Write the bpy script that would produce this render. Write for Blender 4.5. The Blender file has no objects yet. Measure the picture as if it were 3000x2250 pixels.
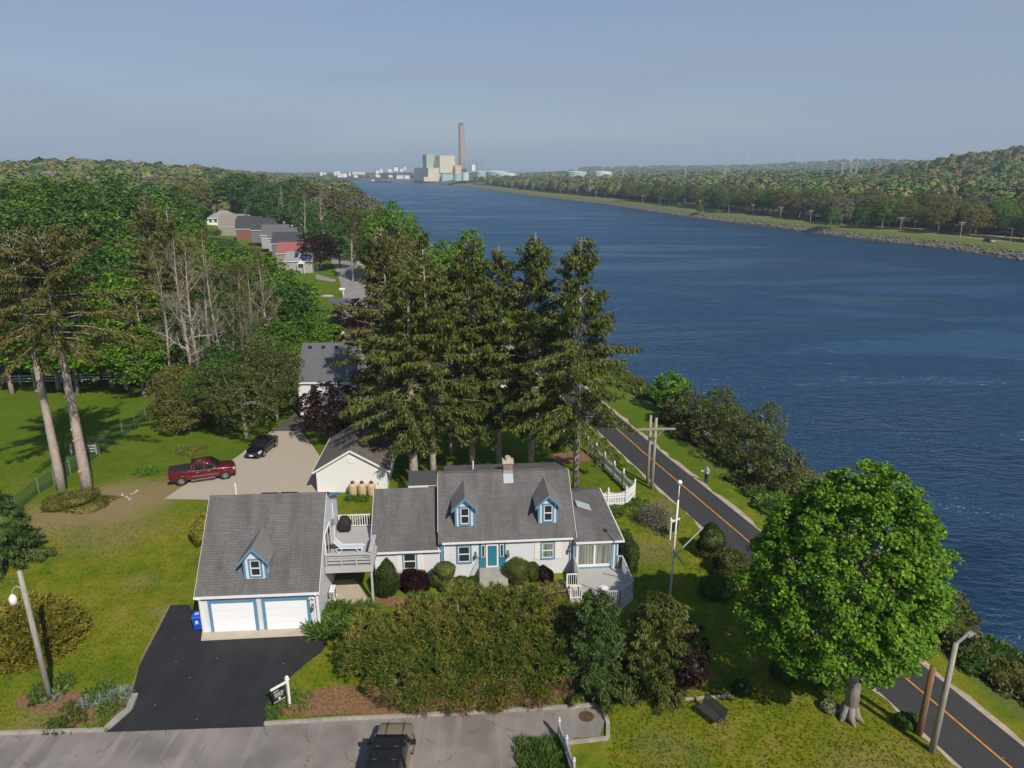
import bpy, bmesh, math, random
import numpy as np
from mathutils import Vector, Matrix, Euler
rad = math.radians
C = bpy.context.scene.collection
S = bpy.context.scene
random.seed(7); RNG = np.random.default_rng(7)

# ---------------------------------------------------------------- camera, sky, sun, exposure
F, PITCH, CAM_H = 2080.0, rad(16.8), 28.5
cam_d = bpy.data.cameras.new('camera'); cam_d.sensor_width = 36.0; cam_d.lens = 36.0*F/3000.0
cam_d.clip_start = 0.3; cam_d.clip_end = 120000
cam = bpy.data.objects.new('camera', cam_d); C.objects.link(cam)
cam.location = (0, 0, CAM_H); cam.rotation_euler = (rad(90)-PITCH, 0, 0)
S.camera = cam
SUN_EL, SUN_AZ = rad(43), rad(149)
W = bpy.data.worlds.new('World'); S.world = W; W.use_nodes = True
nt = W.node_tree; nt.nodes.clear()
wo = nt.nodes.new('ShaderNodeOutputWorld'); bg = nt.nodes.new('ShaderNodeBackground')
sky = nt.nodes.new('ShaderNodeTexSky'); sky.sky_type = 'NISHITA'; sky.sun_disc = False
sky.sun_elevation = SUN_EL; sky.sun_rotation = SUN_AZ
sky.air_density = 1.0; sky.dust_density = 0.8; sky.ozone_density = 3.0; sky.altitude = 30
hs = nt.nodes.new('ShaderNodeHueSaturation'); hs.inputs['Saturation'].default_value = 1.1
tc = nt.nodes.new('ShaderNodeTexCoord'); mp = nt.nodes.new('ShaderNodeMapping'); mp.inputs['Scale'].default_value = (1.0, 1.6, 9.0)
nz = nt.nodes.new('ShaderNodeTexNoise'); nz.inputs['Scale'].default_value = 1.6; nz.inputs['Detail'].default_value = 5
veil = nt.nodes.new('ShaderNodeMapRange'); veil.inputs['From Min'].default_value = 0.35; veil.inputs['From Max'].default_value = 0.7
veil.inputs['To Min'].default_value = 0.50; veil.inputs['To Max'].default_value = 0.95
mixs = nt.nodes.new('ShaderNodeMixRGB'); mixs.inputs['Color2'].default_value = (3.3, 3.95, 5.35, 1)   # thin high cirrus veil
L = nt.links.new
L(tc.outputs['Generated'], mp.inputs['Vector']); L(mp.outputs['Vector'], nz.inputs['Vector']); L(nz.outputs['Fac'], veil.inputs['Value'])
L(sky.outputs['Color'], hs.inputs['Color']); L(hs.outputs['Color'], mixs.inputs['Color1'])
sx = nt.nodes.new('ShaderNodeSeparateXYZ'); fz = nt.nodes.new('ShaderNodeMapRange'); fz.interpolation_type = 'SMOOTHSTEP'
fz.inputs['From Min'].default_value = 0.10; fz.inputs['From Max'].default_value = 0.55; fz.inputs['To Min'].default_value = 1.0; fz.inputs['To Max'].default_value = 0.0   # the veil thins towards the zenith
vm = nt.nodes.new('ShaderNodeMath'); vm.operation = 'MULTIPLY'; L(tc.outputs['Generated'], sx.inputs[0]); L(sx.outputs['Z'], fz.inputs['Value']); L(fz.outputs[0], vm.inputs[0]); L(veil.outputs['Result'], vm.inputs[1]); L(vm.outputs[0], mixs.inputs['Fac'])
L(mixs.outputs['Color'], bg.inputs['Color']); L(bg.outputs['Background'], wo.inputs['Surface'])
bg.inputs['Strength'].default_value = 0.095
sun_d = bpy.data.lights.new('sun', 'SUN'); sun_d.energy = 4.4; sun_d.angle = rad(0.53); sun_d.color = (1.0, 0.93, 0.82)
sun = bpy.data.objects.new('sun', sun_d); C.objects.link(sun); sun.location = (40, -60, 90)
sd = Vector((math.sin(SUN_AZ)*math.cos(SUN_EL), math.cos(SUN_AZ)*math.cos(SUN_EL), math.sin(SUN_EL)))
sun.rotation_euler = (-sd).to_track_quat('-Z', 'Y').to_euler()
S.view_settings.view_transform = 'Standard'; S.view_settings.look = 'None'; S.view_settings.exposure = 0.0; S.view_settings.gamma = 1.0
cy = S.cycles
cy.max_bounces = 5; cy.diffuse_bounces = 2; cy.glossy_bounces = 2; cy.transmission_bounces = 3; cy.transparent_max_bounces = 6; cy.volume_bounces = 0
cy.use_denoising = True; cy.caustics_reflective = False; cy.caustics_refractive = False

# ---------------------------------------------------------------- pixel of the survey photograph -> point in the place
def ray(px, py):
    u, v = (px-1500)/F, (py-1125)/F
    return u, math.cos(PITCH)-v*math.sin(PITCH), -math.sin(PITCH)-v*math.cos(PITCH)
def at(px, py, z=0.0):
    dx, dy, dz = ray(px, py); t = (z-CAM_H)/dz
    return Vector((dx*t, dy*t, z))
def at_y(px, py, Y):
    dx, dy, dz = ray(px, py); t = Y/dy
    return Vector((dx*t, Y, CAM_H+dz*t))

# ---------------------------------------------------------------- object helpers
def thing(name, label, cat, loc=(0, 0, 0), rz=0.0, group=None):
    o = bpy.data.objects.new(name, None); C.objects.link(o); o.empty_display_size = 0.3
    o.location = loc; o.rotation_euler = (0, 0, rz); o['label'] = label; o['category'] = cat
    if group: o['group'] = group
    return o
def tag(o, label, cat, group=None):
    o['label'] = label; o['category'] = cat
    if group: o['group'] = group
    return o
def kind(o, k): o['kind'] = k; return o
def dup(root, loc, rz=None, scale=None, label=None, group=None):
    r = root.copy(); C.objects.link(r); r.location = loc
    if rz is not None: r.rotation_euler = (0, 0, rz)
    if scale is not None: r.scale = scale
    if label: r['label'] = label
    if group: r['group'] = group
    for ch in list(root.children):
        c = ch.copy(); C.objects.link(c); c.parent = r
        for gch in ch.children:
            d = gch.copy(); C.objects.link(d); d.parent = c
    return r
def finish(name, me, m, parent=None, smooth=False):
    if m is not None:
        for mm in (m if isinstance(m, (list, tuple)) else [m]): me.materials.append(mm)
    if smooth: me.polygons.foreach_set('use_smooth', [True]*len(me.polygons))
    o = bpy.data.objects.new(name, me); C.objects.link(o)
    if parent is not None: o.parent = parent
    return o
def fast_mesh(name, V, Q):
    """V (n,3) array, Q (m,k) int array of k-gons"""
    me = bpy.data.meshes.new(name); V = np.asarray(V, np.float32); Q = np.asarray(Q, np.int32); m, k = Q.shape
    me.vertices.add(len(V)); me.vertices.foreach_set('co', V.ravel())
    me.loops.add(m*k); me.loops.foreach_set('vertex_index', Q.ravel())
    me.polygons.add(m); me.polygons.foreach_set('loop_start', np.arange(0, m*k, k, dtype=np.int32))
    me.polygons.foreach_set('loop_total', np.full(m, k, np.int32)); me.update(calc_edges=True)
    return me
def nrm(a): return a/np.maximum(np.linalg.norm(a, axis=-1, keepdims=True), 1e-9)

class MB:
    def __init__(s): s.v = []; s.f = []
    def face(s, *p):
        n = len(s.v); s.v += [tuple(q) for q in p]; s.f.append(tuple(range(n, n+len(p))))
    def hexa(s, p):   # 8 points: bottom 4 ccw, top 4 ccw
        n = len(s.v); s.v += [tuple(q) for q in p]
        for a in ((3, 2, 1, 0), (4, 5, 6, 7), (0, 1, 5, 4), (1, 2, 6, 5), (2, 3, 7, 6), (3, 0, 4, 7)): s.f.append(tuple(n+i for i in a))
        return s
    def box(s, x0, x1, y0, y1, z0, z1):
        return s.hexa([(x0, y0, z0), (x1, y0, z0), (x1, y1, z0), (x0, y1, z0), (x0, y0, z1), (x1, y0, z1), (x1, y1, z1), (x0, y1, z1)])
    def beam(s, p, q, w, h, up=(0, 0, 1)):
        p, q = Vector(p), Vector(q); d = (q-p).normalized(); up = Vector(up)
        if abs(d.dot(up)) > 0.99: up = Vector((0, 1, 0))
        a = d.cross(up).normalized()*(w/2); b = a.cross(d).normalized()*(h/2)
        return s.hexa([p-a-b, p+a-b, q+a-b, q-a-b, p-a+b, p+a+b, q+a+b, q-a+b])
    def prism(s, pts, ext):
        n = len(s.v); k = len(pts); e = Vector(ext)
        s.v += [tuple(p) for p in pts] + [tuple(Vector(p)+e) for p in pts]
        s.f.append(tuple(range(n+k-1, n-1, -1))); s.f.append(tuple(range(n+k, n+2*k)))
        for i in range(k): s.f.append((n+i, n+(i+1) % k, n+k+(i+1) % k, n+k+i))
        return s
    def tube(s, pts, rads, n=6, caps=True):
        base = len(s.v); pts = [Vector(p) for p in pts]
        ref = None
        for i, p in enumerate(pts):
            d = (pts[min(i+1, len(pts)-1)]-pts[max(i-1, 0)]).normalized()
            if ref is None:
                ref = d.cross(Vector((0, 0, 1)))
                if ref.length < 0.05: ref = d.cross(Vector((0, 1, 0)))
            a = (ref-d*ref.dot(d)).normalized(); b = d.cross(a); ref = a
            r = rads[i] if hasattr(rads, '__len__') else rads
            for j in range(n):
                t = 2*math.pi*j/n; s.v.append(tuple(p+a*(r*math.cos(t))+b*(r*math.sin(t))))
        for i in range(len(pts)-1):
            for j in range(n):
                s.f.append((base+i*n+j, base+i*n+(j+1) % n, base+(i+1)*n+(j+1) % n, base+(i+1)*n+j))
        if caps:
            s.f.append(tuple(base+j for j in range(n-1, -1, -1))); s.f.append(tuple(base+(len(pts)-1)*n+j for j in range(n)))
        return s
    def lathe(s, prof, c=(0, 0, 0), n=16, R=None):
        base = len(s.v); c = Vector(c)
        for r, z in prof:
            for j in range(n):
                t = 2*math.pi*j/n; p = Vector((r*math.cos(t), r*math.sin(t), z))
                if R is not None: p = R @ p
                s.v.append(tuple(c+p))
        for i in range(len(prof)-1):
            for j in range(n): s.f.append((base+i*n+j, base+i*n+(j+1) % n, base+(i+1)*n+(j+1) % n, base+(i+1)*n+j))
        s.f.append(tuple(base+j for j in range(n-1, -1, -1))); s.f.append(tuple(base+(len(prof)-1)*n+j for j in range(n)))
        return s
    def loft(s, rings, cap=True):
        base = len(s.v); n = len(rings[0])
        for r in rings: s.v += [tuple(p) for p in r]
        for i in range(len(rings)-1):
            for j in range(n): s.f.append((base+i*n+j, base+i*n+(j+1) % n, base+(i+1)*n+(j+1) % n, base+(i+1)*n+j))
        if cap:
            s.f.append(tuple(base+j for j in range(n-1, -1, -1))); s.f.append(tuple(base+(len(rings)-1)*n+j for j in range(n)))
        return s
    def build(s, name, m, parent=None, smooth=False, uv=True, bevel=0.0):
        me = bpy.data.meshes.new(name); me.from_pydata(s.v, [], s.f); me.update()
        if len(s.f) >= 6:
            bmm = bmesh.new(); bmm.from_mesh(me); bmesh.ops.recalc_face_normals(bmm, faces=bmm.faces); bmm.to_mesh(me); bmm.free(); me.update()
        if uv:
            ul = me.uv_layers.new(name='UVMap'); d = np.zeros((len(me.loops), 2), np.float32)
            for p in me.polygons:
                n = p.normal
                if abs(n.z) > 0.96: u, w = Vector((1, 0, 0)), Vector((0, 1, 0))
                else:
                    u = Vector((0, 0, 1)).cross(n).normalized(); w = n.cross(u)
                for li in p.loop_indices:
                    co = me.vertices[me.loops[li].vertex_index].co; d[li] = (co.dot(u), co.dot(w))
            ul.data.foreach_set('uv', d.ravel())
        o = finish(name, me, m, parent, smooth)
        if bevel:
            b = o.modifiers.new('bevel', 'BEVEL'); b.width = bevel; b.segments = 2; b.limit_method = 'ANGLE'
        return o

# ---------------------------------------------------------------- materials
def newmat(name):
    m = bpy.data.materials.new(name); m.use_nodes = True; t = m.node_tree
    return m, t, t.nodes['Principled BSDF'], t.links.new
def N(t, typ, **kw):
    n = t.nodes.new(typ)
    for k, v in kw.items():
        if k in n.inputs: n.inputs[k].default_value = v
        else: setattr(n, k, v)
    return n
def c4(c): return (c[0], c[1], c[2], 1.0)
def ramp(t, stops):
    r = t.nodes.new('ShaderNodeValToRGB'); e = r.color_ramp.elements
    e[0].position, e[0].color = stops[0][0], c4(stops[0][1]); e[1].position, e[1].color = stops[-1][0], c4(stops[-1][1])
    for p, c in stops[1:-1]:
        x = e.new(p); x.color = c4(c)
    return r
def mixc(t, fac, a, b, mode='MIX'):
    n = t.nodes.new('ShaderNodeMixRGB'); n.blend_type = mode
    for s, i in ((fac, 0), (a, 1), (b, 2)):
        if isinstance(s, (int, float)): n.inputs[i].default_value = s
        elif isinstance(s, tuple): n.inputs[i].default_value = c4(s)
        else: t.links.new(s, n.inputs[i])
    return n.outputs[0]
def noise(t, scale, detail=4, rough=0.6, vec=None, dist=0.0):
    n = N(t, 'ShaderNodeTexNoise', Scale=scale, Detail=detail, Roughness=rough, Distortion=dist)
    if vec is not None: t.links.new(vec, n.inputs['Vector'])
    return n.outputs['Fac']
def geo_pos(t): return t.nodes.new('ShaderNodeNewGeometry').outputs['Position']
def objco(t): return t.nodes.new('ShaderNodeTexCoord').outputs['Object']
def uvco(t): return t.nodes.new('ShaderNodeTexCoord').outputs['UV']
def maprange(t, v, a, b, c=0.0, d=1.0):
    n = N(t, 'ShaderNodeMapRange'); n.inputs[1].default_value = a; n.inputs[2].default_value = b; n.inputs[3].default_value = c; n.inputs[4].default_value = d
    t.links.new(v, n.inputs[0]); return n.outputs[0]
def bump(t, h, bs, strength=0.3, dist=0.02):
    b = N(t, 'ShaderNodeBump', Strength=strength, Distance=dist); t.links.new(h, b.inputs['Height']); t.links.new(b.outputs[0], bs.inputs['Normal'])
def plain(name, col, rough=0.6, var=0.12, scale=4.0, metal=0.0, bmp=0.0):
    m, t, b, l = newmat(name); v = objco(t); f = noise(t, scale, 5, 0.65, v)
    r = ramp(t, [(0.3, tuple(x*(1-var) for x in col)), (0.7, tuple(min(1, x*(1+var)) for x in col))]); l(f, r.inputs[0]); l(r.outputs[0], b.inputs['Base Color'])
    b.inputs['Roughness'].default_value = rough; b.inputs['Metallic'].default_value = metal
    if bmp: bump(t, noise(t, scale*8, 4, 0.6, v), b, bmp, 0.01)
    return m
def siding(name, col, pitch=0.14, shingle=False, rough=0.6, line=0.72):
    m, t, b, l = newmat(name); uv = uvco(t)
    if shingle:
        br = N(t, 'ShaderNodeTexBrick', Scale=1.0); br.offset = 0.5; br.inputs['Brick Width'].default_value = 0.16; br.inputs['Row Height'].default_value = pitch
        br.inputs['Mortar Size'].default_value = 0.008; br.inputs['Color1'].default_value = c4(col); br.inputs['Color2'].default_value = c4(tuple(x*0.93 for x in col)); br.inputs['Mortar'].default_value = c4(tuple(x*line for x in col))
        l(uv, br.inputs['Vector']); c = br.outputs['Color']
    else:
        sp = N(t, 'ShaderNodeSeparateXYZ'); l(uv, sp.inputs[0])
        d = N(t, 'ShaderNodeMath', operation='DIVIDE'); l(sp.outputs['Y'], d.inputs[0]); d.inputs[1].default_value = pitch
        fr = N(t, 'ShaderNodeMath', operation='FRACT'); l(d.outputs[0], fr.inputs[0])
        e = maprange(t, fr.outputs[0], 0.86, 0.97)
        c = mixc(t, e, col, tuple(x*line for x in col)); bump(t, fr.outputs[0], b, 0.25, 0.02)
    c = mixc(t, maprange(t, noise(t, 0.9, 4, 0.7, objco(t)), 0.3, 0.75, 0.0, 0.10), c, (0.45, 0.46, 0.44))
    l(c, b.inputs['Base Color']); b.inputs['Roughness'].default_value = rough
    return m
def shingle_roof(name, c1, c2, stain=(0.06, 0.054, 0.052), amount=0.85, row=0.18):
    m, t, b, l = newmat(name); uv = uvco(t)
    br = N(t, 'ShaderNodeTexBrick', Scale=1.0); br.offset = 0.37; br.inputs['Brick Width'].default_value = 0.55; br.inputs['Row Height'].default_value = row
    br.inputs['Mortar Size'].default_value = 0.02; br.inputs['Mortar Smooth'].default_value = 0.3; br.inputs['Bias'].default_value = 0.0
    br.inputs['Color1'].default_value = c4(c1); br.inputs['Color2'].default_value = c4(c2); br.inputs['Mortar'].default_value = c4(tuple(x*0.62 for x in c2)); l(uv, br.inputs['Vector'])
    mp = N(t, 'ShaderNodeMapping'); mp.inputs['Scale'].default_value = (1.1, 0.22, 1); l(uv, mp.inputs['Vector'])
    st = maprange(t, noise(t, 0.9, 6, 0.62, mp.outputs[0], 0.3), 0.42, 0.72, 0.0, amount)
    c = mixc(t, st, br.outputs['Color'], stain)
    c = mixc(t, maprange(t, noise(t, 9, 3, 0.6, uv), 0.3, 0.7, 0.0, 0.3), c, tuple(x*1.25 for x in c1))
    l(c, b.inputs['Base Color']); b.inputs['Roughness'].default_value = 0.85; bump(t, br.outputs['Fac'], b, -0.3, 0.015)
    return m
def glass(name, col=(0.03, 0.035, 0.04), curtains=False):
    m, t, b, l = newmat(name)
    if curtains:
        sp = N(t, 'ShaderNodeSeparateXYZ'); l(uvco(t), sp.inputs[0])
        w = noise(t, 14, 2, 0.5, None); mp = N(t, 'ShaderNodeMapping'); mp.inputs['Scale'].default_value = (9, 0.15, 1); l(uvco(t), mp.inputs['Vector'])
        f = noise(t, 1.4, 2, 0.5, mp.outputs[0]); r = ramp(t, [(0.35, (0.10, 0.12, 0.10)), (0.65, (0.34, 0.36, 0.30))]); l(f, r.inputs[0]); l(r.outputs[0], b.inputs['Base Color'])
    else: b.inputs['Base Color'].default_value = c4(col)
    b.inputs['Roughness'].default_value = 0.06; b.inputs['IOR'].default_value = 1.5
    return m
def carpaint(name, col, coat=1.0):
    m, t, b, l = newmat(name); f = noise(t, 2.5, 5, 0.7, objco(t))
    r = ramp(t, [(0.3, tuple(x*0.85 for x in col)), (0.8, col)]); l(f, r.inputs[0]); l(r.outputs[0], b.inputs['Base Color'])
    b.inputs['Roughness'].default_value = 0.32; b.inputs['Metallic'].default_value = 0.35; b.inputs['Coat Weight'].default_value = coat; b.inputs['Coat Roughness'].default_value = 0.04
    return m
def leafmat(name, dark, mid, light, nscale=0.6, trans=0.22, rough=0.55, objvar=0.0, contrast=1.0):
    m, t, b, l = newmat(name); g = t.nodes.new('ShaderNodeNewGeometry')
    f1 = noise(t, nscale, 3, 0.6, objco(t))
    if contrast != 1.0: f1 = maprange(t, f1, 0.5-0.5/contrast, 0.5+0.5/contrast, 0.0, 1.0)
    a = N(t, 'ShaderNodeMath', operation='MULTIPLY'); l(g.outputs['Random Per Island'], a.inputs[0]); a.inputs[1].default_value = 0.55
    a2 = N(t, 'ShaderNodeMath', operation='MULTIPLY_ADD'); l(f1, a2.inputs[0]); a2.inputs[1].default_value = 0.9; l(a.outputs[0], a2.inputs[2])
    if objvar:
        oi = t.nodes.new('ShaderNodeObjectInfo'); a3 = N(t, 'ShaderNodeMath', operation='MULTIPLY_ADD'); l(oi.outputs['Random'], a3.inputs[0]); a3.inputs[1].default_value = objvar; l(a2.outputs[0], a3.inputs[2])
        a4 = N(t, 'ShaderNodeMath', operation='SUBTRACT'); l(a3.outputs[0], a4.inputs[0]); a4.inputs[1].default_value = objvar/2; f = a4.outputs[0]
    else: f = a2.outputs[0]
    r = ramp(t, [(0.38, dark), (0.72, mid), (1.02 if False else 1.0, light)]); l(f, r.inputs[0])
    l(r.outputs[0], b.inputs['Base Color']); b.inputs['Roughness'].default_value = rough; b.inputs['Specular IOR Level'].default_value = 0.25
    tr = N(t, 'ShaderNodeBsdfTranslucent'); tcx = mixc(t, 0.35, r.outputs[0], tuple(min(1, x*1.5) for x in light)); l(tcx, tr.inputs['Color'])
    mx = N(t, 'ShaderNodeMixShader'); mx.inputs[0].default_value = trans; l(b.outputs[0], mx.inputs[1]); l(tr.outputs[0], mx.inputs[2])
    l(mx.outputs[0], t.nodes['Material Output'].inputs['Surface'])
    return m
def barkmat(name, c1, c2, sc=(9, 9, 2.2)):
    m, t, b, l = newmat(name); mp = N(t, 'ShaderNodeMapping'); mp.inputs['Scale'].default_value = sc; l(objco(t), mp.inputs['Vector'])
    f = noise(t, 1.0, 6, 0.7, mp.outputs[0]); r = ramp(t, [(0.35, c1), (0.68, c2)]); l(f, r.inputs[0]); l(r.outputs[0], b.inputs['Base Color'])
    b.inputs['Roughness'].default_value = 0.9; bump(t, f, b, 0.6, 0.03); return m
# ---------------------------------------------------------------- foliage
def rnd_dirs(n, rng):
    return nrm(rng.normal(size=(n, 3)))
def leaf_quads(Cn, Nr, size, aspect=0.6, jit=0.6, rng=RNG, axis=None):
    """pointed four-cornered leaves: centres Cn, facing Nr; returns V,(n,4)"""
    n = len(Cn); Nn = nrm(Nr + jit*rng.normal(size=(n, 3)))
    if axis is None: t = rng.normal(size=(n, 3))
    else: t = axis + 0.25*rng.normal(size=(n, 3))
    t = nrm(t - Nn*np.sum(t*Nn, 1, keepdims=True)) if axis is None else nrm(t)
    b = nrm(np.cross(Nn, t)); s = (np.asarray(size)*np.ones(n))[:, None]*(0.7+0.6*rng.random((n, 1)))
    w = s*aspect*0.5; h = s*0.5; fold = Nn*s*0.10
    V = np.empty((n, 4, 3)); V[:, 0] = Cn-t*h; V[:, 1] = Cn+b*w-t*h*0.1+fold; V[:, 2] = Cn+t*h; V[:, 3] = Cn-b*w-t*h*0.1+fold
    return V.reshape(-1, 3), np.arange(4*n).reshape(n, 4)
def lumpy(d, rng, amp=0.18, k=7):
    w = nrm(rng.normal(size=(k, 3)))*rng.uniform(2.0, 5.0, (k, 1)); ph = rng.uniform(0, 6.28, k)
    return 1+amp*np.sin(d@w.T+ph).mean(1)*2.2
def crown_pts(n_cl, per, R, rc, rng, zlow=-0.75, amp=0.2, fill=0.4, up=0.5, power=1.0):
    d = rnd_dirs(int(n_cl*1.6), rng); d = d[d[:, 2] > zlow][:n_cl]; n = len(d)
    rr = (fill+(1-fill)*rng.random(n)**0.45)*lumpy(d, rng, amp)
    c = d*rr[:, None]*np.array(R)
    out = nrm(c/np.array(R)); rcs = rc*(0.6+0.8*rng.random(n))
    e = nrm(rng.normal(size=(n, per, 3))*0.75 + out[:, None, :]*0.55 + np.array([0, 0, up]))
    p = c[:, None, :] + e*(rcs[:, None, None])*(0.55+0.45*rng.random((n, per, 1)))*np.array([1, 1, 0.75])
    nr = nrm(e*0.6+np.array([0, 0, 0.7]))
    return p.reshape(-1, 3), nr.reshape(-1, 3), c
def skeleton(mb, base, h, r0, rng, crown_c, tips, n=6, r_tip=0.02):
    """trunk to crown centre then limbs reaching the clump centres given"""
    b = Vector(base); cc = Vector(crown_c)
    mb.tube([b, b+Vector((0.05, 0.03, h*0.3)), b+Vector((-0.04, 0.05, h*0.6)), cc], [r0*1.25, r0*0.95, r0*0.8, r0*0.35], n)
    for q in tips:
        q = Vector(q); f = rng.uniform(0.45, 0.95); st = b.lerp(cc, f); mid = st.lerp(q, 0.5)+Vector((rng.normal()*0.3, rng.normal()*0.3, 0.3))
        mb.tube([st, mid, q], [r0*0.35, r0*0.2, r_tip], 4, caps=False)
def broadleaf_meshes(name, R, rz, zc, n_cl, per, rc, leaf, seed, zlow=-0.7, amp=0.2, fill=0.4, trunk_r=0.25, limbs=14, aspect=0.7, up=0.5):
    rng = np.random.default_rng(seed)
    p, nr, c = crown_pts(n_cl, per, (R, R, rz), rc, rng, zlow, amp, fill, up)
    p[:, 2] += zc; V, Q = leaf_quads(p, nr, leaf, aspect, 0.55, rng); cm = fast_mesh(name+'_crown', V, Q)
    mb = MB(); ii = rng.choice(len(c), min(limbs, len(c)), replace=False)
    skeleton(mb, (0, 0, -0.4), zc, trunk_r, rng, (0, 0, zc+rz*0.35), [c[i]*0.8+np.array([0, 0, zc]) for i in ii])
    return cm, mb
def tree_from(name, label, cat, cm, mb, leaf_m, bark_m, loc, rz=0, scale=(1, 1, 1), group=None):
    t = thing(name, label, cat, loc, rz, group); t.scale = scale
    mb.build('trunk', bark_m, t, True, uv=False); finish('crown', cm, leaf_m, t)
    return t
def spruce_meshes(h, zc0, Lmax, seed, dens=1.0, card=0.6, ragged=0.25, bare_top=0.06, r0=0.28, taper=0.8, step=0.55):
    rng = np.random.default_rng(seed); mb = MB()
    lean = rng.normal(size=2)*0.012*h
    def ax(z): q = z/h; return np.array([lean[0]*q*q, lean[1]*q*q, z])
    mb.tube([ax(z) if z > 0 else (0, 0, z) for z in (-0.4, h*0.1, h*0.35, h*0.6, h*0.85, h)], [r0*1.25, r0, r0*0.8, r0*0.55, r0*0.22, 0.02], 7)
    P, Nm, A, SZ = [], [], [], []
    z = zc0
    while z < h-0.25:
        t = (z-zc0)/(h-zc0); base = Lmax*((1-t)**taper)*(0.55+0.45*min(1, t*5+0.35)) + 0.25
        nb = rng.integers(4, 7); a0 = rng.uniform(0, 6.28)
        for k in range(nb):
            if rng.random() < ragged*0.4: continue
            az = a0+k*6.283/nb+rng.normal()*0.25; Lb = base*(1+ragged*rng.normal()); Lb = max(0.3, min(Lb, Lmax*1.2))
            dr = np.array([math.cos(az), math.sin(az), 0.0]); sd = np.array([-dr[1], dr[0], 0.0])
            rise = 0.55*t + 0.05 + rng.normal()*0.08; droop = 0.45*(1-t)+0.12
            q = np.linspace(0, 1, 7); pts = ax(z)+dr*(q*Lb)[:, None] + np.array([0, 0, 1.0])*((rise*q-droop*q**2+0.22*q**3)*Lb)[:, None]
            bare = (t > 1-bare_top) or rng.random() < 0.10
            mb.tube(pts[[0, 2, 4, 6]] if not bare else pts[[0, 3, 6]], [0.05*(1-t)+0.02, 0.04*(1-t)+0.016, 0.022, 0.012] if not bare else [0.04, 0.025, 0.01], 3, caps=False)
            if bare and rng.random() < 0.6: continue
            ns = max(4, int(Lb*8.5*dens))
            u = rng.uniform(0.22, 1.0, ns)**0.8; f = np.stack([np.interp(u, q, pts[:, i]) for i in range(3)], 1)
            side = rng.choice([-1, 1], ns); spread = (0.12+0.30*(1-u))*min(1.6, Lb*0.45)
            c = f + sd*(side*spread*rng.random(ns))[:, None]; m = 4
            c = np.repeat(c, m, 0) + rng.normal(size=(ns*m, 3))*0.16*card/0.6
            sz = card*(0.55+0.5*rng.random(ns*m)); axd = np.repeat(dr[None]*0.55+sd[None]*(side*0.45)[:, None], m, 0)*rng.uniform(0.3, 1.2, (ns*m, 1)) + np.array([0, 0, -0.75])*rng.uniform(0.1, 1.2, (ns*m, 1))
            axd = nrm(axd); c = c+axd*sz[:, None]*0.4
            P.append(c); A.append(axd); SZ.append(sz); Nm.append(nrm(rng.normal(size=(ns*m, 3))*0.5+np.array([0, 0, 0.8])+0.4*np.repeat(sd[None]*side[:, None], m, 0)))
        z += step*(0.75+0.5*rng.random())*(1.0-0.35*t)
    P, Nm, A, SZ = map(np.concatenate, (P, Nm, A, SZ))
    Nn = nrm(Nm-A*np.sum(Nm*A, 1, keepdims=True))
    V, Q = leaf_quads(P, Nn, SZ, 0.26, 0.16, rng, axis=A)
    return fast_mesh('spruce_crown', V, Q), mb
def bare_tree_meshes(h, seed, r0=0.22, spread=0.45, leafy=0.5, leaf=0.22, depth=4, start=0.30, trunks=1, wide=0.26):
    """upright leader with crooked ascending limbs, each forking into thinner and thinner twigs"""
    rng = np.random.default_rng(seed); mb = MB(); tips = []
    def limb(p, d, ln, r, dep):
        ns = 5; q = Vector(p); dd = Vector(d).normalized(); pts = [q.copy()]; rs = [r]
        for i in range(ns):
            dd = (dd+Vector(rng.normal(size=3)*0.20)+Vector((0, 0, 0.13))).normalized(); q = q+dd*(ln/ns); pts.append(q.copy()); rs.append(max(0.010, r*(1-0.75*(i+1)/ns)))
        mb.tube(pts, rs, 5 if r > 0.08 else (4 if r > 0.03 else 3), caps=False)
        if dep <= 1: tips.extend(pts[2:])
        if dep <= 0: return
        for k in range(4 if dep > 1 else 3):
            i = int(rng.integers(1, ns)); a = rng.uniform(0, 6.28); e = Vector((math.cos(a), math.sin(a), rng.uniform(-0.1, 0.8)))
            limb(pts[i], dd*0.55+e*0.75, ln*rng.uniform(0.35, 0.62), rs[i]*0.6, dep-1)
    for j in range(trunks):
        b = Vector((rng.normal()*0.4*(trunks > 1), rng.normal()*0.4*(trunks > 1), -0.3)); lx, ly = rng.normal(size=2)*0.025*h; n = 9; pts = []; rs = []
        for i in range(n+1):
            t = i/n; pts.append(b+Vector((lx*t+0.012*h*math.sin(5*t+seed), ly*t+0.012*h*math.cos(4*t+seed), h*t))); rs.append(max(0.018, r0*(1.2-1.12*t**0.8)))
        mb.tube(pts, rs, 8, caps=False); t = start
        while t < 0.97:
            i = t*n; k = int(i); p = pts[k].lerp(pts[min(n, k+1)], i-k); a = rng.uniform(0, 6.28); el = rng.uniform(0.25, 0.9)+0.5*t
            limb(p, Vector((math.cos(a), math.sin(a), el)), h*wide*(1.05-t)**0.6*rng.uniform(0.6, 1.15), max(0.02, rs[k]*0.48), 2 if depth < 5 else 3)
            t += rng.uniform(0.03, 0.075)
    T = np.array([tuple(x) for x in tips]); k = max(1, int(leafy*6)); T = T[rng.random(len(T)) < min(1, leafy*2)] if leafy < 0.5 else T
    P = np.repeat(T, k, 0)+rng.normal(size=(len(T)*k, 3))*0.3
    V, Q = leaf_quads(P, np.tile(np.array([[0, 0, 1.0]]), (len(P), 1)), leaf, 0.6, 0.9, rng)
    return fast_mesh('spring_leaves', V, Q), mb
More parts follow.
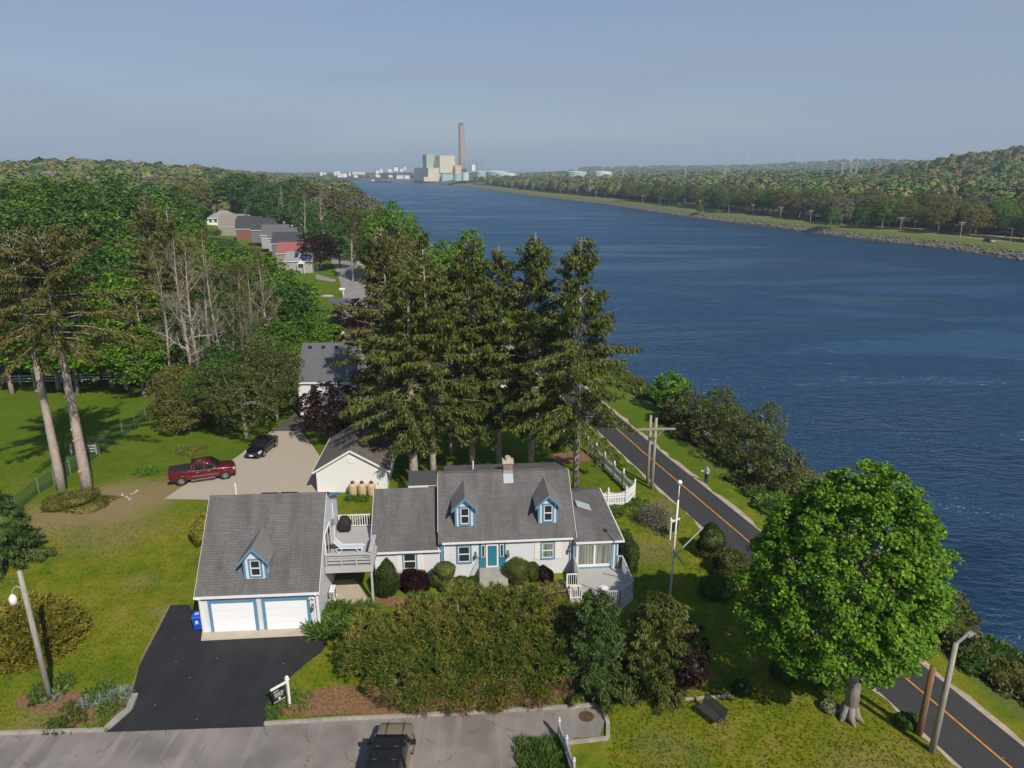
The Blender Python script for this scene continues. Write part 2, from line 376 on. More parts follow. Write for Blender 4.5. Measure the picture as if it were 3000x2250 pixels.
def shrub_mesh(R, n, leaf, seed, amp=0.12, zlow=-0.35, upright=0.0, aspect=0.55, jit=0.5, core=0.86, profile=None):
    """dense clipped or natural bush: leaves over a lumpy body with a solid twiggy core"""
    rng = np.random.default_rng(seed); d = rnd_dirs(int(n*1.7), rng); d = d[d[:, 2] > zlow][:n]
    w = nrm(rng.normal(size=(9, 3)))*rng.uniform(3.0, 9.0, (9, 1)); ph = rng.uniform(0, 6.28, 9)
    def rad_of(dd): return 1+amp*np.sin(dd@w.T+ph).sum(1)/2.2
    Rv = np.array(R, float); rr = rad_of(d)*(0.9+0.14*rng.random(len(d)))
    p = d*rr[:, None]*Rv
    def prof(p):
        if profile:
            zf = np.clip((p[:, 2]/Rv[2]-zlow)/(1-zlow), 0, 1); k = np.interp(zf, [a for a, _ in profile], [b for _, b in profile]); p = p*np.stack([k, k, np.ones_like(k)], 1)
        return p
    p = prof(p); nr = nrm(d/Rv); ax = None
    if upright: ax = nrm(nr*(1-upright)+np.array([0, 0, upright]))
    z0 = -zlow*Rv[2]
    V, Q = leaf_quads(p+np.array([0, 0, z0]), nr, leaf, aspect, jit, rng, axis=ax)
    nu, nv = 18, 11; g = []
    for i in range(nv):
        zz = zlow+(1-zlow)*i/(nv-1); cr = math.sqrt(max(0.0, 1-zz*zz))
        for j in range(nu): g.append((cr*math.cos(6.2832*j/nu), cr*math.sin(6.2832*j/nu), zz))
    g = np.array(g); gp = prof(g*(rad_of(nrm(g))*core)[:, None]*Rv)+np.array([0, 0, z0]); gp[:nu, 2] -= 0.15
    q = [[i*nu+j, i*nu+(j+1) % nu, (i+1)*nu+(j+1) % nu, (i+1)*nu+j] for i in range(nv-1) for j in range(nu)]
    nV = len(V); return fast_mesh('bush', np.concatenate([V, gp]), np.concatenate([Q, np.array(q)+nV]))
def tuft_mesh(P, Ax, size, blades, seed, width=0.12, spread=0.55, droop=0.0):
    """rosettes of narrow blades (needle tufts, daylilies, irises) at P pointing along Ax"""
    rng = np.random.default_rng(seed); n = len(P); s = (np.asarray(size)*np.ones(n))
    c = np.repeat(P, blades, 0); a = np.repeat(Ax, blades, 0); ss = np.repeat(s, blades)*(0.7+0.5*rng.random(n*blades))
    ax = nrm(a+spread*rng.normal(size=(n*blades, 3))); cen = c+ax*ss[:, None]*0.5; cen[:, 2] -= droop*ss
    return leaf_quads(cen, rnd_dirs(n*blades, rng), ss, width, 0.1, rng, axis=ax)
def low_plant(name, label, cat, loc, r, n, blades, size, m, seed, width=0.16, spread=0.5, group=None, flat=1.0):
    rng = np.random.default_rng(seed); a = rng.uniform(0, 6.28, n); q = np.sqrt(rng.random(n))*r
    P = np.stack([q*np.cos(a), q*np.sin(a)*flat, np.zeros(n)], 1); Ax = nrm(np.stack([P[:, 0]/r*0.7, P[:, 1]/r*0.7, np.full(n, 0.8)], 1))
    V, Q = tuft_mesh(P, Ax, size, blades, seed, width, spread)
    V[:, 2] = np.maximum(V[:, 2], 0.01)
    o = finish(name, fast_mesh(name, V, Q), m); o.location = loc; tag(o, label, cat, group); return o
# ---------------------------------------------------------------- ground, water, roads
NEARW = [(44.5, 12), (37.2, 43.47), (34.0, 56), (29.2, 84), (24.0, 109), (18.8, 124.4), (-57, 422), (-174, 900), (-320, 1480), (-567, 2437), (-900, 3700)]
def xw(y): return np.interp(y, [p[1] for p in NEARW], [p[0] for p in NEARW])
FARW = [(196, -50), (196, 240)] + [tuple(at(px, py, -6)[:2]) for px, py in ((2995, 766), (2740, 727), (2479, 698), (2240, 665), (2000, 635), (1746, 596), (1565, 576), (1393, 551), (1312, 542))]
def sstep(a, b, x): t = np.clip((np.asarray(x, float)-a)/(b-a), 0, 1); return t*t*(3-2*t)
def near_z(x, y):
    s = xw(y)-np.asarray(x, float)
    z = np.interp(s, [-60, -12, 0, 3, 7, 10.5, 12.5], [-14, -11, -6, -4.6, -1.9, -0.35, -0.03])
    hill = 9*sstep(85, 190, s)*sstep(95, 175, y) + 6*sstep(190, 320, s)*sstep(150, 300, y)
    d2 = ((np.asarray(x)+400)/190)**2 + ((np.asarray(y)-760)/170)**2
    z = z + np.where(s > 12, hill + 13*np.exp(-d2), 0)
    return z
def gz(x, y): return float(near_z(x, y))
def far_x(y): return np.interp(y, [p[1] for p in FARW], [p[0] for p in FARW])
def far_z(x, y):
    s = np.asarray(x, float)-far_x(y)
    z = np.interp(s, [-40, -14, 0, 3, 9, 14, 40, 120, 400, 1000, 3000], [-14, -11, -6.2, -5.0, -2.6, -2.2, -1.8, -0.8, 5, 12, 16])
    hx, hy = 700, 900; z = z+np.where(s > 40, 38*np.exp(-(((np.asarray(x)-hx)/190)**2+((np.asarray(y)-hy)/260)**2)), 0)
    z = z+np.where(s > 40, 42*np.exp(-(((np.asarray(x)-1650)/520)**2+((np.asarray(y)-3400)/600)**2)) + 20*np.exp(-(((np.asarray(x)-700)/900)**2+((np.asarray(y)-4200)/700)**2)), 0)
    return z
def grid_sheet(name, rows, cols_of, zf, m):
    V, nC = [], None
    for y in rows:
        xs = np.asarray(cols_of(y)); nC = len(xs); V.append(np.stack([xs, np.full(nC, y), zf(xs, np.full(nC, y))], 1))
    V = np.concatenate(V); nR = len(rows); i, j = np.meshgrid(np.arange(nR-1), np.arange(nC-1), indexing='ij'); b = (i*nC+j).ravel()
    Q = np.stack([b, b+1, b+nC+1, b+nC], 1); o = finish(name, fast_mesh(name, V, Q), m, None, True); return kind(o, 'structure')

# lawn: fresh green, yellow-green and thin dry patches, mown lightly in bands
def lawn_material():
    m, t, b, l = newmat('lawn'); p = geo_pos(t)
    f1 = noise(t, 0.16, 6, 0.62, p, 0.6); f2 = noise(t, 0.7, 5, 0.7, p, 0.4); f3 = noise(t, 7, 4, 0.75, p); f4 = noise(t, 45, 2, 0.7, p)
    mxx = N(t, 'ShaderNodeMath', operation='MULTIPLY_ADD'); l(f2, mxx.inputs[0]); mxx.inputs[1].default_value = 0.55
    h = N(t, 'ShaderNodeMath', operation='MULTIPLY'); l(f1, h.inputs[0]); h.inputs[1].default_value = 0.6; l(h.outputs[0], mxx.inputs[2])
    r = ramp(t, [(0.38, (0.050, 0.108, 0.003)), (0.50, (0.120, 0.185, 0.005)), (0.60, (0.215, 0.225, 0.010)), (0.75, (0.34, 0.270, 0.07))]); l(mxx.outputs[0], r.inputs[0])
    c = mixc(t, maprange(t, f3, 0.42, 0.72, 0, 0.6), r.outputs[0], (0.045, 0.085, 0.005)); c = mixc(t, maprange(t, f4, 0.45, 0.7, 0, 0.45), c, (0.25, 0.24, 0.04))
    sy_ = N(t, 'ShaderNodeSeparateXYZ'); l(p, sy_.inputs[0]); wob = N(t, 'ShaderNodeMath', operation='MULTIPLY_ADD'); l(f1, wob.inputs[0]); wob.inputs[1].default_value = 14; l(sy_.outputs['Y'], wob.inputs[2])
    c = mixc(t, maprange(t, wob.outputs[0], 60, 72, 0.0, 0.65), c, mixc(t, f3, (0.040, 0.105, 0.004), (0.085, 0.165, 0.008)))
    # worn earth showing through where the grass is thin
    for (sx, sy, sr, k) in ((-35.5, 58.0, 6.0, 0.95), (-31.5, 60.5, 3.6, 0.8), (-40.0, 54.0, 5.0, 0.8), (-33.0, 52.5, 5.0, 0.5), (-27.0, 45.0, 1.6, 0.4), (-23.6, 41.6, 1.2, 0.5), (17.6, 27.2, 3.0, 0.55), (-25.5, 31.5, 2.2, 0.45), (8.0, 29.5, 2.2, 0.3), (13.5, 57.0, 2.5, 0.3), (10.5, 49.5, 2.6, 0.5)):
        dn = N(t, 'ShaderNodeVectorMath', operation='DISTANCE'); l(p, dn.inputs[0]); dn.inputs[1].default_value = (sx, sy, 0)
        ad = N(t, 'ShaderNodeMath', operation='MULTIPLY_ADD'); l(f2, ad.inputs[0]); ad.inputs[1].default_value = sr*1.5; l(dn.outputs['Value'], ad.inputs[2])
        c = mixc(t, maprange(t, ad.outputs[0], sr*1.75, sr*1.05, 0.0, k), c, mixc(t, f3, (0.22, 0.15, 0.07), (0.36, 0.27, 0.15)))
    l(c, b.inputs['Base Color']); b.inputs['Roughness'].default_value = 0.95; b.inputs['Specular IOR Level'].default_value = 0.1
    bump(t, f4, b, 0.7, 0.06); return m
MLAWN = lawn_material()
def bank_material():
    m, t, b, l = newmat('bank'); p = geo_pos(t); sp = N(t, 'ShaderNodeSeparateXYZ'); l(p, sp.inputs[0])
    nz1 = noise(t, 0.5, 5, 0.7, p); zz = N(t, 'ShaderNodeMath', operation='MULTIPLY_ADD'); l(nz1, zz.inputs[0]); zz.inputs[1].default_value = 1.6; l(sp.outputs['Z'], zz.inputs[2])
    r = ramp(t, [(0.0, (0.035, 0.03, 0.02)), (0.16, (0.045, 0.035, 0.02)), (0.34, (0.20, 0.18, 0.15)), (0.50, (0.13, 0.15, 0.03)), (0.72, (0.15, 0.185, 0.018)), (1.0, (0.13, 0.175, 0.012))])
    l(maprange(t, zz.outputs[0], -6.2, 0.6), r.inputs[0]); f = noise(t, 3, 5, 0.75, p)
    c = mixc(t, maprange(t, f, 0.35, 0.7, 0, 0.45), r.outputs[0], (0.06, 0.075, 0.02)); l(c, b.inputs['Base Color']); b.inputs['Roughness'].default_value = 0.95
    bump(t, f, b, 0.8, 0.3); return m
MBANK = bank_material()
mfl, t, b, l = newmat('forest_floor'); r = ramp(t, [(0.3, (0.03, 0.032, 0.015)), (0.7, (0.07, 0.075, 0.03))]); l(noise(t, 0.05, 5, 0.7, geo_pos(t)), r.inputs[0]); l(r.outputs[0], b.inputs['Base Color']); b.inputs['Roughness'].default_value = 1
MFOREST = mfl
ys = np.concatenate([np.arange(-30, 20, 5), np.arange(20, 130, 2), np.arange(130, 300, 8), np.geomspace(300, 3600, 40)])
offs_n = np.concatenate([[-60, -20, -12, -6, -3, 0, 1.5, 3, 5, 7, 9, 10.5, 12.5]])
grid_sheet('canal_bank', ys, lambda y: (xw(y)-offs_n)[::-1], near_z, MBANK)
offs_l = np.concatenate([[12.5, 14, 18, 24, 32, 42, 54, 68, 84, 100, 118, 138, 160, 185, 215, 250, 300, 360, 430, 520, 640, 800, 1000, 1300, 1700, 2200]])
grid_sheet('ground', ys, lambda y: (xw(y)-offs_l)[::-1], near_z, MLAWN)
yf = np.concatenate([np.linspace(-50, 240, 8), np.linspace(250, 700, 60), np.geomspace(710, 1690, 26)]); offs_f = np.array([-60, -20, -8, -3, 0, 1.5, 3, 5, 7, 9, 11, 14, 20, 28, 40])
grid_sheet('far_bank', yf, lambda y: far_x(y)+offs_f, far_z, MBANK)
yf2 = np.concatenate([np.linspace(-50, 240, 5), np.linspace(250, 700, 24), np.geomspace(710, 1690, 20), np.geomspace(1750, 6500, 22)])
offs_f2 = np.concatenate([np.array([40, 60, 90, 130, 180, 240, 310, 400, 500]), np.linspace(600, 5200, 40)])
grid_sheet('far_land', yf2, lambda y: far_x(y)+offs_f2, far_z, MFOREST)
# the spit on which the power station stands, with the town strung along it
PL = [at(1312, 540, -6), at(1290, 537, -6), at(1150, 530.5, -6), at(960, 524.5, -6)]
mb = MB(); zpl = -3.0
pl_front = [Vector((-149, 1690, 0)), PL[1], PL[2], PL[3], Vector((-1500, 3900, 0))]
pl_front = [Vector((p.x, p.y, 0)) for p in pl_front]
for i in range(len(pl_front)-1):
    a, b_ = pl_front[i], pl_front[i+1]; ra, rb_ = Vector((a.x+260, a.y+900, 0)), Vector((b_.x+260, b_.y+900, 0))
    mb.face((a.x, a.y, -6.4), (b_.x, b_.y, -6.4), (b_.x+4, b_.y+14, -3), (a.x+4, a.y+14, -3)); mb.face((a.x+4, a.y+14, -3), (b_.x+4, b_.y+14, -3), (b_.x+20, b_.y+90, 2), (a.x+20, a.y+90, 2))
    mb.face((a.x+20, a.y+90, 2), (b_.x+20, b_.y+90, 2), (rb_.x, rb_.y, 6), (ra.x, ra.y, 6))
kind(mb.build('far_shore', plain('far_shore_soil', (0.13, 0.125, 0.10), 0.95, 0.35, 0.02), uv=False), 'structure')

# water
def water_material():
    m, t, b, l = newmat('canal_water'); p = geo_pos(t); t.nodes.remove(b)
    mp = N(t, 'ShaderNodeMapping'); mp.inputs['Rotation'].default_value = (0, 0, rad(8)); mp.inputs['Scale'].default_value = (0.45, 1.0, 1); l(p, mp.inputs['Vector'])
    w1 = noise(t, 0.55, 4, 0.62, mp.outputs[0], 0.6); w2 = noise(t, 1.7, 3, 0.6, mp.outputs[0], 0.3)
    mp2 = N(t, 'ShaderNodeMapping'); mp2.inputs['Rotation'].default_value = (0, 0, rad(-10)); mp2.inputs['Scale'].default_value = (0.4, 1.5, 1); l(p, mp2.inputs['Vector'])
    big = noise(t, 0.016, 6, 0.62, mp2.outputs[0], 1.2)
    r = ramp(t, [(0.36, (0.004, 0.021, 0.052)), (0.64, (0.014, 0.060, 0.130))]); l(big, r.inputs[0])
    add = N(t, 'ShaderNodeMath', operation='MULTIPLY_ADD'); l(w2, add.inputs[0]); add.inputs[1].default_value = 0.45; l(w1, add.inputs[2])
    bm = N(t, 'ShaderNodeBump', Distance=2.8); l(add.outputs[0], bm.inputs['Height']); l(maprange(t, big, 0.38, 0.62, 0.30, 1.0), bm.inputs['Strength'])
    df = N(t, 'ShaderNodeBsdfDiffuse'); l(r.outputs[0], df.inputs['Color'])
    gs = N(t, 'ShaderNodeBsdfGlossy'); gs.inputs['Color'].default_value = (0.68, 0.87, 1.0, 1); gs.inputs['Roughness'].default_value = 0.21; l(bm.outputs[0], gs.inputs['Normal'])
    fr = N(t, 'ShaderNodeFresnel'); fr.inputs['IOR'].default_value = 1.34; l(bm.outputs[0], fr.inputs['Normal'])
    mx = N(t, 'ShaderNodeMixShader'); l(maprange(t, fr.outputs[0], 0.0, 0.8, 0.0, 0.95), mx.inputs[0]); l(df.outputs[0], mx.inputs[1]); l(gs.outputs[0], mx.inputs[2]); l(mx.outputs[0], t.nodes['Material Output'].inputs['Surface'])
    return m
mb = MB(); mb.face((-26000, -200, -6), (26000, -200, -6), (26000, 30000, -6), (-26000, 30000, -6))
kind(mb.build('water', water_material(), uv=False), 'structure')

# flat sheets laid on the ground
def sheet(name, pts, z, m, k='structure'):
    mb = MB(); mb.face(*[(p[0], p[1], z) for p in pts]); o = mb.build(name, m)
    if o.data.polygons[0].normal.z < 0: o.data.flip_normals()
    return kind(o, k) if k else o
def ribbon(name, pl, w0, w1, z, m, zf=None):
    """strip between offsets w0..w1 to the right of polyline"""
    P = [Vector((p[0], p[1], 0)) for p in pl]; mb = MB(); e = []
    for i, p in enumerate(P):
        d = (P[min(i+1, len(P)-1)]-P[max(i-1, 0)]).normalized(); r = Vector((d.y, -d.x, 0)); e.append((p+r*w0, p+r*w1))
    for (a, b_), (c_, d_) in zip(e, e[1:]): mb.face(*[(q.x, q.y, z+(zf(q.x, q.y) if zf else 0)) for q in (a, b_, d_, c_)])
    return kind(mb.build(name, m), 'structure')
def ragged(name, pl, w0, w1, z, m, seed, step=1.2, j0=0.0, j1=0.16):
    rng = np.random.default_rng(seed); P = np.array(pl, float); d = np.concatenate([[0], np.cumsum(np.hypot(*np.diff(P, axis=0).T))]); t = np.arange(0, d[-1], step); X = np.interp(t, d, P[:, 0]); Y = np.interp(t, d, P[:, 1]); mb = MB(); e = []
    for i in range(len(t)):
        a, b_ = max(i-1, 0), min(i+1, len(t)-1); dx, dy = X[b_]-X[a], Y[b_]-Y[a]; L_ = math.hypot(dx, dy); rx, ry = dy/L_, -dx/L_; q0, q1 = w0+rng.normal()*j0, w1+rng.normal()*j1; e.append(((X[i]+rx*q0, Y[i]+ry*q0, z), (X[i]+rx*q1, Y[i]+ry*q1, z)))
    for (a, b_), (c_, d_) in zip(e, e[1:]): mb.face(a, b_, d_, c_)
    return kind(mb.build(name, m), 'structure')
def asphalt(name, col, var=0.25, cracks=False, patch=0.0, sc=0.35):
    m, t, b, l = newmat(name); p = geo_pos(t)
    f = noise(t, sc, 6, 0.65, p, 0.3); r = ramp(t, [(0.3, tuple(x*(1-var) for x in col)), (0.7, tuple(x*(1+var) for x in col))]); l(f, r.inputs[0]); c = r.outputs[0]
    g = noise(t, 60, 2, 0.8, p); c = mixc(t, maprange(t, g, 0.35, 0.7, 0.0, 0.35), c, tuple(x*1.6 for x in col))
    if cracks:
        mp = N(t, 'ShaderNodeMapping'); mp.inputs['Scale'].default_value = (1, 0.55, 1); nzc = N(t, 'ShaderNodeTexNoise', Scale=0.5, Detail=6); l(p, nzc.inputs['Vector']); pp = mixc(t, 1.0, p, nzc.outputs['Color'], 'ADD'); pp = mixc(t, 1.0, pp, nzc.outputs['Color'], 'ADD'); l(pp, mp.inputs['Vector'])
        for sc2, w, cc, k in ((0.17, 0.010, (0.17, 0.10, 0.06), 0.8), (0.33, 0.007, (0.07, 0.06, 0.055), 0.7)):
            v = N(t, 'ShaderNodeTexVoronoi', feature='DISTANCE_TO_EDGE', Scale=sc2); l(mp.outputs[0], v.inputs['Vector'])
            br = noise(t, 0.6, 3, 0.6, p); e = N(t, 'ShaderNodeMath', operation='MULTIPLY'); l(maprange(t, v.outputs['Distance'], 0.002, w, k, 0.0), e.inputs[0]); l(maprange(t, br, 0.46, 0.58), e.inputs[1])
            c = mixc(t, e.outputs[0], c, cc)
        c = mixc(t, maprange(t, noise(t, 0.22, 3, 0.5, p), 0.55, 0.62, 0.0, 0.35), c, (0.10, 0.085, 0.075))
    # litter specks, tyre-polished streaks
    vs = N(t, 'ShaderNodeTexVoronoi', Scale=1.1); l(p, vs.inputs['Vector']); c = mixc(t, maprange(t, vs.outputs['Distance'], 0.05, 0.03), c, (0.32, 0.29, 0.24))
    ms = N(t, 'ShaderNodeMapping'); ms.inputs['Scale'].default_value = (1.6, 0.12, 1); ms.inputs['Rotation'].default_value = (0, 0, rad(12)); l(p, ms.inputs['Vector']); c = mixc(t, maprange(t, noise(t, 0.8, 4, 0.6, ms.outputs[0]), 0.52, 0.68, 0.0, 0.4), c, tuple(x*1.7 for x in col))
    l(c, b.inputs['Base Color']); b.inputs['Roughness'].default_value = 0.9; bump(t, g, b, 0.35, 0.01); return m
MSTREET = asphalt('street_asphalt', (0.215, 0.192, 0.172), 0.25, True); MDRIVE = asphalt('driveway_asphalt', (0.017, 0.017, 0.019), 0.45, sc=0.6); MROAD = asphalt('road_asphalt', (0.038, 0.036, 0.036), 0.25, sc=0.15)
MBACK = asphalt('back_street_asphalt', (0.24, 0.225, 0.205), 0.18); MCONC = plain('concrete', (0.47, 0.40, 0.31), 0.85, 0.15, 0.8, bmp=0.2); MKERB = plain('kerb_granite', (0.33, 0.30, 0.26), 0.85, 0.3, 1.6, bmp=0.4)
MGRAVEL = plain('gravel', (0.42, 0.36, 0.28), 0.95, 0.22, 7, bmp=0.9); MDIRT = plain('bare_soil', (0.25, 0.175, 0.085), 0.95, 0.35, 1.5, bmp=0.5); MMULCH = plain('bark_mulch', (0.22, 0.115, 0.06), 0.95, 0.45, 5, bmp=0.8)
MSAND = plain('sandy_shoulder', (0.42, 0.34, 0.25), 0.95, 0.25, 1.2, bmp=0.4); MYEL = plain('yellow_road_paint', (0.55, 0.25, 0.03), 0.8, 0.3, 2.5)
Rg = lambda x, y: (x/2.212, 1500+y/2.212)
# foreground street with kerbs
kinds = [(-60, 29.6), (-27.04, 30.42), (-21.47, 30.66), (-13.28, 31.1), (-9.21, 31.45), (-3, 31.85), (4.9, 32.5)]
sheet('street', kinds[:1]+kinds+[(5.0, 31.4), (4.6, 30.35), (3.2, 30.25), (1.9, 25.0), (2.0, 12), (-60, 12)], 0.006, MSTREET)
def kerb(pl, w=0.22, h=0.13):
    mb = MB(); P = [Vector((p[0], p[1], h/2-0.02)) for p in pl]
    for a, b_ in zip(P, P[1:]): mb.beam(a, b_, w, h+0.04)
    return kind(mb.build('kerb', MKERB, bevel=0.02), 'structure')
kerb([(-60, 29.7), (-27.04, 30.52), (-21.6, 30.76)]); kerb([(-21.55, 30.85), (-21.1, 32.3), (-21.35, 33.4)], 0.35, 0.16); kerb([(-13.3, 31.2), (-9.21, 31.55), (-3, 31.95), (4.9, 32.6)]); kerb([(4.95, 32.5), (5.15, 31.2), (5.0, 30.2)]); kerb([(5.0, 30.2), (1.9, 29.75)], 0.22, 0.1)
kerb([(8.6, 32.95), (12.4, 33.3)], 0.15, 0.12)
# black driveway, garage apron
drv = [at(*Rg(*q)) for q in ((1105, 605), (1225, 600), (1320, 780), (2080, 745), (2160, 760), (2090, 905), (2010, 960), (1860, 1090), (1760, 1200), (1715, 1392), (1300, 1406), (690, 1428), (760, 1330), (830, 1230), (855, 1190), (900, 1000), (930, 940), (990, 830))]
sheet('driveway', drv, 0.012, MDRIVE)
sheet('garage_apron', [at(*Rg(*q)) for q in ((1303, 836), (2035, 800), (2070, 760), (2060, 730), (1310, 775))], 0.017, MCONC)
sheet('concrete_pad', [at(965, 1700), at(1040, 1698), at(1085, 1765), at(1075, 1775), at(985, 1775), at(975, 1760)], 0.016, MCONC)
sheet('sandy_edge', [at(*Rg(*q)) for q in ((1095, 600), (975, 820), (920, 935), (870, 1090), (815, 1200), (840, 1215), (905, 1000), (1000, 830), (1112, 610))], 0.008, MDIRT)
# gravel parking and the asphalt drive beyond
sheet('gravel_parking', [at(*q) for q in ((481, 1462), (700, 1466), (985, 1455), (960, 1370), (905, 1290), (880, 1262), (795, 1262), (760, 1290), (720, 1320), (640, 1375), (545, 1418))], 0.008, MGRAVEL)
sheet('rear_driveway', [at(880, 1263), (-17.6, 84), (-20, 92), (-24.5, 104), (-29.6, 104), (-26.2, 92), (-26.2, 84), at(795, 1263)], 0.012, asphalt('rear_drive_asphalt', (0.075, 0.068, 0.06)))
# canal service road with yellow line and sandy edges
ctr = [(33.0, -2), (24.84, 28.29), (23.07, 34.77), (18.62, 52.03), (14.3, 67.75), (10.08, 84.36), (4, 108), (-8, 152), (-28, 226)]
ribbon('canal_road', ctr, -2.35, 1.85, 0.010, MROAD); ribbon('road_line', ctr, -0.06, 0.06, 0.015, MYEL)
ragged('road_edge', ctr, 1.75, 2.3, 0.006, MSAND, 1); ragged('road_edge', ctr, -2.55, -2.25, 0.006, MSAND, 2, 0.9, 0.14, 0.0)
# back street, side lawns' drives beyond the houses
bk = [tuple(at(*q)[:2]) for q in ((1075, 960), (1062, 905), (1054, 870), (1042, 830), (1030, 800), (1010, 770), (985, 745), (955, 722), (915, 702))]
def widen(pl, w): return pl
ribbon('back_street', bk, -3.9, 3.9, 0.02, MBACK, lambda x, y: max(0, gz(x, y)))
ribbon('street_verge', bk, 3.9, 5.0, 0.016, MSAND, lambda x, y: max(0, gz(x, y)))
sheet('parking_pad', [at(*q) for q in ((925, 803), (985, 820), (985, 822), (978, 827), (925, 818))], 0.03, MBACK)
sheet('side_driveway', [at(960, 875), at(1033, 875), at(1040, 890), at(965, 890)], 0.03, asphalt('side_drive_asphalt', (0.11, 0.105, 0.11)))
sheet('side_path', [at(960, 923), at(1050, 923), at(1052, 929), at(960, 930)], 0.03, MBACK)
# soil and mulch patches
def blob(name, px, py, rx, ry, m, z, seed, amp=0.25):
    rng = np.random.default_rng(seed); c = at(px, py); pts = []; ph = rng.uniform(0, 6.28, 4)
    for k in range(40):
        a = 6.2832*k/40; s = 1+amp*(math.sin(2*a+ph[0])+math.sin(3*a+ph[1])+0.7*math.sin(5*a+ph[2])+0.5*math.sin(9*a+ph[3]))/3; pts.append((c.x+rx*s*math.cos(a), c.y+ry*s*math.sin(a)))
    return sheet(name, pts, z, m)
# ---------------------------------------------------------------- buildings
MSID = siding('cedar_shingle_siding', (0.78, 0.79, 0.82), 0.15, True, line=0.66); MROOF = shingle_roof('asphalt_shingles', (0.152, 0.143, 0.137), (0.116, 0.109, 0.104), stain=(0.042, 0.038, 0.036))
MROOFD = shingle_roof('pale_dormer_shingles', (0.225, 0.205, 0.19), (0.185, 0.17, 0.158), amount=0.25); MCLAP = siding('white_clapboard', (0.84, 0.82, 0.80), 0.17, False, line=0.62); MWHITE = plain('white_paint', (0.80, 0.79, 0.77), 0.5, 0.04, 2); MBLUE = plain('blue_trim_paint', (0.12, 0.27, 0.40), 0.5, 0.08, 2)  # dormer roofs get a paler base colour and weaker streaks than the main roof
MTEAL = plain('teal_door_paint', (0.03, 0.19, 0.27), 0.4, 0.06, 2); MGLASS = glass('window_glass'); MCURT = glass('curtained_glass', curtains=True); MDOORW = plain('garage_door_paint', (0.90, 0.90, 0.90), 0.45, 0.03, 1)
MGREYP = plain('grey_deck_paint', (0.47, 0.46, 0.45), 0.65, 0.08, 3); MDARK = plain('dark_void', (0.012, 0.012, 0.012), 0.9); MCREAM = plain('cream_shutter', (0.80, 0.79, 0.70), 0.55, 0.04, 3); MMETAL = plain('grey_metal', (0.30, 0.30, 0.30), 0.4, 0.1, 5, 0.7)
MBLACK = plain('black_plastic', (0.012, 0.012, 0.013), 0.5, 0.2, 5)
def decking_mat(name, col, pitch=0.14, horizontal=False):
    m, t, b, l = newmat(name); sp = N(t, 'ShaderNodeSeparateXYZ'); l(objco(t), sp.inputs[0]); d = N(t, 'ShaderNodeMath', operation='DIVIDE'); l(sp.outputs['Y' if horizontal else 'X'], d.inputs[0]); d.inputs[1].default_value = pitch
    fr = N(t, 'ShaderNodeMath', operation='FRACT'); l(d.outputs[0], fr.inputs[0]); e = maprange(t, fr.outputs[0], 0.88, 0.96); f = noise(t, 1.5, 5, 0.7, objco(t))
    c = mixc(t, maprange(t, f, 0.3, 0.7, 0, 0.35), col, tuple(x*0.75 for x in col)); c = mixc(t, e, c, tuple(x*0.45 for x in col)); l(c, b.inputs['Base Color']); b.inputs['Roughness'].default_value = 0.75; return m
MDECK = decking_mat('deck_boards', (0.45, 0.44, 0.42))
def brick_mat(name, c1, c2, mort=(0.42, 0.38, 0.33)):
    m, t, b, l = newmat(name); br = N(t, 'ShaderNodeTexBrick', Scale=1.0); br.inputs['Brick Width'].default_value = 0.24; br.inputs['Row Height'].default_value = 0.085; br.inputs['Mortar Size'].default_value = 0.012
    br.inputs['Color1'].default_value = c4(c1); br.inputs['Color2'].default_value = c4(c2); br.inputs['Mortar'].default_value = c4(mort); l(uvco(t), br.inputs['Vector'])
    c = mixc(t, maprange(t, noise(t, 3, 4, 0.7, objco(t)), 0.3, 0.7, 0, 0.5), br.outputs['Color'], (0.12, 0.07, 0.045)); l(c, b.inputs['Base Color']); b.inputs['Roughness'].default_value = 0.9; return m
MBRICK = brick_mat('chimney_brick', (0.36, 0.16, 0.08), (0.22, 0.09, 0.05))

def window(parent, x0, x1, z0, z1, y, trim=MBLUE, tw=0.13, sash=MWHITE, gm=None, shutters=0.0, name='window', rail=True):
    """front-facing (-y) double hung window; trim proud of the wall at y"""
    mb = MB(); t = tw; yb, yf = y+0.02, y-0.05
    if trim is not None:
        mb.box(x0-t, x0, yf, yb, z0-t, z1+t); mb.box(x1, x1+t, yf, yb, z0-t, z1+t); mb.box(x0, x1, yf, yb, z1, z1+t); mb.box(x0, x1, yf-0.02, yb, z0-t, z0)
    else: mb.box(x0-0.02, x1+0.02, yf, yb, z0-0.05, z0)
    w = mb.build(name, trim or sash, parent); s = 0.055; mb = MB(); yf2 = y-0.035
    mb.box(x0, x0+s, yf2, yb, z0, z1); mb.box(x1-s, x1, yf2, yb, z0, z1); mb.box(x0+s, x1-s, yf2, yb, z1-s, z1); mb.box(x0+s, x1-s, yf2, yb, z0, z0+s)
    if rail: zm = (z0+z1)/2; mb.box(x0+s, x1-s, yf2-0.01, yb, zm-0.035, zm+0.035)
    mb.build('frame', sash, w); mb = MB(); mb.box(x0+s*0.8, x1-s*0.8, y-0.012, y+0.02, z0+s*0.8, z1-s*0.8); mb.build('pane', gm or MGLASS, w)
    if shutters:
        for a in (x0-t-shutters, x1+t):
            mb = MB(); mb.box(a, a+shutters, y-0.04, y+0.01, z0-0.1, z1+0.1); mb.build('shutter', MCREAM, parent, bevel=0.008)
    return w
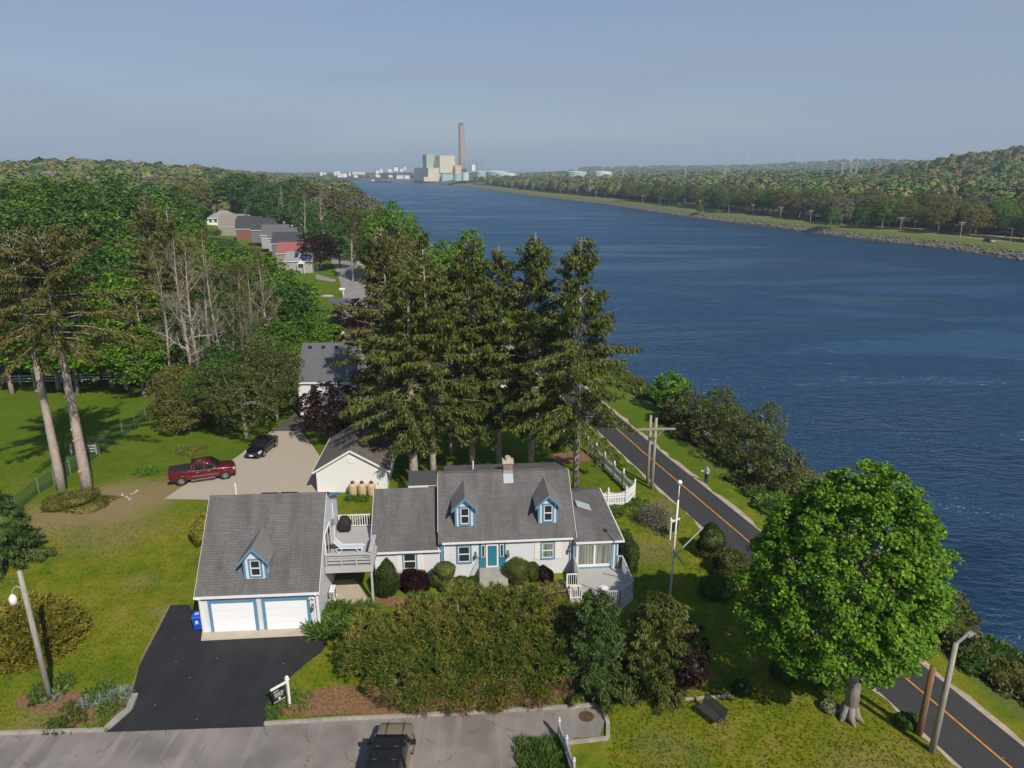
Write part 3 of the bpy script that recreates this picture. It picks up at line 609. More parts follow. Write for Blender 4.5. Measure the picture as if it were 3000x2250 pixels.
def gable_roof(mb, x0, x1, ye, yr, yb, ze, zr, zb, th=0.14):
    """front slope eave ye->ridge yr, back slope to yb"""
    mb.hexa([(x0, ye, ze-th), (x1, ye, ze-th), (x1, yr, zr-th), (x0, yr, zr-th), (x0, ye, ze), (x1, ye, ze), (x1, yr, zr), (x0, yr, zr)])
    mb.hexa([(x0, yr, zr-th), (x1, yr, zr-th), (x1, yb, zb-th), (x0, yb, zb-th), (x0, yr, zr), (x1, yr, zr), (x1, yb, zb), (x0, yb, zb)])
def dormer(parent, xa, xb, yf, zb, ze, zp, yback_e, yback_r, oh=0.28, over=0.32):
    """gabled dormer: front face at yf from zb up to eaves ze and peak zp"""
    xm = (xa+xb)/2; mb = MB(); mb.prism([(xa, yf, zb), (xb, yf, zb), (xb, yf, ze), (xm, yf, zp), (xa, yf, ze)], (0, yback_e-yf+0.5, 0)); d = mb.build('dormer', MSID, parent)
    sl = (zp-ze)/(xb-xm); zt = zp+0.16; xo = (xb-xm)+oh; zo = zt-sl*xo; mb = MB(); y0 = yf-over; th = 0.12
    for sg in (-1, 1):
        a, r = (xm+sg*xo), xm
        q = [(a, y0, zo), (r, y0, zt), (r, yback_r, zt), (a, yback_e, zo)]
        if sg < 0: q = q[::-1]
        mb.prism([(p[0], p[1], p[2]-th) for p in q], (0, 0, th))
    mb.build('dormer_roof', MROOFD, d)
    mb = MB(); h = 0.2
    for sg in (-1, 1):
        a = xm+sg*xo; mb.hexa([(a, y0-0.035, zo-h), (xm, y0-0.035, zt-h), (xm, y0-0.003, zt-h), (a, y0-0.003, zo-h), (a, y0-0.035, zo+0.0), (xm, y0-0.035, zt+0.0), (xm, y0-0.003, zt), (a, y0-0.003, zo)] if sg < 0 else
                [(xm, y0-0.035, zt-h), (a, y0-0.035, zo-h), (a, y0-0.003, zo-h), (xm, y0-0.003, zt-h), (xm, y0-0.035, zt), (a, y0-0.035, zo), (a, y0-0.003, zo), (xm, y0-0.003, zt)])
        mb.box(*(sorted((a-sg*0.03, a-sg*0.0))), y0, yback_e-0.2, zo-0.17, zo-0.125)
        xe = xa if sg < 0 else xb
        mb.box(xe-0.02 if sg < 0 else xe-0.12, xe+0.12 if sg < 0 else xe+0.02, yf-0.03, yf+0.12, zb, ze-0.02)
    mb.build('dormer_trim', MBLUE, d); return d
def lantern(parent, x, y, z, s=1.0):
    mb = MB(); mb.box(x-0.05*s, x+0.05*s, y-0.05, y+0.02, z, z+0.28*s); mb.beam((x, y-0.02, z+0.22*s), (x, y-0.2*s, z+0.3*s), 0.03, 0.03)
    mb.lathe([(0.02, 0.16), (0.10, 0.10), (0.11, 0.08), (0.09, -0.18), (0.03, -0.22)], (x, y-0.2*s, z+0.08*s), 8); mb.build('wall_lantern', MMETAL, parent)
def railing(mb, p, q, z0, ztop, bal=0.12, posts=True, capw=0.12, bw=0.035, bottom=0.12):
    p, q = Vector(p), Vector(q); L_ = (q-p).length; d = (q-p)/L_
    mb.beam((p.x, p.y, ztop), (q.x, q.y, ztop), capw, 0.045); mb.beam((p.x, p.y, z0+bottom), (q.x, q.y, z0+bottom), 0.05, 0.06)
    n = max(2, int(L_/bal))
    for i in range(1, n):
        r = p+d*(L_*i/n); mb.beam((r.x, r.y, z0+bottom), (r.x, r.y, ztop-0.02), bw, bw)
    if posts:
        for r in (p, q): mb.beam((r.x, r.y, z0-0.02), (r.x, r.y, ztop+0.02), 0.1, 0.1)
A4 = rad(4.2)
# ------------------------------------------------ garage with rooms above
G = thing('garage', 'two-car garage with blue trimmed white doors, grey shingle roof and one dormer', 'garage', (-19.81, 39.13, 0), A4)
mb = MB(); w = 7.35
mb.prism([(0, 0, -0.2), (0, 0, 2.55), (0, 4.5, 7.25), (0, 8.75, 5.2), (0, 8.75, -0.2)], (w, 0, 0)); mb.build('wall', MSID, G)
mb = MB(); ze, ye, yr, zr = 2.77, -0.20, 4.5, 7.5
mb.hexa([(-0.22, ye, ze-0.15), (w+0.16, ye, ze-0.15), (w+0.16, yr, zr-0.15), (-0.22, yr, zr-0.15), (-0.22, ye, ze), (w+0.16, ye, ze), (w+0.16, yr, zr), (-0.22, yr, zr)])
mb.hexa([(-0.22, yr, zr-0.15), (w+0.16, yr, zr-0.15), (w+0.16, 9.05, 5.12), (-0.22, 9.05, 5.12), (-0.22, yr, zr), (w+0.16, yr, zr), (w+0.16, 9.05, 5.27), (-0.22, 9.05, 5.27)])
roof = mb.build('roof', MROOF, G)
mb = MB(); mb.box(-0.25, w+0.2, ye-0.11, ye-0.01, ze-0.17, ze-0.03); mb.build('gutter', MWHITE, roof)
mb = MB(); mb.beam((w+0.19, yr+1.2, zr-0.75), (w+0.19, 9.05, 5.18), 0.05, 0.24); mb.build('fascia', MBLUE, roof)
for xr in (w+0.175, -0.235): mb = MB(); mb.beam((xr, ye, ze-0.15), (xr, yr, zr-0.15), 0.025, 0.16); mb.build('rake_board', MWHITE, roof)
mb = MB(); mb.box(0.02, w-0.02, -0.05, 0.01, 2.36, 2.6); mb.build('frieze', MBLUE, G)
for x0, x1 in ((0.68, 3.30), (4.02, 6.64)):
    mb = MB(); mb.box(x0-0.2, x0, -0.06, 0.02, 0.0, 2.3); mb.box(x1, x1+0.2, -0.06, 0.02, 0.0, 2.3); mb.box(x0, x1, -0.06, 0.02, 2.1, 2.3); d = mb.build('garage_door', MBLUE, G)
    mb = MB()
    for k in range(4): mb.box(x0, x1, -0.035, 0.02, 0.02+0.52*k, 0.02+0.52*k+0.505)
    mb.build('door_panel', MDOORW, d)
for xr in (-0.06, w-0.1): mb = MB(); mb.box(xr, xr+0.16, -0.08, 0.06, 0, 2.6); mb.build('corner_board', MWHITE, G)
for xr in (0.05, w-0.05): mb = MB(); mb.tube([(xr, -0.42, 2.68), (xr, -0.16, 2.45), (xr, -0.13, 0.1)], 0.045, 6); mb.build('downspout', MWHITE, G)
lantern(G, 7.02, -0.06, 1.55); mb = MB(); mb.lathe([(0.02, 0.1), (0.07, 0.04), (0.09, -0.12), (0.02, -0.13)], (6.88, -0.2, 2.28), 8, Euler((0.9, 0.4, 0)).to_matrix()); mb.lathe([(0.02, 0.1), (0.07, 0.04), (0.09, -0.12), (0.02, -0.13)], (7.1, -0.2, 2.3), 8, Euler((0.9, -0.4, 0)).to_matrix()); mb.build('flood_light', MWHITE, G)
d = dormer(G, 2.82, 4.22, 0.42, 3.5, 4.92, 5.72, 2.0, 3.15); window(G, 3.24, 3.86, 3.72, 4.82, 0.42, tw=0.12, name='dormer_window')
mb = MB(); mb.tube([(0.95, 6.2, 6.4), (0.95, 6.2, 7.55)], 0.06, 8); mb.build('vent_pipe', MWHITE, G)
for x in (3.0, 4.3): mb = MB(); zk = [zr-0.495*(q-yr) for q in (5.1, 6.1)]; mb.hexa([(x, 5.1, zk[0]-0.05), (x+0.95, 5.1, zk[0]-0.05), (x+0.95, 6.1, zk[1]-0.05), (x, 6.1, zk[1]-0.05), (x, 5.1, zk[0]+0.1), (x+0.95, 5.1, zk[0]+0.1), (x+0.95, 6.1, zk[1]+0.1), (x, 6.1, zk[1]+0.1)]); mb.build('roof_skylight', MBLACK, G, bevel=0.02)
# sliding door to the deck on its side wall
mb = MB(); X = w+0.03; mb.box(w, X+0.03, 3.4, 3.5, 2.75, 4.8); mb.box(w, X+0.03, 5.3, 5.4, 2.75, 4.8); mb.box(w, X+0.03, 3.5, 5.3, 4.7, 4.8); mb.box(w, X+0.02, 4.37, 4.45, 2.75, 4.7); d = mb.build('sliding_door', MWHITE, G); mb = MB(); mb.box(w, X, 3.5, 5.3, 2.77, 4.7); mb.build('pane', MGLASS, d)
lantern(G, w+0.12, 6.2, 4.3); mb = MB(); mb.tube([(w+0.06, 6.6, 5.6), (w+0.06, 6.6, 2.8)], 0.04, 6); mb.build('downspout', MWHITE, G)
# ------------------------------------------------ raised deck between garage and house
DK = thing('raised_deck', 'grey painted raised deck bridging garage and house over a concrete pad', 'deck', (-19.81, 39.13, 0), A4)
x0, x1, y0, y1, zf = 7.40, 10.55, 2.65, 8.35, 2.78
mb = MB(); mb.hexa([(x0, y0, zf-0.1), (x1, y0, zf-0.1), (x1, 5.3, zf-0.1), (x0, 5.3, zf-0.1), (x0, y0, zf), (x1, y0, zf), (x1, 5.3, zf), (x0, 5.3, zf)]); mb.box(x0, 10.2, 5.3, y1, zf-0.1, zf); mb.build('deck_floor', MDECK, DK)
for q in ((x0, x1+0.06, y0-0.06, y0-0.01, zf-0.42, zf+0.02), (x1, x1+0.05, y0, 5.3, zf-0.42, zf+0.02), (x0, 10.3, y1, y1+0.05, zf-0.35, zf)): mb = MB(); mb.box(*q); mb.build('rim_board', MGREYP, DK)
for px in (x1-0.1,): mb = MB(); mb.box(px-0.05, px+0.09, y0-0.02, y0+0.12, 0, zf-0.1); mb.build('post', MGREYP, DK)
mb = MB(); mb.box(10.0, 10.14, 8.1, 8.24, 0, zf-0.1); mb.build('post', MGREYP, DK)
def rail3(mb, p, q, zf, n):
    p, q = Vector(p), Vector(q); zt = zf+0.92
    mb.beam((p.x, p.y, zt), (q.x, q.y, zt), 0.30, 0.05)
    for h in (0.28, 0.52, 0.74): mb.beam((p.x, p.y, zf+h), (q.x, q.y, zf+h), 0.04, 0.13)
    for i in range(n+1):
        r = p.lerp(q, i/n); mb.beam((r.x, r.y, zf-0.02), (r.x, r.y, zt), 0.09, 0.14)
mb = MB(); rail3(mb, (x0+0.1, y0+0.05, 0), (x1-0.05, y0+0.05, 0), zf, 3); mb.build('front_railing', MGREYP, DK); mb = MB(); rail3(mb, (x1-0.1, y0+0.1, 0), (x1-0.1, 5.2, 0), zf, 2); mb.build('side_railing', MGREYP, DK)
mb = MB(); railing(mb, (x0+0.1, y1-0.08, 0), (8.85, y1-0.08, 0), zf, zf+1.0, 0.16, bw=0.05); railing(mb, (8.85, y1-0.08, 0), (10.1, y1-0.08, 0), zf, zf+1.0, 0.16, bw=0.05); mb.build('rear_railing', MWHITE, DK)
def gl(x, y, z=0.0, a=A4, o=(-19.81, 39.13)): return Vector((o[0]+x*math.cos(a)-y*math.sin(a), o[1]+x*math.sin(a)+y*math.cos(a), z))
# chaise longue on the deck
ch = thing('sun_lounger', 'white framed sun lounger with pale blue sling on the raised deck', 'lounger', gl(8.7, 4.75, zf), A4+rad(-2))
mb = MB()
for s in (-0.3, 0.3):
    mb.tube([(-0.55, s, 0.36), (0.95, s, 0.36), (1.05, s, 0.28)], 0.028, 6); mb.tube([(-0.5, s, 0.36), (-0.98, s, 0.86)], 0.028, 6)
    mb.tube([(0.55, s, 0.36), (0.72, s, 0.02), (0.86, s, 0.02), (1.05, s, 0.30)], 0.026, 6); mb.tube([(-0.4, s, 0.36), (-0.55, s, 0.02), (-0.72, s, 0.02), (-0.85, s, 0.33), (-0.45, s, 0.36)], 0.026, 6)
mb.tube([(0.95, -0.3, 0.36), (0.95, 0.3, 0.36)], 0.026, 6); mb.tube([(-0.98, -0.3, 0.86), (-0.98, 0.3, 0.86)], 0.026, 6); mb.build('frame', MWHITE, ch)
msl = plain('pale_sling', (0.52, 0.58, 0.66), 0.7, 0.05, 5); mb = MB(); mb.hexa([(-0.5, -0.27, 0.35), (0.93, -0.27, 0.35), (0.93, 0.27, 0.35), (-0.5, 0.27, 0.35), (-0.5, -0.27, 0.365), (0.93, -0.27, 0.365), (0.93, 0.27, 0.365), (-0.5, 0.27, 0.365)]); mb.build('seat', msl, ch)
mb = MB(); mb.hexa([(-0.97, -0.27, 0.84), (-0.5, -0.27, 0.35), (-0.5, 0.27, 0.35), (-0.97, 0.27, 0.84), (-0.955, -0.27, 0.855), (-0.49, -0.27, 0.37), (-0.49, 0.27, 0.37), (-0.955, 0.27, 0.855)]); mb.build('backrest', msl, ch)
# covered grill
rng = np.random.default_rng(4); mb = MB(); rings = []
for z, wx, wy in ((0.0, 0.36, 0.30), (0.05, 0.40, 0.33), (0.35, 0.42, 0.34), (0.62, 0.47, 0.36), (0.78, 0.44, 0.33), (0.95, 0.30, 0.25), (1.1, 0.27, 0.22), (1.18, 0.2, 0.15)):
    r = []
    for k in range(24):
        a = 6.2832*k/24; e = 0.35; cx = math.copysign(abs(math.cos(a))**e, math.cos(a)); sy = math.copysign(abs(math.sin(a))**e, math.sin(a)); f = 1+0.05*math.sin(5*a+z*3)+0.02*rng.normal(); r.append((wx*cx*f, wy*sy*f, z))
    rings.append(r)
mb.loft(rings); go = mb.build('grill', plain('black_grill_cover', (0.012, 0.012, 0.012), 0.75, 0.3, 6), None, True); go.location = gl(7.98, 7.75, zf); go.rotation_euler.z = A4; tag(go, 'barbecue grill under a black cloth cover on the raised deck', 'grill')
# heat pump unit
ac = thing('heat_pump', 'white outdoor heat pump unit standing beside the garage wall', 'heat pump', gl(7.72, 2.85), A4)
mb = MB(); mb.box(-0.17, 0.17, -0.42, 0.42, 0.38, 1.05); mb.build('casing', MWHITE, ac, bevel=0.02); mb = MB(); mb.box(-0.14, 0.13, -0.436, -0.423, 0.46, 0.98); mb.lathe([(0.27, 0), (0.27, 0.015), (0.02, 0.02)], (0.172, 0.0, 0.72), 16, Euler((0, rad(90), 0)).to_matrix()); mb.build('fan_grille', plain('grille_grey', (0.25, 0.25, 0.24), 0.5), ac)
for s in (-0.32, 0.32): mb = MB(); mb.box(-0.28, 0.24, s-0.03, s+0.03, 0.3, 0.36); mb.tube([(-0.14, s, 0.3), (-0.2, s, 0)], 0.03, 5); mb.tube([(0.16, s, 0.3), (0.26, s, 0)], 0.03, 5); mb.build('leg', MWHITE, ac)
# ------------------------------------------------ main house
MO = (-5.0, 45.5); HA = rad(4.6)
def ml(x, y, z=0.0): return gl(x, y, z, HA, MO)
H = thing('house', 'grey shingled Cape house with teal door, two blue dormers and brick chimney', 'house', (MO[0], MO[1], 0), HA)
mb = MB(); mb.prism([(0, 0, -0.2), (0, 0, 2.88), (0, 4.2, 6.2), (0, 8.4, 2.88), (0, 8.4, -0.2)], (9.45, 0, 0)); mb.build('wall', MSID, H)
mb = MB(); mb.box(0.35, 9.1, 4.3, 8.35, 2.5, 4.9); mb.build('rear_dormer_wall', MSID, H)
mb = MB(); mb.box(-4.9, -0.01, 0.06, 8.0, -0.2, 2.25); mb.prism([(-4.9, 0.06, 2.25), (-4.9, 4.0, 5.05), (-4.9, 8.0, 2.3)], (4.89, 0, 0)); mb.build('wing_wall', MSID, H)
mb = MB(); gable_roof(mb, -0.3, 9.68, -0.20, 4.2, 8.75, 2.98, 6.55, 3.0); roof = mb.build('roof', MROOF, H)
mb = MB(); mb.hexa([(0.15, 4.05, 6.42), (9.35, 4.05, 6.42), (9.35, 8.7, 4.9), (0.15, 8.7, 4.9), (0.15, 4.05, 6.63), (9.35, 4.05, 6.63), (9.35, 8.7, 5.1), (0.15, 8.7, 5.1)]); mb.build('rear_roof', MROOF, roof)
mb = MB(); gable_roof(mb, -5.12, -0.31, -0.14, 4.0, 8.3, 2.38, 5.40, 2.4); mb.build('wing_roof', MROOF, H)
for q in ((-0.02, 9.74, -0.31, -0.205, 2.85, 2.97), (-5.15, -0.12, -0.25, -0.145, 2.25, 2.37)): mb = MB(); mb.box(*q); mb.build('gutter', MWHITE, H)
for a, b_ in (((9.695, -0.3, 2.95), (9.695, 4.2, 6.41)), ((-0.315, 0.4, 3.46), (-0.315, 4.2, 6.41)), ((-5.135, -0.3, 2.35), (-5.135, 4.0, 5.27))): mb = MB(); mb.beam(a, b_, 0.025, 0.15); mb.build('rake_board', MWHITE, H)
mb = MB(); mb.box(0.05, 9.4, -0.04, 0.01, 2.70, 2.85); mb.box(-4.85, -0.05, 0.02, 0.07, 2.1, 2.27); mb.box(-0.14, 0.06, -0.06, 0.04, 0.1, 2.9); mb.build('frieze', MBLUE, H)
for q in ([(0.12, -0.28, 2.88), (0.12, -0.12, 2.6), (0.12, -0.1, 0.1)], [(9.35, -0.28, 2.88), (9.3, -0.12, 2.6), (9.3, -0.1, 0.5)], [(-4.82, -0.36, 2.35), (-4.82, -0.06, 2.1), (-4.82, -0.05, 0.1)]): mb = MB(); mb.tube(q, 0.045, 6); mb.build('downspout', MWHITE, H)
for xa in (0.95, 7.0):
    d = dormer(H, xa, xa+1.42, 0.68, 3.75, 5.27, 5.98, 2.6, 3.5, oh=0.26); window(H, xa+0.40, xa+1.02, 3.95, 5.2, 0.68, tw=0.13, name='dormer_window')
window(H, 1.12, 1.95, 1.25, 2.5, 0.0, tw=0.14); window(H, 7.2, 8.05, 1.3, 2.5, 0.0, tw=0.12, shutters=0.42, gm=MCURT); window(H, -2.82, -1.94, 0.85, 2.05, 0.06, tw=0.10, shutters=0.40)
# entrance
mb = MB(); mb.box(2.62, 3.12, -0.05, 0.01, 0.72, 2.72); mb.box(4.02, 4.55, -0.05, 0.01, 0.72, 2.72); mb.box(3.12, 4.02, -0.05, 0.01, 2.6, 2.72); ent = mb.build('door_surround', MTEAL, H)
for x in (2.8, 4.14): mb = MB(); mb.box(x, x+0.26, -0.07, 0.0, 1.58, 2.58); sl = mb.build('sidelight', MWHITE, ent); mb = MB(); mb.box(x+0.05, x+0.21, -0.085, -0.01, 1.63, 2.53); mb.build('pane', MGLASS, sl) if False else mb.build('sidelight_glass', MGLASS, ent)
mb = MB(); mb.box(3.12, 3.24, -0.09, 0.01, 0.74, 2.6); mb.box(3.9, 4.02, -0.09, 0.01, 0.74, 2.6); mb.box(3.24, 3.9, -0.09, 0.01, 2.5, 2.6); mb.box(3.24, 3.9, -0.09, 0.01, 0.74, 0.84); dr = mb.build('front_door', MWHITE, H)
mb = MB(); mb.box(3.24, 3.9, -0.05, 0.0, 0.84, 2.5); mb.box(3.34, 3.8, -0.062, -0.05, 0.95, 1.5); mb.box(3.34, 3.8, -0.062, -0.05, 1.6, 2.38); mb.build('door_panel', MTEAL, dr); mb = MB(); mb.beam((3.29, -0.1, 1.5), (3.29, -0.1, 1.66), 0.05, 0.06); mb.build('handle', MMETAL, dr)
lantern(H, 2.38, -0.03, 1.72, 1.2); lantern(H, 4.72, -0.03, 1.72, 1.2); lantern(H, 9.2, -0.03, 1.9, 1.2)
mb = MB(); mb.box(2.55, 4.6, -1.7, -0.01, -0.1, 0.7); mb.box(2.55, 4.6, -2.05, -1.7, -0.1, 0.47); mb.box(2.55, 4.6, -2.4, -2.05, -0.1, 0.24); mb.build('entrance_steps', plain('step_concrete', (0.36, 0.35, 0.30), 0.9, 0.18, 1.5, bmp=0.3), H, bevel=0.015)
mb = MB()
for x in (2.58,):
    mb.tube([(x, -0.05, 1.6), (x, -1.65, 1.55), (x, -2.35, 0.95), (x, -2.35, 0.2)], 0.02, 5)
    for k in range(9): mb.tube([(x, -0.15-0.18*k, 0.7), (x, -0.15-0.18*k, 1.56)], 0.01, 4)
mb.build('handrail', plain('iron', (0.02, 0.02, 0.02), 0.5), H)
mb = MB(); mb.box(4.68, 5.38, 3.92, 4.6, 5.4, 7.12); chm = mb.build('chimney', MBRICK, H); mb = MB(); mb.box(4.60, 5.46, 3.84, 4.68, 7.12, 7.32); mb.build('chimney_crown', plain('crown_mortar', (0.50, 0.43, 0.34), 0.9, 0.15, 4), chm, bevel=0.03)
mb = MB(); mb.lathe([(0.2, 0), (0.2, 0.3), (0.15, 0.3), (0.15, 0.05)], (5.03, 4.26, 7.32), 12); mb.build('flue', plain('clay_flue', (0.55, 0.44, 0.33), 0.9), chm)
mb = MB(); mb.hexa([(4.66, 3.3, 5.81), (5.40, 3.3, 5.81), (5.40, 3.92, 6.313), (4.66, 3.92, 6.313), (4.66, 3.3, 5.835), (5.40, 3.3, 5.835), (5.40, 3.92, 6.338), (4.66, 3.92, 6.338)]); mb.box(4.66, 5.40, 3.895, 3.915, 6.2, 6.6); mb.build('flashing', plain('lead_flashing', (0.50, 0.54, 0.57), 0.4, 0.1, 6, 0.4), chm)
mb = MB(); mb.tube([(2.4, 5.0, 6.3), (2.4, 5.0, 7.0)], 0.055, 8); mb.build('vent_pipe', MWHITE, H)
# sunroom
SX0, SX1, SYF, SYB = 9.46, 12.75, -0.45, 7.95
mb = MB(); mb.box(SX0, SX1, SYF, SYB, -0.1, 2.72); mb.build('sunroom_wall', MSID, H)
mb = MB(); e0, e1, f0, f1, ze, zr = 9.47, 13.05, -0.66, 8.2, 2.86, 4.15; pr0, pr1 = (9.47, 2.7, zr), (9.47, 4.65, zr)
mb.face((e0, f0, ze), (e1, f0, ze), pr0); mb.face((e1, f0, ze), (e1, f1, ze), pr1, pr0); mb.face((e1, f1, ze), (e0, f1, ze), pr1)
mb.face((e0, f0, ze-0.1), (e0, f1, ze-0.1), (e1, f1, ze-0.1), (e1, f0, ze-0.1)); mb.face((e0, f0, ze-0.1), (e1, f0, ze-0.1), (e1, f0, ze), (e0, f0, ze)); mb.face((e1, f0, ze-0.1), (e1, f1, ze-0.1), (e1, f1, ze), (e1, f0, ze)); mb.face((e1, f1, ze-0.1), (e0, f1, ze-0.1), (e0, f1, ze), (e1, f1, ze)); sr = mb.build('sunroom_roof', MROOF, H)
mb = MB(); mb.box(e0+0.1, e1+0.08, f0-0.09, f0-0.004, ze-0.15, ze-0.02); mb.box(e1+0.004, e1+0.09, f0, f1, ze-0.15, ze-0.02); mb.build('gutter', MWHITE, sr)
sl = (zr-ze)/(e1-e0)
def rz_(x): return zr-(x-e0)*sl
mb = MB(); xa, xb, ya, yb = 10.15, 11.35, 2.55, 3.75
mb.hexa([(xa, ya, rz_(xa)-0.05), (xb, ya, rz_(xb)-0.05), (xb, yb, rz_(xb)-0.05), (xa, yb, rz_(xa)-0.05), (xa, ya, rz_(xa)+0.14), (xb, ya, rz_(xb)+0.14), (xb, yb, rz_(xb)+0.14), (xa, yb, rz_(xa)+0.14)]); sk = mb.build('skylight', plain('skylight_frame', (0.16, 0.13, 0.11), 0.5), H)
mb = MB(); xa, xb, ya, yb = xa+0.06, xb-0.06, ya+0.06, yb-0.06; mb.hexa([(xa, ya, rz_(xa)+0.1), (xb, ya, rz_(xb)+0.1), (xb, yb, rz_(xb)+0.1), (xa, yb, rz_(xa)+0.1), (xa, ya, rz_(xa)+0.15), (xb, ya, rz_(xb)+0.15), (xb, yb, rz_(xb)+0.15), (xa, yb, rz_(xa)+0.15)]); mb.build('dome', glass('skylight_dome', (0.42, 0.50, 0.52)), sk)
mb = MB(); y = SYF; mb.box(9.5, 12.5, y-0.04, y, 2.58, 2.72); mb.box(9.5, 9.66, y-0.04, y, 0.62, 2.58); mb.box(12.28, 12.4, y-0.04, y, 0.62, 2.58); mb.box(9.66, 12.28, y-0.04, y, 0.54, 0.70); mb.box(12.55, 12.66, y-0.04, y, 0.6, 2.7); mb.build('sunroom_trim', MBLUE, H)
mb = MB(); mb.box(9.66, 12.28, y-0.07, y, 2.46, 2.58); mb.box(9.66, 12.28, y-0.07, y, 0.70, 0.90); mb.box(9.66, 9.8, y-0.07, y, 0.90, 2.46); mb.box(12.14, 12.28, y-0.07, y, 0.90, 2.46); mb.box(10.92, 11.06, y-0.08, y, 0.90, 2.46); sd_ = mb.build('patio_door', MWHITE, H); mb = MB(); mb.box(9.8, 12.14, y-0.03, y, 0.90, 2.46); mb.build('pane', MCURT, sd_)
# ------------------------------------------------ octagonal front deck
PD = thing('patio_deck', 'grey front deck with octagonal railing below the sunroom doors', 'deck', (MO[0], MO[1], 0), HA)
poly = [(9.48, -0.48), (13.1, -0.48), (13.1, -3.8), (11.9, -5.0), (10.7, -5.0), (9.48, -3.9)]
mb = MB(); mb.prism([(p[0], p[1], 0.44) for p in poly[::-1]], (0, 0, 0.1)); o = mb.build('deck_floor', decking_mat('front_deck_boards', (0.47, 0.45, 0.42)), PD)
mb = MB()
for a, b_ in zip(poly[1:], poly[2:]+poly[:1]):
    if a == (9.48, -3.9): break
    mb.beam((a[0], a[1], 0.42), (b_[0], b_[1], 0.42), 0.06, 0.26); mb.beam((a[0], a[1], 0.12), (b_[0], b_[1], 0.12), 0.03, 0.3)
mb.build('rim_board', MGREYP, PD)
segs = [((13.05, -0.55), (13.05, -3.8)), ((13.05, -3.8), (11.88, -4.95)), ((11.88, -4.95), (10.7, -4.95)), ((10.7, -4.95), (9.53, -3.92)), ((12.75, -0.52), (13.05, -0.55)), ((9.53, -0.55), (9.53, -2.4))]
for p, q in segs:
    mb = MB(); railing(mb, (*p, 0), (*q, 0), 0.54, 1.50, 0.13, bw=0.045); mb.build('railing', MGREYP, PD)
mb = MB(); mb.box(9.1, 9.48, -3.8, -2.45, -0.05, 0.36); mb.box(8.75, 9.1, -3.8, -2.45, -0.05, 0.18); mb.build('steps', MGREYP, PD)
mb = MB(); railing(mb, (9.48, -3.9, 0), (8.72, -3.9, 0), 0.3, 1.35, 0.14, bw=0.045); railing(mb, (9.48, -2.35, 0), (8.72, -2.35, 0), 0.3, 1.3, 0.14, bw=0.03); mb.build('stair_railing', MWHITE, PD)
tb = thing('side_table', 'small round white table on the octagonal front deck', 'table', ml(11.05, -3.75, 0.54), 0); mb = MB(); mb.lathe([(0.30, 0.42), (0.32, 0.44), (0.32, 0.46), (0.04, 0.47), (0.03, 0.53)], n=20); mb.build('tabletop', MWHITE, tb)
for k in range(3): mb = MB(); a = 2.1*k; mb.tube([(0.2*math.cos(a), 0.2*math.sin(a), 0.42), (0.26*math.cos(a), 0.26*math.sin(a), 0)], 0.018, 5); mb.build('leg', MWHITE, tb)

# ------------------------------------------------ white shed behind the garage
SH = thing('shed', 'white clapboard outbuilding with gable vent and brown shingle roof', 'outbuilding', (-17.85, 59.75, 0), rad(3))
MROOFB = shingle_roof('brown_shingles', (0.17, 0.145, 0.115), (0.125, 0.105, 0.085), amount=0.3)
mb = MB(); w = 6.3; mb.prism([(0, 0, -0.2), (w, 0, -0.2), (w, 0, 2.15), (w/2, 0, 4.0), (0, 0, 2.15)], (0, 8.6, 0)); mb.build('wall', MCLAP, SH)
mb = MB()
for sg, xa in ((-1, -0.35), (1, w+0.35)):
    q = [(xa, -0.22, 2.03), (w/2, -0.22, 4.12), (w/2, 8.8, 4.12), (xa, 8.8, 2.03)]
    if sg > 0: q = q[::-1]
    mb.prism([(p[0], p[1], p[2]) for p in q[::-1]], (0, 0, 0.1))
roof = mb.build('roof', MROOFB, SH)
mb = MB()
for xa in (-0.35, w+0.35): mb.beam((xa, -0.245, 2.04), (w/2, -0.245, 4.13), 0.04, 0.17)
mb.box(-0.42, -0.36, -0.2, 8.8, 1.98, 2.12); mb.box(w+0.36, w+0.42, -0.2, 8.8, 1.98, 2.12); mb.build('trim', MWHITE, roof)
mb = MB(); mb.lathe([(0.27, 0), (0.27, 0.05), (0.22, 0.06), (0.21, 0.03)], (w/2, 0.0, 3.15), 20, Euler((rad(90), 0, 0)).to_matrix()); mb.build('gable_vent', MWHITE, SH)
for xr in (-0.05, w-0.1): mb = MB(); mb.box(xr, xr+0.15, -0.04, 0.1, 0, 2.1); mb.build('corner_board', MWHITE, SH)
# propane tanks against it
def tank(x, lab):
    t = thing('propane_tank', lab, 'gas tank', (x, 59.15, 0), 0.0, 'tan gas tanks at the shed')
    prof = [(0.28, 0.0), (0.30, 0.06), (0.36, 0.16), (0.38, 0.24), (0.38, 1.02), (0.35, 1.13), (0.26, 1.2), (0.12, 1.24)]
    mb = MB(); mb.lathe(prof, n=20); mb.build('body', plain('tan_tank_paint', (0.56, 0.40, 0.23), 0.5, 0.06, 2), t, True); mb = MB(); mb.lathe([(0.16, 1.2), (0.17, 1.36), (0.14, 1.42), (0.05, 1.43)], n=14); mb.build('cap', plain('tank_cap', (0.06, 0.045, 0.04), 0.5), t, True); return t
tank(-14.5, 'leftmost tan propane tank of the three against the white shed'); tank(-13.65, 'middle tan propane tank of the three against the white shed'); tank(-12.8, 'rightmost tan propane tank, half hidden by the house roof')
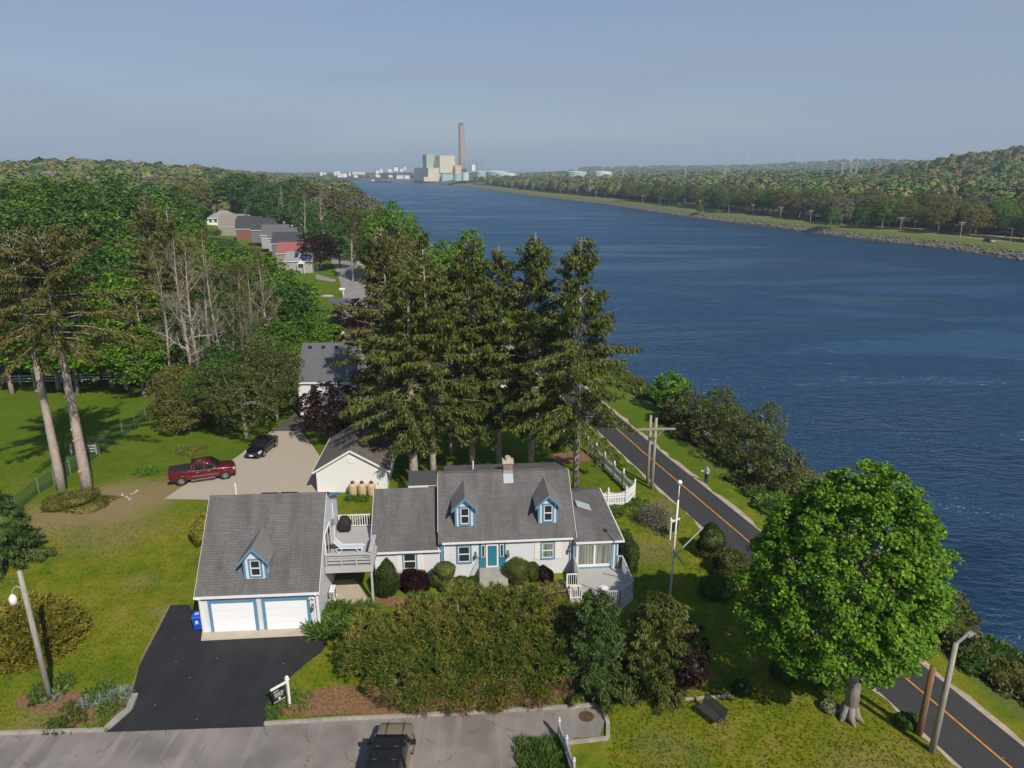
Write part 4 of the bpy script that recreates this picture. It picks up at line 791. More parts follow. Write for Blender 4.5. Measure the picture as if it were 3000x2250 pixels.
# ------------------------------------------------ generic neighbours
def simple_house(name, label, loc, rz, w, d, he, hr, wallm, roofm, axis='x', group=None, hip=False, windows=(), oh=0.35, cat='house', chimney=None, trim=MWHITE, gambrel=False, wsize=(0.9, 1.3)):
    h = thing(name, label, cat, loc, rz, group); mb = MB(); th = 0.16
    if hip:
        mb.box(0, w, 0, d, -1.5, he); mb.build('wall', wallm, h); mb = MB(); a = min(w, d)/2
        p = [(-oh, -oh, he), (w+oh, -oh, he), (w+oh, d+oh, he), (-oh, d+oh, he)]; r0, r1 = ((a, d/2, hr), (w-a, d/2, hr)) if w > d else ((w/2, a, hr), (w/2, d-a, hr))
        if abs(w-d) < 0.5:
            for i in range(4): mb.face(p[i], p[(i+1) % 4], (w/2, d/2, hr))
        elif w > d: mb.face(p[0], p[1], r1, r0); mb.face(p[1], p[2], r1); mb.face(p[2], p[3], r0, r1); mb.face(p[3], p[0], r0)
        else: mb.face(p[0], p[1], r0); mb.face(p[1], p[2], r1, r0); mb.face(p[2], p[3], r1); mb.face(p[3], p[0], r0, r1)
        mb.face(*p[::-1]); roof = mb.build('roof', roofm, h)
        mb = MB(); mb.box(-oh, w+oh, -oh-0.05, -oh, he-0.2, he+0.02); mb.build('fascia', trim, roof)
    elif axis == 'x':
        zc = he+(hr-he)*0.62
        sec = [(0, -1.5), (0, he), (d*0.16, zc), (d/2, hr), (d*0.84, zc), (d, he), (d, -1.5)] if gambrel else [(0, -1.5), (0, he), (d/2, hr), (d, he), (d, -1.5)]
        mb.prism([(0, y, z) for y, z in sec], (w, 0, 0)); mb.build('wall', wallm, h); mb = MB(); rs = sec[1:-1]; sl = (rs[1][1]-rs[0][1])/(rs[1][0]-rs[0][0])
        rs = [(-oh, he-oh*sl)]+rs[1:-1]+[(d+oh, he-oh*sl)]
        for (ya, za), (yb, zb) in zip(rs, rs[1:]):
            mb.hexa([(-oh, ya, za+0.02), (w+oh, ya, za+0.02), (w+oh, yb, zb+0.02), (-oh, yb, zb+0.02), (-oh, ya, za+th), (w+oh, ya, za+th), (w+oh, yb, zb+th), (-oh, yb, zb+th)])
        roof = mb.build('roof', roofm, h); mb = MB(); mb.box(-oh, w+oh, -oh-0.06, -oh-0.005, he-oh*sl-0.08, he-oh*sl+0.12); mb.build('fascia', trim, roof)
    else:
        mb.prism([(0, 0, -1.5), (w, 0, -1.5), (w, 0, he), (w/2, 0, hr), (0, 0, he)], (0, d, 0)); mb.build('wall', wallm, h); mb = MB(); sl = (hr-he)/(w/2)
        for xa, sg in ((-oh, -1), (w+oh, 1)):
            q = [(xa, -oh, he-oh*sl+0.02), (w/2, -oh, hr+0.02), (w/2, d+oh, hr+0.02), (xa, d+oh, he-oh*sl+0.02)]
            if sg > 0: q = q[::-1]
            mb.prism(q[::-1], (0, 0, th))
        roof = mb.build('roof', roofm, h)
    if chimney:
        x, y, cw, zt = chimney; mb = MB(); mb.box(x, x+cw, y, y+cw, he, zt); c_ = mb.build('chimney', MBRICK, roof); mb = MB(); mb.box(x-0.06, x+cw+0.06, y-0.06, y+cw+0.06, zt, zt+0.12); mb.build('chimney_cap', MWHITE, c_) if False else mb.build('chimney_cap', MWHITE, roof)
    for x, z in windows: window(h, x, x+wsize[0], z, z+wsize[1], 0.0, trim=None, rail=True)
    return h
MROOFG = shingle_roof('dark_grey_shingles', (0.135, 0.135, 0.14), (0.105, 0.105, 0.11), amount=0.2, row=0.2); MROOFK = shingle_roof('black_shingles', (0.055, 0.058, 0.065), (0.045, 0.047, 0.052), amount=0.1, row=0.25); MROOFR = shingle_roof('red_shingles', (0.34, 0.11, 0.10), (0.29, 0.09, 0.085), stain=(0.2, 0.08, 0.07), amount=0.3, row=0.25)
MROOFT = shingle_roof('taupe_shingles', (0.27, 0.24, 0.20), (0.23, 0.20, 0.17), amount=0.15, row=0.25); MROOFL = shingle_roof('light_grey_shingles', (0.30, 0.30, 0.30), (0.26, 0.26, 0.26), amount=0.1, row=0.25)
MTAUPE = siding('taupe_shingle_wall', (0.33, 0.30, 0.25), 0.2, True); MRED = siding('red_cedar_wall', (0.23, 0.09, 0.06), 0.2, True); MSLATE = siding('slate_wall', (0.16, 0.17, 0.19), 0.2, True); MGREYS = siding('silver_shingle_wall', (0.40, 0.40, 0.39), 0.2, True)
nb = simple_house('white_house', 'white two-storey neighbour house with grey roof behind the dark red maple', (-25.2, 80, 0), rad(2), 6.6, 9.0, 4.65, 8.1, MCLAP, MROOFG, windows=((1.4, 2.9), (3.5, 2.9), (5.3, 2.9), (1.4, 0.5)), chimney=(4.7, 4.3, 0.8, 9.4), oh=0.2, wsize=(0.75, 1.35))
for k in range(3):
    mb = MB(); x = 0.6+1.6*k; zz = 4.65+(8.1-4.65)*0.86; mb.box(x, x+0.4, 3.72, 4.1, zz, zz+0.35); mb.build('roof_vent', plain('vent_dark', (0.02, 0.02, 0.022), 0.6), nb)
simple_house('white_cottage', 'white cottage with grey roof half hidden behind the tall spruces', (-18.3, 81, 0), rad(2), 9.5, 7, 3.2, 5.6, MCLAP, MROOFG, windows=((1.0, 1.0), (3.4, 1.0), (6.2, 1.0)), oh=0.25)
simple_house('white_bungalow', 'white bungalow with tan roof glimpsed between the spruce trunks', (-9.5, 92, 0), rad(6), 10, 7, 3.0, 5.0, MCLAP, MROOFT, windows=((1.5, 1.0), (4.5, 1.0), (7.2, 1.0)), oh=0.25)
ps = simple_house('garden_shed', 'tiny white garden shed with dark roof between spruce trunks and house', (-9.0, 57.2, 0), rad(4), 2.2, 2.0, 1.9, 2.7, MCLAP, MROOFK, oh=0.12, cat='shed')
# row of houses along the back street
row = [  # px left, py of eave, px right, Y, he, hr, depth, roof, wall, label, gambrel
 (835, 765, 915, 205, 3.0, 5.2, 8, MROOFL, MGREYS, 'silver shingled house with blue solar panels on its roof', False),
 (810, 742, 901, 216, 2.8, 5.6, 8, MROOFR, MTAUPE, 'house with a faded red roof beside the solar panelled house', False),
 (795, 713, 880, 228, 2.8, 5.8, 8, MROOFK, MSLATE, 'house with a black shingle roof behind the red roofed one', False),
 (785, 697, 865, 243, 3.0, 5.8, 8, MROOFG, MGREYS, 'house with mid grey roof behind the black roofed one', False),
 (764, 688, 842, 258, 3.4, 6.6, 8, MROOFG, MGREYS, 'grey shingled house with small brick chimney, fourth back along the street', False),
 (735, 672, 800, 278, 3.6, 7.4, 9, MROOFK, MSLATE, 'slate blue house with black gambrel roof and solar panels', True),
 (690, 668, 765, 300, 4.2, 8.6, 9, MROOFK, MRED, 'red cedar gambrel house with black solar covered roof', True),
 (640, 662, 712, 322, 4.2, 9.0, 9, MROOFT, MTAUPE, 'taupe shingled gambrel house with row of windows in its gable', True)]
for i, (pl, py, pr, Y, he, hr, dp, rm, wm, lab, gam) in enumerate(row):
    a, b_ = at_y(pl, py, Y), at_y(pr, py, Y+1.5); z0 = a.z-he
    h = simple_house('street_house', lab, (a.x, Y, z0), rad(4), (b_-a).length, dp, he, hr, wm, rm, gambrel=gam, oh=0.25, group='houses in a row along the back street', chimney=((b_-a).length*0.78, dp/2+0.3, 0.6, hr+0.9) if i in (3, 4) else None)
    wd = (b_-a).length
    if i == 0:
        sl = (hr-he)/(dp/2)
        for k in range(4):
            x = wd-1.25-1.15*k if k < 3 else wd-5.2; y0, y1 = (0.5, 2.3) if k < 3 else (1.2, 3.0); z0_, z1_ = he+sl*y0+0.22, he+sl*y1+0.22
            mb = MB(); mb.hexa([(x, y0, z0_-0.05), (x+1.08, y0, z0_-0.05), (x+1.08, y1, z1_-0.05), (x, y1, z1_-0.05), (x, y0, z0_), (x+1.08, y0, z0_), (x+1.08, y1, z1_), (x, y1, z1_)]); mb.build('solar_panel', glass('solar_glass', (0.02, 0.045, 0.13)), h)
        mb = MB(); mb.prism([(wd-4.0, -1.2, 2.3), (wd-2.0, -1.2, 2.3), (wd-3.0, -1.2, 3.3)], (0, 1.3, 0)); mb.box(wd-3.95, wd-3.8, -1.2, -1.05, -1, 2.3); mb.box(wd-2.2, wd-2.05, -1.2, -1.05, -1, 2.3); mb.build('porch', MWHITE, h)
    if gam:
        for k in range(4): mb = MB(); mb.box(-0.04, 0.0, 1.6+1.5*k, 2.5+1.5*k, he-1.2, he+0.4); mb.build('window', MWHITE, h)
for px, Y, py, wpx, lab in ((655, 380, 662, 105, 'pale house with grey hipped roof at the far end of the street'), (605, 372, 650, 80, 'second hipped roof house, left of the first, half behind trees')):
    a = at_y(px, py-10, Y); wd = wpx/F*(Y*0.957+20)
    simple_house('hipped_house', lab, (a.x, Y, a.z-4.5), rad(6), wd, wd*0.8, 4.5, 8.2, MTAUPE if px > 640 else MCLAP, MROOFL, hip=True, oh=0.5, windows=((1.0, 2.4), (3.5, 2.4), (wd-2.5, 2.4)), wsize=(1.6, 1.5))
# two houses half buried in the woods on the left
simple_house('brown_house', 'house with pinkish brown roof half hidden behind the bare trees', (-57, 100, 0.2), rad(-30), 11, 9, 4.2, 8.2, MCLAP, shingle_roof('pink_brown_shingles', (0.33, 0.19, 0.15), (0.28, 0.16, 0.13), amount=0.2, row=0.2), windows=((1.2, 1.4), (4.6, 1.4), (8.0, 1.4)))
simple_house('pale_house', 'pale cream house showing through the spruces at the left edge', tuple(at_y(-40, 960, 104)-Vector((0, 0, 4))), rad(5), 8, 7, 6.5, 9.0, MCLAP, MROOFL, windows=((1.2, 1.0), (3.5, 1.0), (5.8, 1.0), (1.2, 4.0), (3.5, 4.0), (5.8, 4.0)))
# ---------------------------------------------------------------- vehicles
MTYRE = plain('tyre_rubber', (0.018, 0.018, 0.018), 0.85, 0.2, 8); MRIM = plain('alloy_rim', (0.55, 0.55, 0.56), 0.25, 0.08, 6, 0.9); MCHROME = plain('chrome', (0.75, 0.75, 0.75), 0.12, 0.03, 4, 1.0); MLAMP = glass('headlamp_glass', (0.55, 0.57, 0.58)); MTAIL = glass('tail_lamp_glass', (0.25, 0.01, 0.01)); MCARGL = glass('car_glass', (0.012, 0.014, 0.016)); MPLATE = plain('licence_plate', (0.75, 0.75, 0.75), 0.4, 0.03)
def rrect(x, w, z0, z1, r=0.12, tumble=0.0, n=3):
    """rounded cross-section in the y-z plane at station x, narrowing to the top"""
    pts = []; r = min(r, (z1-z0)*0.48, w*0.48)
    for cx, cz, a0 in ((w-r, z1-r, 0), (-w+r, z1-r, 90), (-w+r, z0+r, 180), (w-r, z0+r, 270)):
        for k in range(n+1):
            a = rad(a0+90*k/n); y, z = cx+r*math.cos(a), cz+r*math.sin(a); f = 1-tumble*(z-z0)/(z1-z0); pts.append((x, y*f, z))
    return pts
def wheel(root, x, y, r, w):
    R = Euler((rad(90), 0, 0)).to_matrix(); g = thing.__call__ if False else None
    mb = MB(); mb.lathe([(r*0.66, -w/2), (r*0.92, -w/2), (r, -w*0.35), (r, w*0.35), (r*0.92, w/2), (r*0.66, w/2)], (x, y, r), 24, R); wh = mb.build('wheel', MTYRE, root, True)
    sg = -1 if y < 0 else 1; mb = MB(); mb.lathe([(r*0.64, -w*0.30), (r*0.64, w*0.30)], (x, y, r), 20, R)
    for k in range(6):
        a = 6.2832*k/6; p = Vector((x+math.cos(a)*r*0.08, y+sg*(w/2+0.012), r+math.sin(a)*r*0.08)); q = Vector((x+math.cos(a)*r*0.62, y+sg*(w/2+0.008), r+math.sin(a)*r*0.62)); mb.beam(p, q, 0.10, 0.03, (0, 1, 0))
    ring = [Vector((x+r*0.63*math.cos(q_), y+sg*(w/2+0.006), r+r*0.63*math.sin(q_))) for q_ in np.arange(0, 6.5, 0.3142)]; mb.tube(ring, 0.022, 5)
    mb.build('rim', MRIM, wh); return wh
def arch(mb, x, y, r, w=0.05):
    pts = [Vector((x+r*math.cos(rad(a)), y, r*0.80+r*math.sin(rad(a)))) for a in range(-5, 186, 19)]; mb.tube(pts, w, 6)
def vehicle(name, label, cat, loc, rz, paint, body, cabin, wheels, wr, ww, half, group=None, roofm=None):
    """body: stations (x, halfwidth, z0, z1); cabin: stations (x, halfwidth, zbase, ztop)"""
    t = thing(name, label, cat, loc, rz, group); mb = MB(); mb.loft([rrect(x, w, z0, z1, 0.16, 0.06) for x, w, z0, z1 in body]); bo = mb.build('body', paint, t, True)
    e = bo.modifiers.new('edge', 'EDGE_SPLIT'); e.split_angle = rad(50)
    mb = MB(); mb.loft([rrect(x, w, z0, z1, 0.12, 0.20) for x, w, z0, z1 in cabin]); gl_ = mb.build('windows', MCARGL, t, True); e = gl_.modifiers.new('edge', 'EDGE_SPLIT'); e.split_angle = rad(40)
    mb = MB(); tops = [s for s in cabin if s[3] > max(c[3] for c in cabin)-0.12]
    mb.loft([rrect(x, w*0.80+0.015, z1-0.10, z1+0.025, 0.05, 0.03) for x, w, z0, z1 in tops]); mb.build('roof_panel', roofm or paint, t, True)
    mb2 = MB()
    for x in wheels:
        for s in (-1, 1):
            mb = MB(); arch(mb2, x, s*(half-0.03), wr*1.22, 0.05); mb.lathe([(wr*1.16, -0.06), (wr*1.16, 0.06)], (x, s*(half-0.045), wr*0.98), 24, Euler((rad(90), 0, 0)).to_matrix()); mb.build('wheel_well', MBLACK, t)
    mb2.build('wheel_arch', paint, t, True)
    for x in wheels:
        for s in (-1, 1): wheel(t, x, s*(half-ww/2-0.005), wr, ww)
    return t
def pillars(t, paint, segs, w=0.09):
    mb = MB()
    for p, q in segs:
        for s in (-1, 1): mb.beam((p[0], s*p[1], p[2]), (q[0], s*q[1], q[2]), w, 0.05, (0, 1, 0))
    mb.build('pillar', paint, t)
MREDP = carpaint('dark_red_metallic', (0.165, 0.008, 0.018)); MBLKP = carpaint('black_metallic', (0.008, 0.008, 0.009)); MTANP = carpaint('sand_beige_paint', (0.36, 0.29, 0.20), 0.5)
rw = at(1483/2.765, 950+1305/2.765); fw = at(1820/2.765, 950+1257/2.765); yaw = math.atan2(fw.y-rw.y, fw.x-rw.x); mid = (rw+fw)/2; side = Vector((-math.sin(yaw), math.cos(yaw), 0))*1.0
TK = vehicle('pickup_truck', 'dark red crew cab pickup truck with black bed cover on the gravel', 'pickup truck', (mid.x+side.x, mid.y+side.y, 0), yaw, MREDP,
    [(-2.98, 0.90, 0.55, 1.30), (-2.9, 0.97, 0.45, 1.36), (-1.0, 1.0, 0.40, 1.36), (0.0, 1.0, 0.38, 1.30), (1.35, 1.0, 0.38, 1.28), (1.6, 1.0, 0.42, 1.27), (2.55, 0.98, 0.45, 1.20), (2.75, 0.93, 0.5, 1.12), (2.82, 0.86, 0.6, 1.0)],
    [(-0.98, 0.92, 1.22, 1.80), (-0.92, 0.94, 1.22, 1.90), (0.2, 0.95, 1.22, 1.93), (0.75, 0.95, 1.2, 1.90), (1.55, 0.93, 1.15, 1.32)], (-1.93, 1.93), 0.41, 0.28, 1.02)
pillars(TK, MREDP, [((-0.95, 0.97, 1.25), (-0.92, 0.78, 1.88)), ((-0.72, 0.975, 1.25), (-0.72, 0.80, 1.88)), ((0.22, 0.975, 1.25), (0.15, 0.80, 1.9)), ((1.45, 0.93, 1.28), (0.72, 0.79, 1.9))], 0.11)
mb = MB(); mb.box(-2.88, -1.05, -0.84, 0.84, 1.34, 1.385); mb.box(-1.7, -1.05, -0.84, 0.84, 1.386, 1.41); mb.build('bed_cover', plain('black_vinyl', (0.018, 0.018, 0.019), 0.7, 0.2, 3), TK, bevel=0.01)
mb = MB(); mb.box(-2.93, -1.0, -0.97, -0.86, 1.33, 1.40); mb.box(-2.93, -1.0, 0.86, 0.97, 1.33, 1.40); mb.box(-3.0, -2.9, -0.93, 0.93, 1.1, 1.40); mb.build('bed_rail', MREDP, TK, bevel=0.02)
mb = MB(); mb.box(-1.1, 1.05, -1.1, -0.98, 0.36, 0.44); mb.box(-1.1, 1.05, 0.98, 1.1, 0.36, 0.44); mb.build('running_board', MCHROME, TK, bevel=0.02)
mb = MB(); mb.box(-3.1, -2.93, -0.92, 0.92, 0.5, 0.72); mb.build('rear_bumper', MCHROME, TK, bevel=0.04); mb = MB(); mb.box(2.7, 2.92, -0.93, 0.93, 0.42, 0.72); mb.build('front_bumper', MREDP, TK, bevel=0.06)
mb = MB(); mb.box(2.78, 2.86, -0.55, 0.55, 0.74, 1.08); mb.build('grille', MCHROME, TK, bevel=0.02)
for s in (-1, 1):
    mb = MB(); mb.box(2.6, 2.82, s*0.76-0.14, s*0.76+0.14, 0.86, 1.08); mb.build('headlight', MLAMP, TK, bevel=0.03); mb = MB(); mb.box(-3.0, -2.9, s*0.88-0.08, s*0.88+0.08, 0.85, 1.25); mb.build('tail_light', MTAIL, TK, bevel=0.02)
    mb = MB(); mb.box(1.0, 1.14, s*1.12-0.11, s*1.12+0.11, 1.28, 1.5); mb.build('mirror', MCHROME, TK, bevel=0.03)
mb = MB(); mb.box(-0.9, 1.3, -1.012, -0.99, 0.72, 0.76); mb.box(-0.85, 1.25, -0.985, -0.965, 1.25, 1.28); mb.build('chrome_strip', MCHROME, TK)
for x in (-0.55, 0.45): mb = MB(); mb.box(x, x+0.22, -1.03, -0.98, 1.08, 1.13); mb.build('handle', MCHROME, TK)
mb = MB(); mb.box(-0.32, -0.30, -1.008, -0.98, 0.5, 1.22); mb.box(-0.98, -0.96, -1.008, -0.98, 0.5, 1.3); mb.box(0.62+0.6, 0.64+0.6, -1.008, -0.98, 0.5, 1.22); mb.box(0.18, 0.2, -1.008, -0.98, 0.5, 1.22); mb.build('door_gap', MBLACK, TK)
# black saloon
f0 = at(480+1640/6.506, 1270+500/6.506); r0 = at(480+1985/6.506, 1270+330/6.506); dv = Vector((0.42, 0.91, 0)).normalized(); yaw = math.atan2(-dv.y, -dv.x)
cc = at(748, 1327)
SD = vehicle('sedan', 'black four-door sedan facing the camera at the edge of the gravel', 'car', (-26.4, 69.8, 0), rad(-97), MBLKP,
    [(-2.38, 0.72, 0.42, 0.92), (-2.2, 0.86, 0.3, 1.0), (-1.4, 0.91, 0.22, 1.0), (0.0, 0.91, 0.2, 0.96), (0.9, 0.91, 0.2, 0.94), (1.6, 0.90, 0.24, 0.86), (2.15, 0.84, 0.28, 0.74), (2.38, 0.68, 0.34, 0.64)],
    [(-1.9, 0.70, 0.9, 1.02), (-1.15, 0.80, 0.9, 1.40), (-0.5, 0.83, 0.9, 1.47), (0.1, 0.83, 0.9, 1.45), (0.35, 0.82, 0.9, 1.40), (1.15, 0.80, 0.86, 0.98)], (-1.4, 1.38), 0.33, 0.22, 0.92)
pillars(SD, MBLKP, [((1.1, 0.80, 0.95), (0.3, 0.66, 1.41)), ((-0.2, 0.84, 0.95), (-0.25, 0.68, 1.45)), ((-1.85, 0.72, 0.98), (-1.1, 0.66, 1.38))], 0.07)
mb = MB(); mb.tube([(0.95, 0.835, 0.99), (0.25, 0.72, 1.39), (-0.5, 0.70, 1.44), (-1.1, 0.70, 1.37), (-1.55, 0.79, 1.05), (-1.2, 0.86, 0.98), (0.95, 0.835, 0.99)], 0.018, 5); mb.tube([(0.95, -0.835, 0.99), (0.25, -0.72, 1.39), (-0.5, -0.70, 1.44), (-1.1, -0.70, 1.37), (-1.55, -0.79, 1.05), (-1.2, -0.86, 0.98), (0.95, -0.835, 0.99)], 0.018, 5); mb.build('chrome_strip', MCHROME, SD)
mb = MB(); mb.prism([(2.36, -0.5, 0.72), (2.42, -0.36, 0.48), (2.42, 0.36, 0.48), (2.36, 0.5, 0.72)], (-0.1, 0, 0)); g_ = mb.build('grille', MBLACK, SD); mb = MB(); mb.tube([(2.36, -0.52, 0.735), (2.43, -0.30, 0.60), (2.43, 0.30, 0.60), (2.36, 0.52, 0.735)], 0.03, 5); mb.build('grille_bar', MCHROME, SD)
for s in (-1, 1):
    mb = MB(); mb.hexa([(1.75, s*0.84-0.02, 0.68), (2.2, s*0.70-0.16, 0.58), (2.24, s*0.70+0.1, 0.58), (1.8, s*0.84+0.05, 0.70), (1.75, s*0.80-0.02, 0.84), (2.18, s*0.70-0.16, 0.73), (2.2, s*0.70+0.09, 0.73), (1.8, s*0.84+0.05, 0.84)]); mb.build('headlight', MLAMP, SD)
    mb = MB(); mb.box(2.16, 2.3, s*0.66-0.1, s*0.66+0.1, 0.36, 0.42); mb.build('fog_light', MCHROME, SD); mb = MB(); mb.box(0.72, 0.9, s*0.98-0.1, s*0.98+0.1, 0.96, 1.1); mb.build('mirror', MBLKP, SD, bevel=0.03)
    mb = MB(); mb.box(-2.3, -2.1, s*0.72-0.12, s*0.72+0.12, 0.72, 0.9); mb.build('tail_light', MTAIL, SD, bevel=0.02)
mb = MB(); mb.box(2.40, 2.43, -0.2, 0.2, 0.40, 0.54); mb.build('licence_plate', MPLATE, SD)
# beige off-roader leaving the bottom of the frame
SV = vehicle('suv', 'beige off-road SUV with black roof on the foreground street', 'car', (-6.0, 27.95, 0), rad(90), MTANP,
    [(-2.3, 0.88, 0.5, 1.1), (-2.2, 0.94, 0.4, 1.15), (-1.0, 0.95, 0.35, 1.15), (0.7, 0.95, 0.35, 1.15), (0.9, 0.94, 0.4, 1.15), (2.0, 0.92, 0.45, 1.08), (2.25, 0.88, 0.5, 1.02), (2.32, 0.82, 0.55, 0.95)],
    [(-2.25, 0.88, 1.05, 1.82), (-2.15, 0.90, 1.05, 1.88), (0.2, 0.90, 1.05, 1.88), (0.55, 0.90, 1.05, 1.84), (0.98, 0.88, 1.05, 1.22)], (-1.45, 1.45), 0.40, 0.26, 0.97, roofm=plain('black_hard_top', (0.012, 0.012, 0.012), 0.45, 0.2, 4))
pillars(SV, MBLACK, [((-2.2, 0.90, 1.1), (-2.15, 0.76, 1.86)), ((-0.7, 0.92, 1.1), (-0.7, 0.77, 1.86)), ((0.95, 0.90, 1.12), (0.52, 0.76, 1.86))], 0.12)
mb = MB()
for x in (-0.35, -1.15): mb.beam((x, -0.78, 1.98), (x, 0.78, 1.98), 0.07, 0.04)
for s in (-1, 1): mb.beam((0.3, s*0.7, 1.95), (-2.1, s*0.7, 1.95), 0.05, 0.05)
mb.build('roof_rack', MBLACK, SV)
for s in (-1, 1):
    for x in (-0.35, -1.15): mb = MB(); mb.box(x-0.03, x+0.03, s*0.45-0.1, s*0.45+0.1, 2.0, 2.02); mb.build('rack_clamp', MCHROME, SV)
    mb = MB(); mb.beam((0.62, s*0.95, 1.28), (0.62, s*1.05, 1.3), 0.06, 0.06); mb.box(0.55, 0.72, s*1.12-0.11, s*1.12+0.11, 1.2, 1.45); mb.build('mirror', MBLACK, SV, bevel=0.03)
    mb = MB(); mb.lathe([(0.1, 0), (0.11, 0.04), (0.05, 0.06)], (2.28, s*0.62, 0.8), 14, Euler((0, rad(90), 0)).to_matrix()); mb.build('headlight', MLAMP, SV)
mb = MB(); mb.box(0.98, 2.28, 0.40, 0.415, 1.07, 1.165); mb.box(0.98, 2.28, -0.46, -0.445, 1.07, 1.165); mb.box(0.95, 0.965, -0.93, 0.93, 1.08, 1.17); mb.build('bonnet_gap', MBLACK, SV); mb = MB(); mb.box(2.28, 2.45, -0.85, 0.85, 0.5, 0.68); mb.build('front_bumper', MBLACK, SV, bevel=0.04)
# ---------------------------------------------------------------- street furniture and yard things
MPOLE = barkmat('weathered_pole', (0.22, 0.19, 0.15), (0.44, 0.41, 0.35), (14, 14, 1.2)); MPOLEB = barkmat('brown_pole', (0.16, 0.085, 0.035), (0.30, 0.17, 0.075), (14, 14, 1.2)); MWOODG = barkmat('grey_timber', (0.26, 0.23, 0.20), (0.42, 0.39, 0.35))
MGALV = plain('galvanised', (0.46, 0.49, 0.50), 0.45, 0.1, 6, 0.5)
def pole_from(name, label, px, py, tx, ty, r0, r1, m, cat='utility pole', group=None):
    b_ = at(px, py); tp = at_y(tx, ty, b_.y); t = thing(name, label, cat, b_, 0, group); h = tp.z; lx = tp.x-b_.x
    mb = MB(); mb.tube([(0, 0, -0.5), (lx*0.5, 0, h*0.5), (lx, 0, h)], [r0, (r0+r1)/2, r1], 10); mb.build('pole', m, t, True); return t, h, lx
t, h, lx = pole_from('utility_pole', 'grey utility pole with white yard lamp on the lawn left of the driveway', 146, 2040, 56, 1672, 0.17, 0.12, MPOLE)
mb = MB(); mb.tube([(lx*0.85, 0, h-1.1), (lx*0.85-0.25, -0.15, h-0.85), (lx*0.85-0.42, -0.25, h-1.0), (lx*0.85-0.45, -0.28, h-1.3)], 0.035, 6); lm = mb.build('lamp_arm', MGALV, t); mb = MB(); mb.lathe([(0.05, 0.25), (0.16, 0.12), (0.2, -0.05), (0.17, -0.3), (0.05, -0.38)], (lx*0.85-0.46, -0.3, h-1.5), 14); mb.build('lamp_head', MWHITE, lm, True)
t, h, lx = pole_from('utility_pole', 'twin weathered pole carrying the crossarm beside the canal road', 1909, 1432, 1923, 1224, 0.17, 0.13, MPOLE, group='twin poles by the canal road')
mb = MB(); mb.beam((lx-1.75, -0.15, h-1.05), (lx+1.75, -0.15, h-1.0), 0.12, 0.16); mb.build('crossarm', MPOLE, t); mb = MB(); mb.beam((lx-0.02, -0.2, h-1.9), (lx+0.7, -0.2, h-1.1), 0.05, 0.06); mb.beam((lx-0.02, -0.2, h-1.9), (lx-0.6, -0.2, h-1.1), 0.05, 0.06); mb.build('brace', MPOLE, t)
t, h, lx = pole_from('utility_pole', 'twin weathered pole without crossarm, left of its partner by the canal road', 1897, 1415, 1907, 1217, 0.16, 0.12, MPOLE, group='twin poles by the canal road')
t, h, lx = pole_from('street_light', 'grey wooden street light pole with short arm by the canal road', 2730, 2200, 2801, 1884, 0.17, 0.12, MPOLE, 'street light')
mb = MB(); mb.beam((lx-0.02, 0, h-0.12), (lx+0.9, 0.55, h+0.12), 0.09, 0.09); am = mb.build('lamp_arm', MGALV, t); mb = MB(); mb.hexa([(lx+0.85, 0.35, h+0.02), (lx+1.25, 0.6, h+0.04), (lx+1.15, 0.8, h+0.04), (lx+0.75, 0.55, h+0.02), (lx+0.88, 0.38, h+0.16), (lx+1.22, 0.6, h+0.14), (lx+1.13, 0.77, h+0.14), (lx+0.78, 0.54, h+0.16)]); mb.build('lamp_head', MGALV, am)
pole_from('utility_pole', 'short brown stub pole standing behind the grey street light pole', 2692, 2150, 2734, 1955, 0.17, 0.15, MPOLEB)
# flagpole with yardarm
b_ = Vector((10.35, 40.6, 0)); tp = at_y(1992, 1409, b_.y); FP = thing('flagpole', 'tall white nautical flagpole with ball top and angled yardarms', 'flagpole', b_); h = tp.z; lx = tp.x-b_.x
mb = MB(); mb.tube([(0, 0, -0.2), (lx*0.6, 0, h*0.6), (lx*0.85, 0, h-1.3)], [0.075, 0.06, 0.055], 10); mb.tube([(lx*0.85, 0, h-1.35), (lx, 0, h-0.25)], [0.04, 0.03], 8); mb.build('pole', MWHITE, FP, True)
mb = MB(); mb.lathe([(0.02, -0.17), (0.1, -0.13), (0.15, -0.02), (0.15, 0.05), (0.09, 0.13), (0.02, 0.16)], (lx, 0, h-0.1), 14); mb.build('ball', MWHITE, FP, True)
hx = at_y(1972, 1625, b_.y).z; a = at_y(1952, 1580, b_.y-0.6)-b_; c_ = at_y(2000, 1652, b_.y+0.4)-b_; d_ = at_y(2060, 1545, b_.y+1.2)-b_
mb = MB(); mb.tube([a, c_], [0.045, 0.045], 7); mb.build('yardarm', MGALV, FP); mb = MB(); mb.tube([(lx*0.5, 0, hx-0.15), d_], [0.05, 0.04], 7); mb.build('gaff', MGALV, FP)
mb = MB(); w0 = at_y(66, 1700, 33.3); mb.tube([w0, w0+Vector((-6, 1.0, 0.1)), w0+Vector((-14, 2.5, 1.0))], 0.012, 4); o = mb.build('service_wire', MBLACK); tag(o, 'thin overhead wire running left from the lawn lamp pole', 'wire')
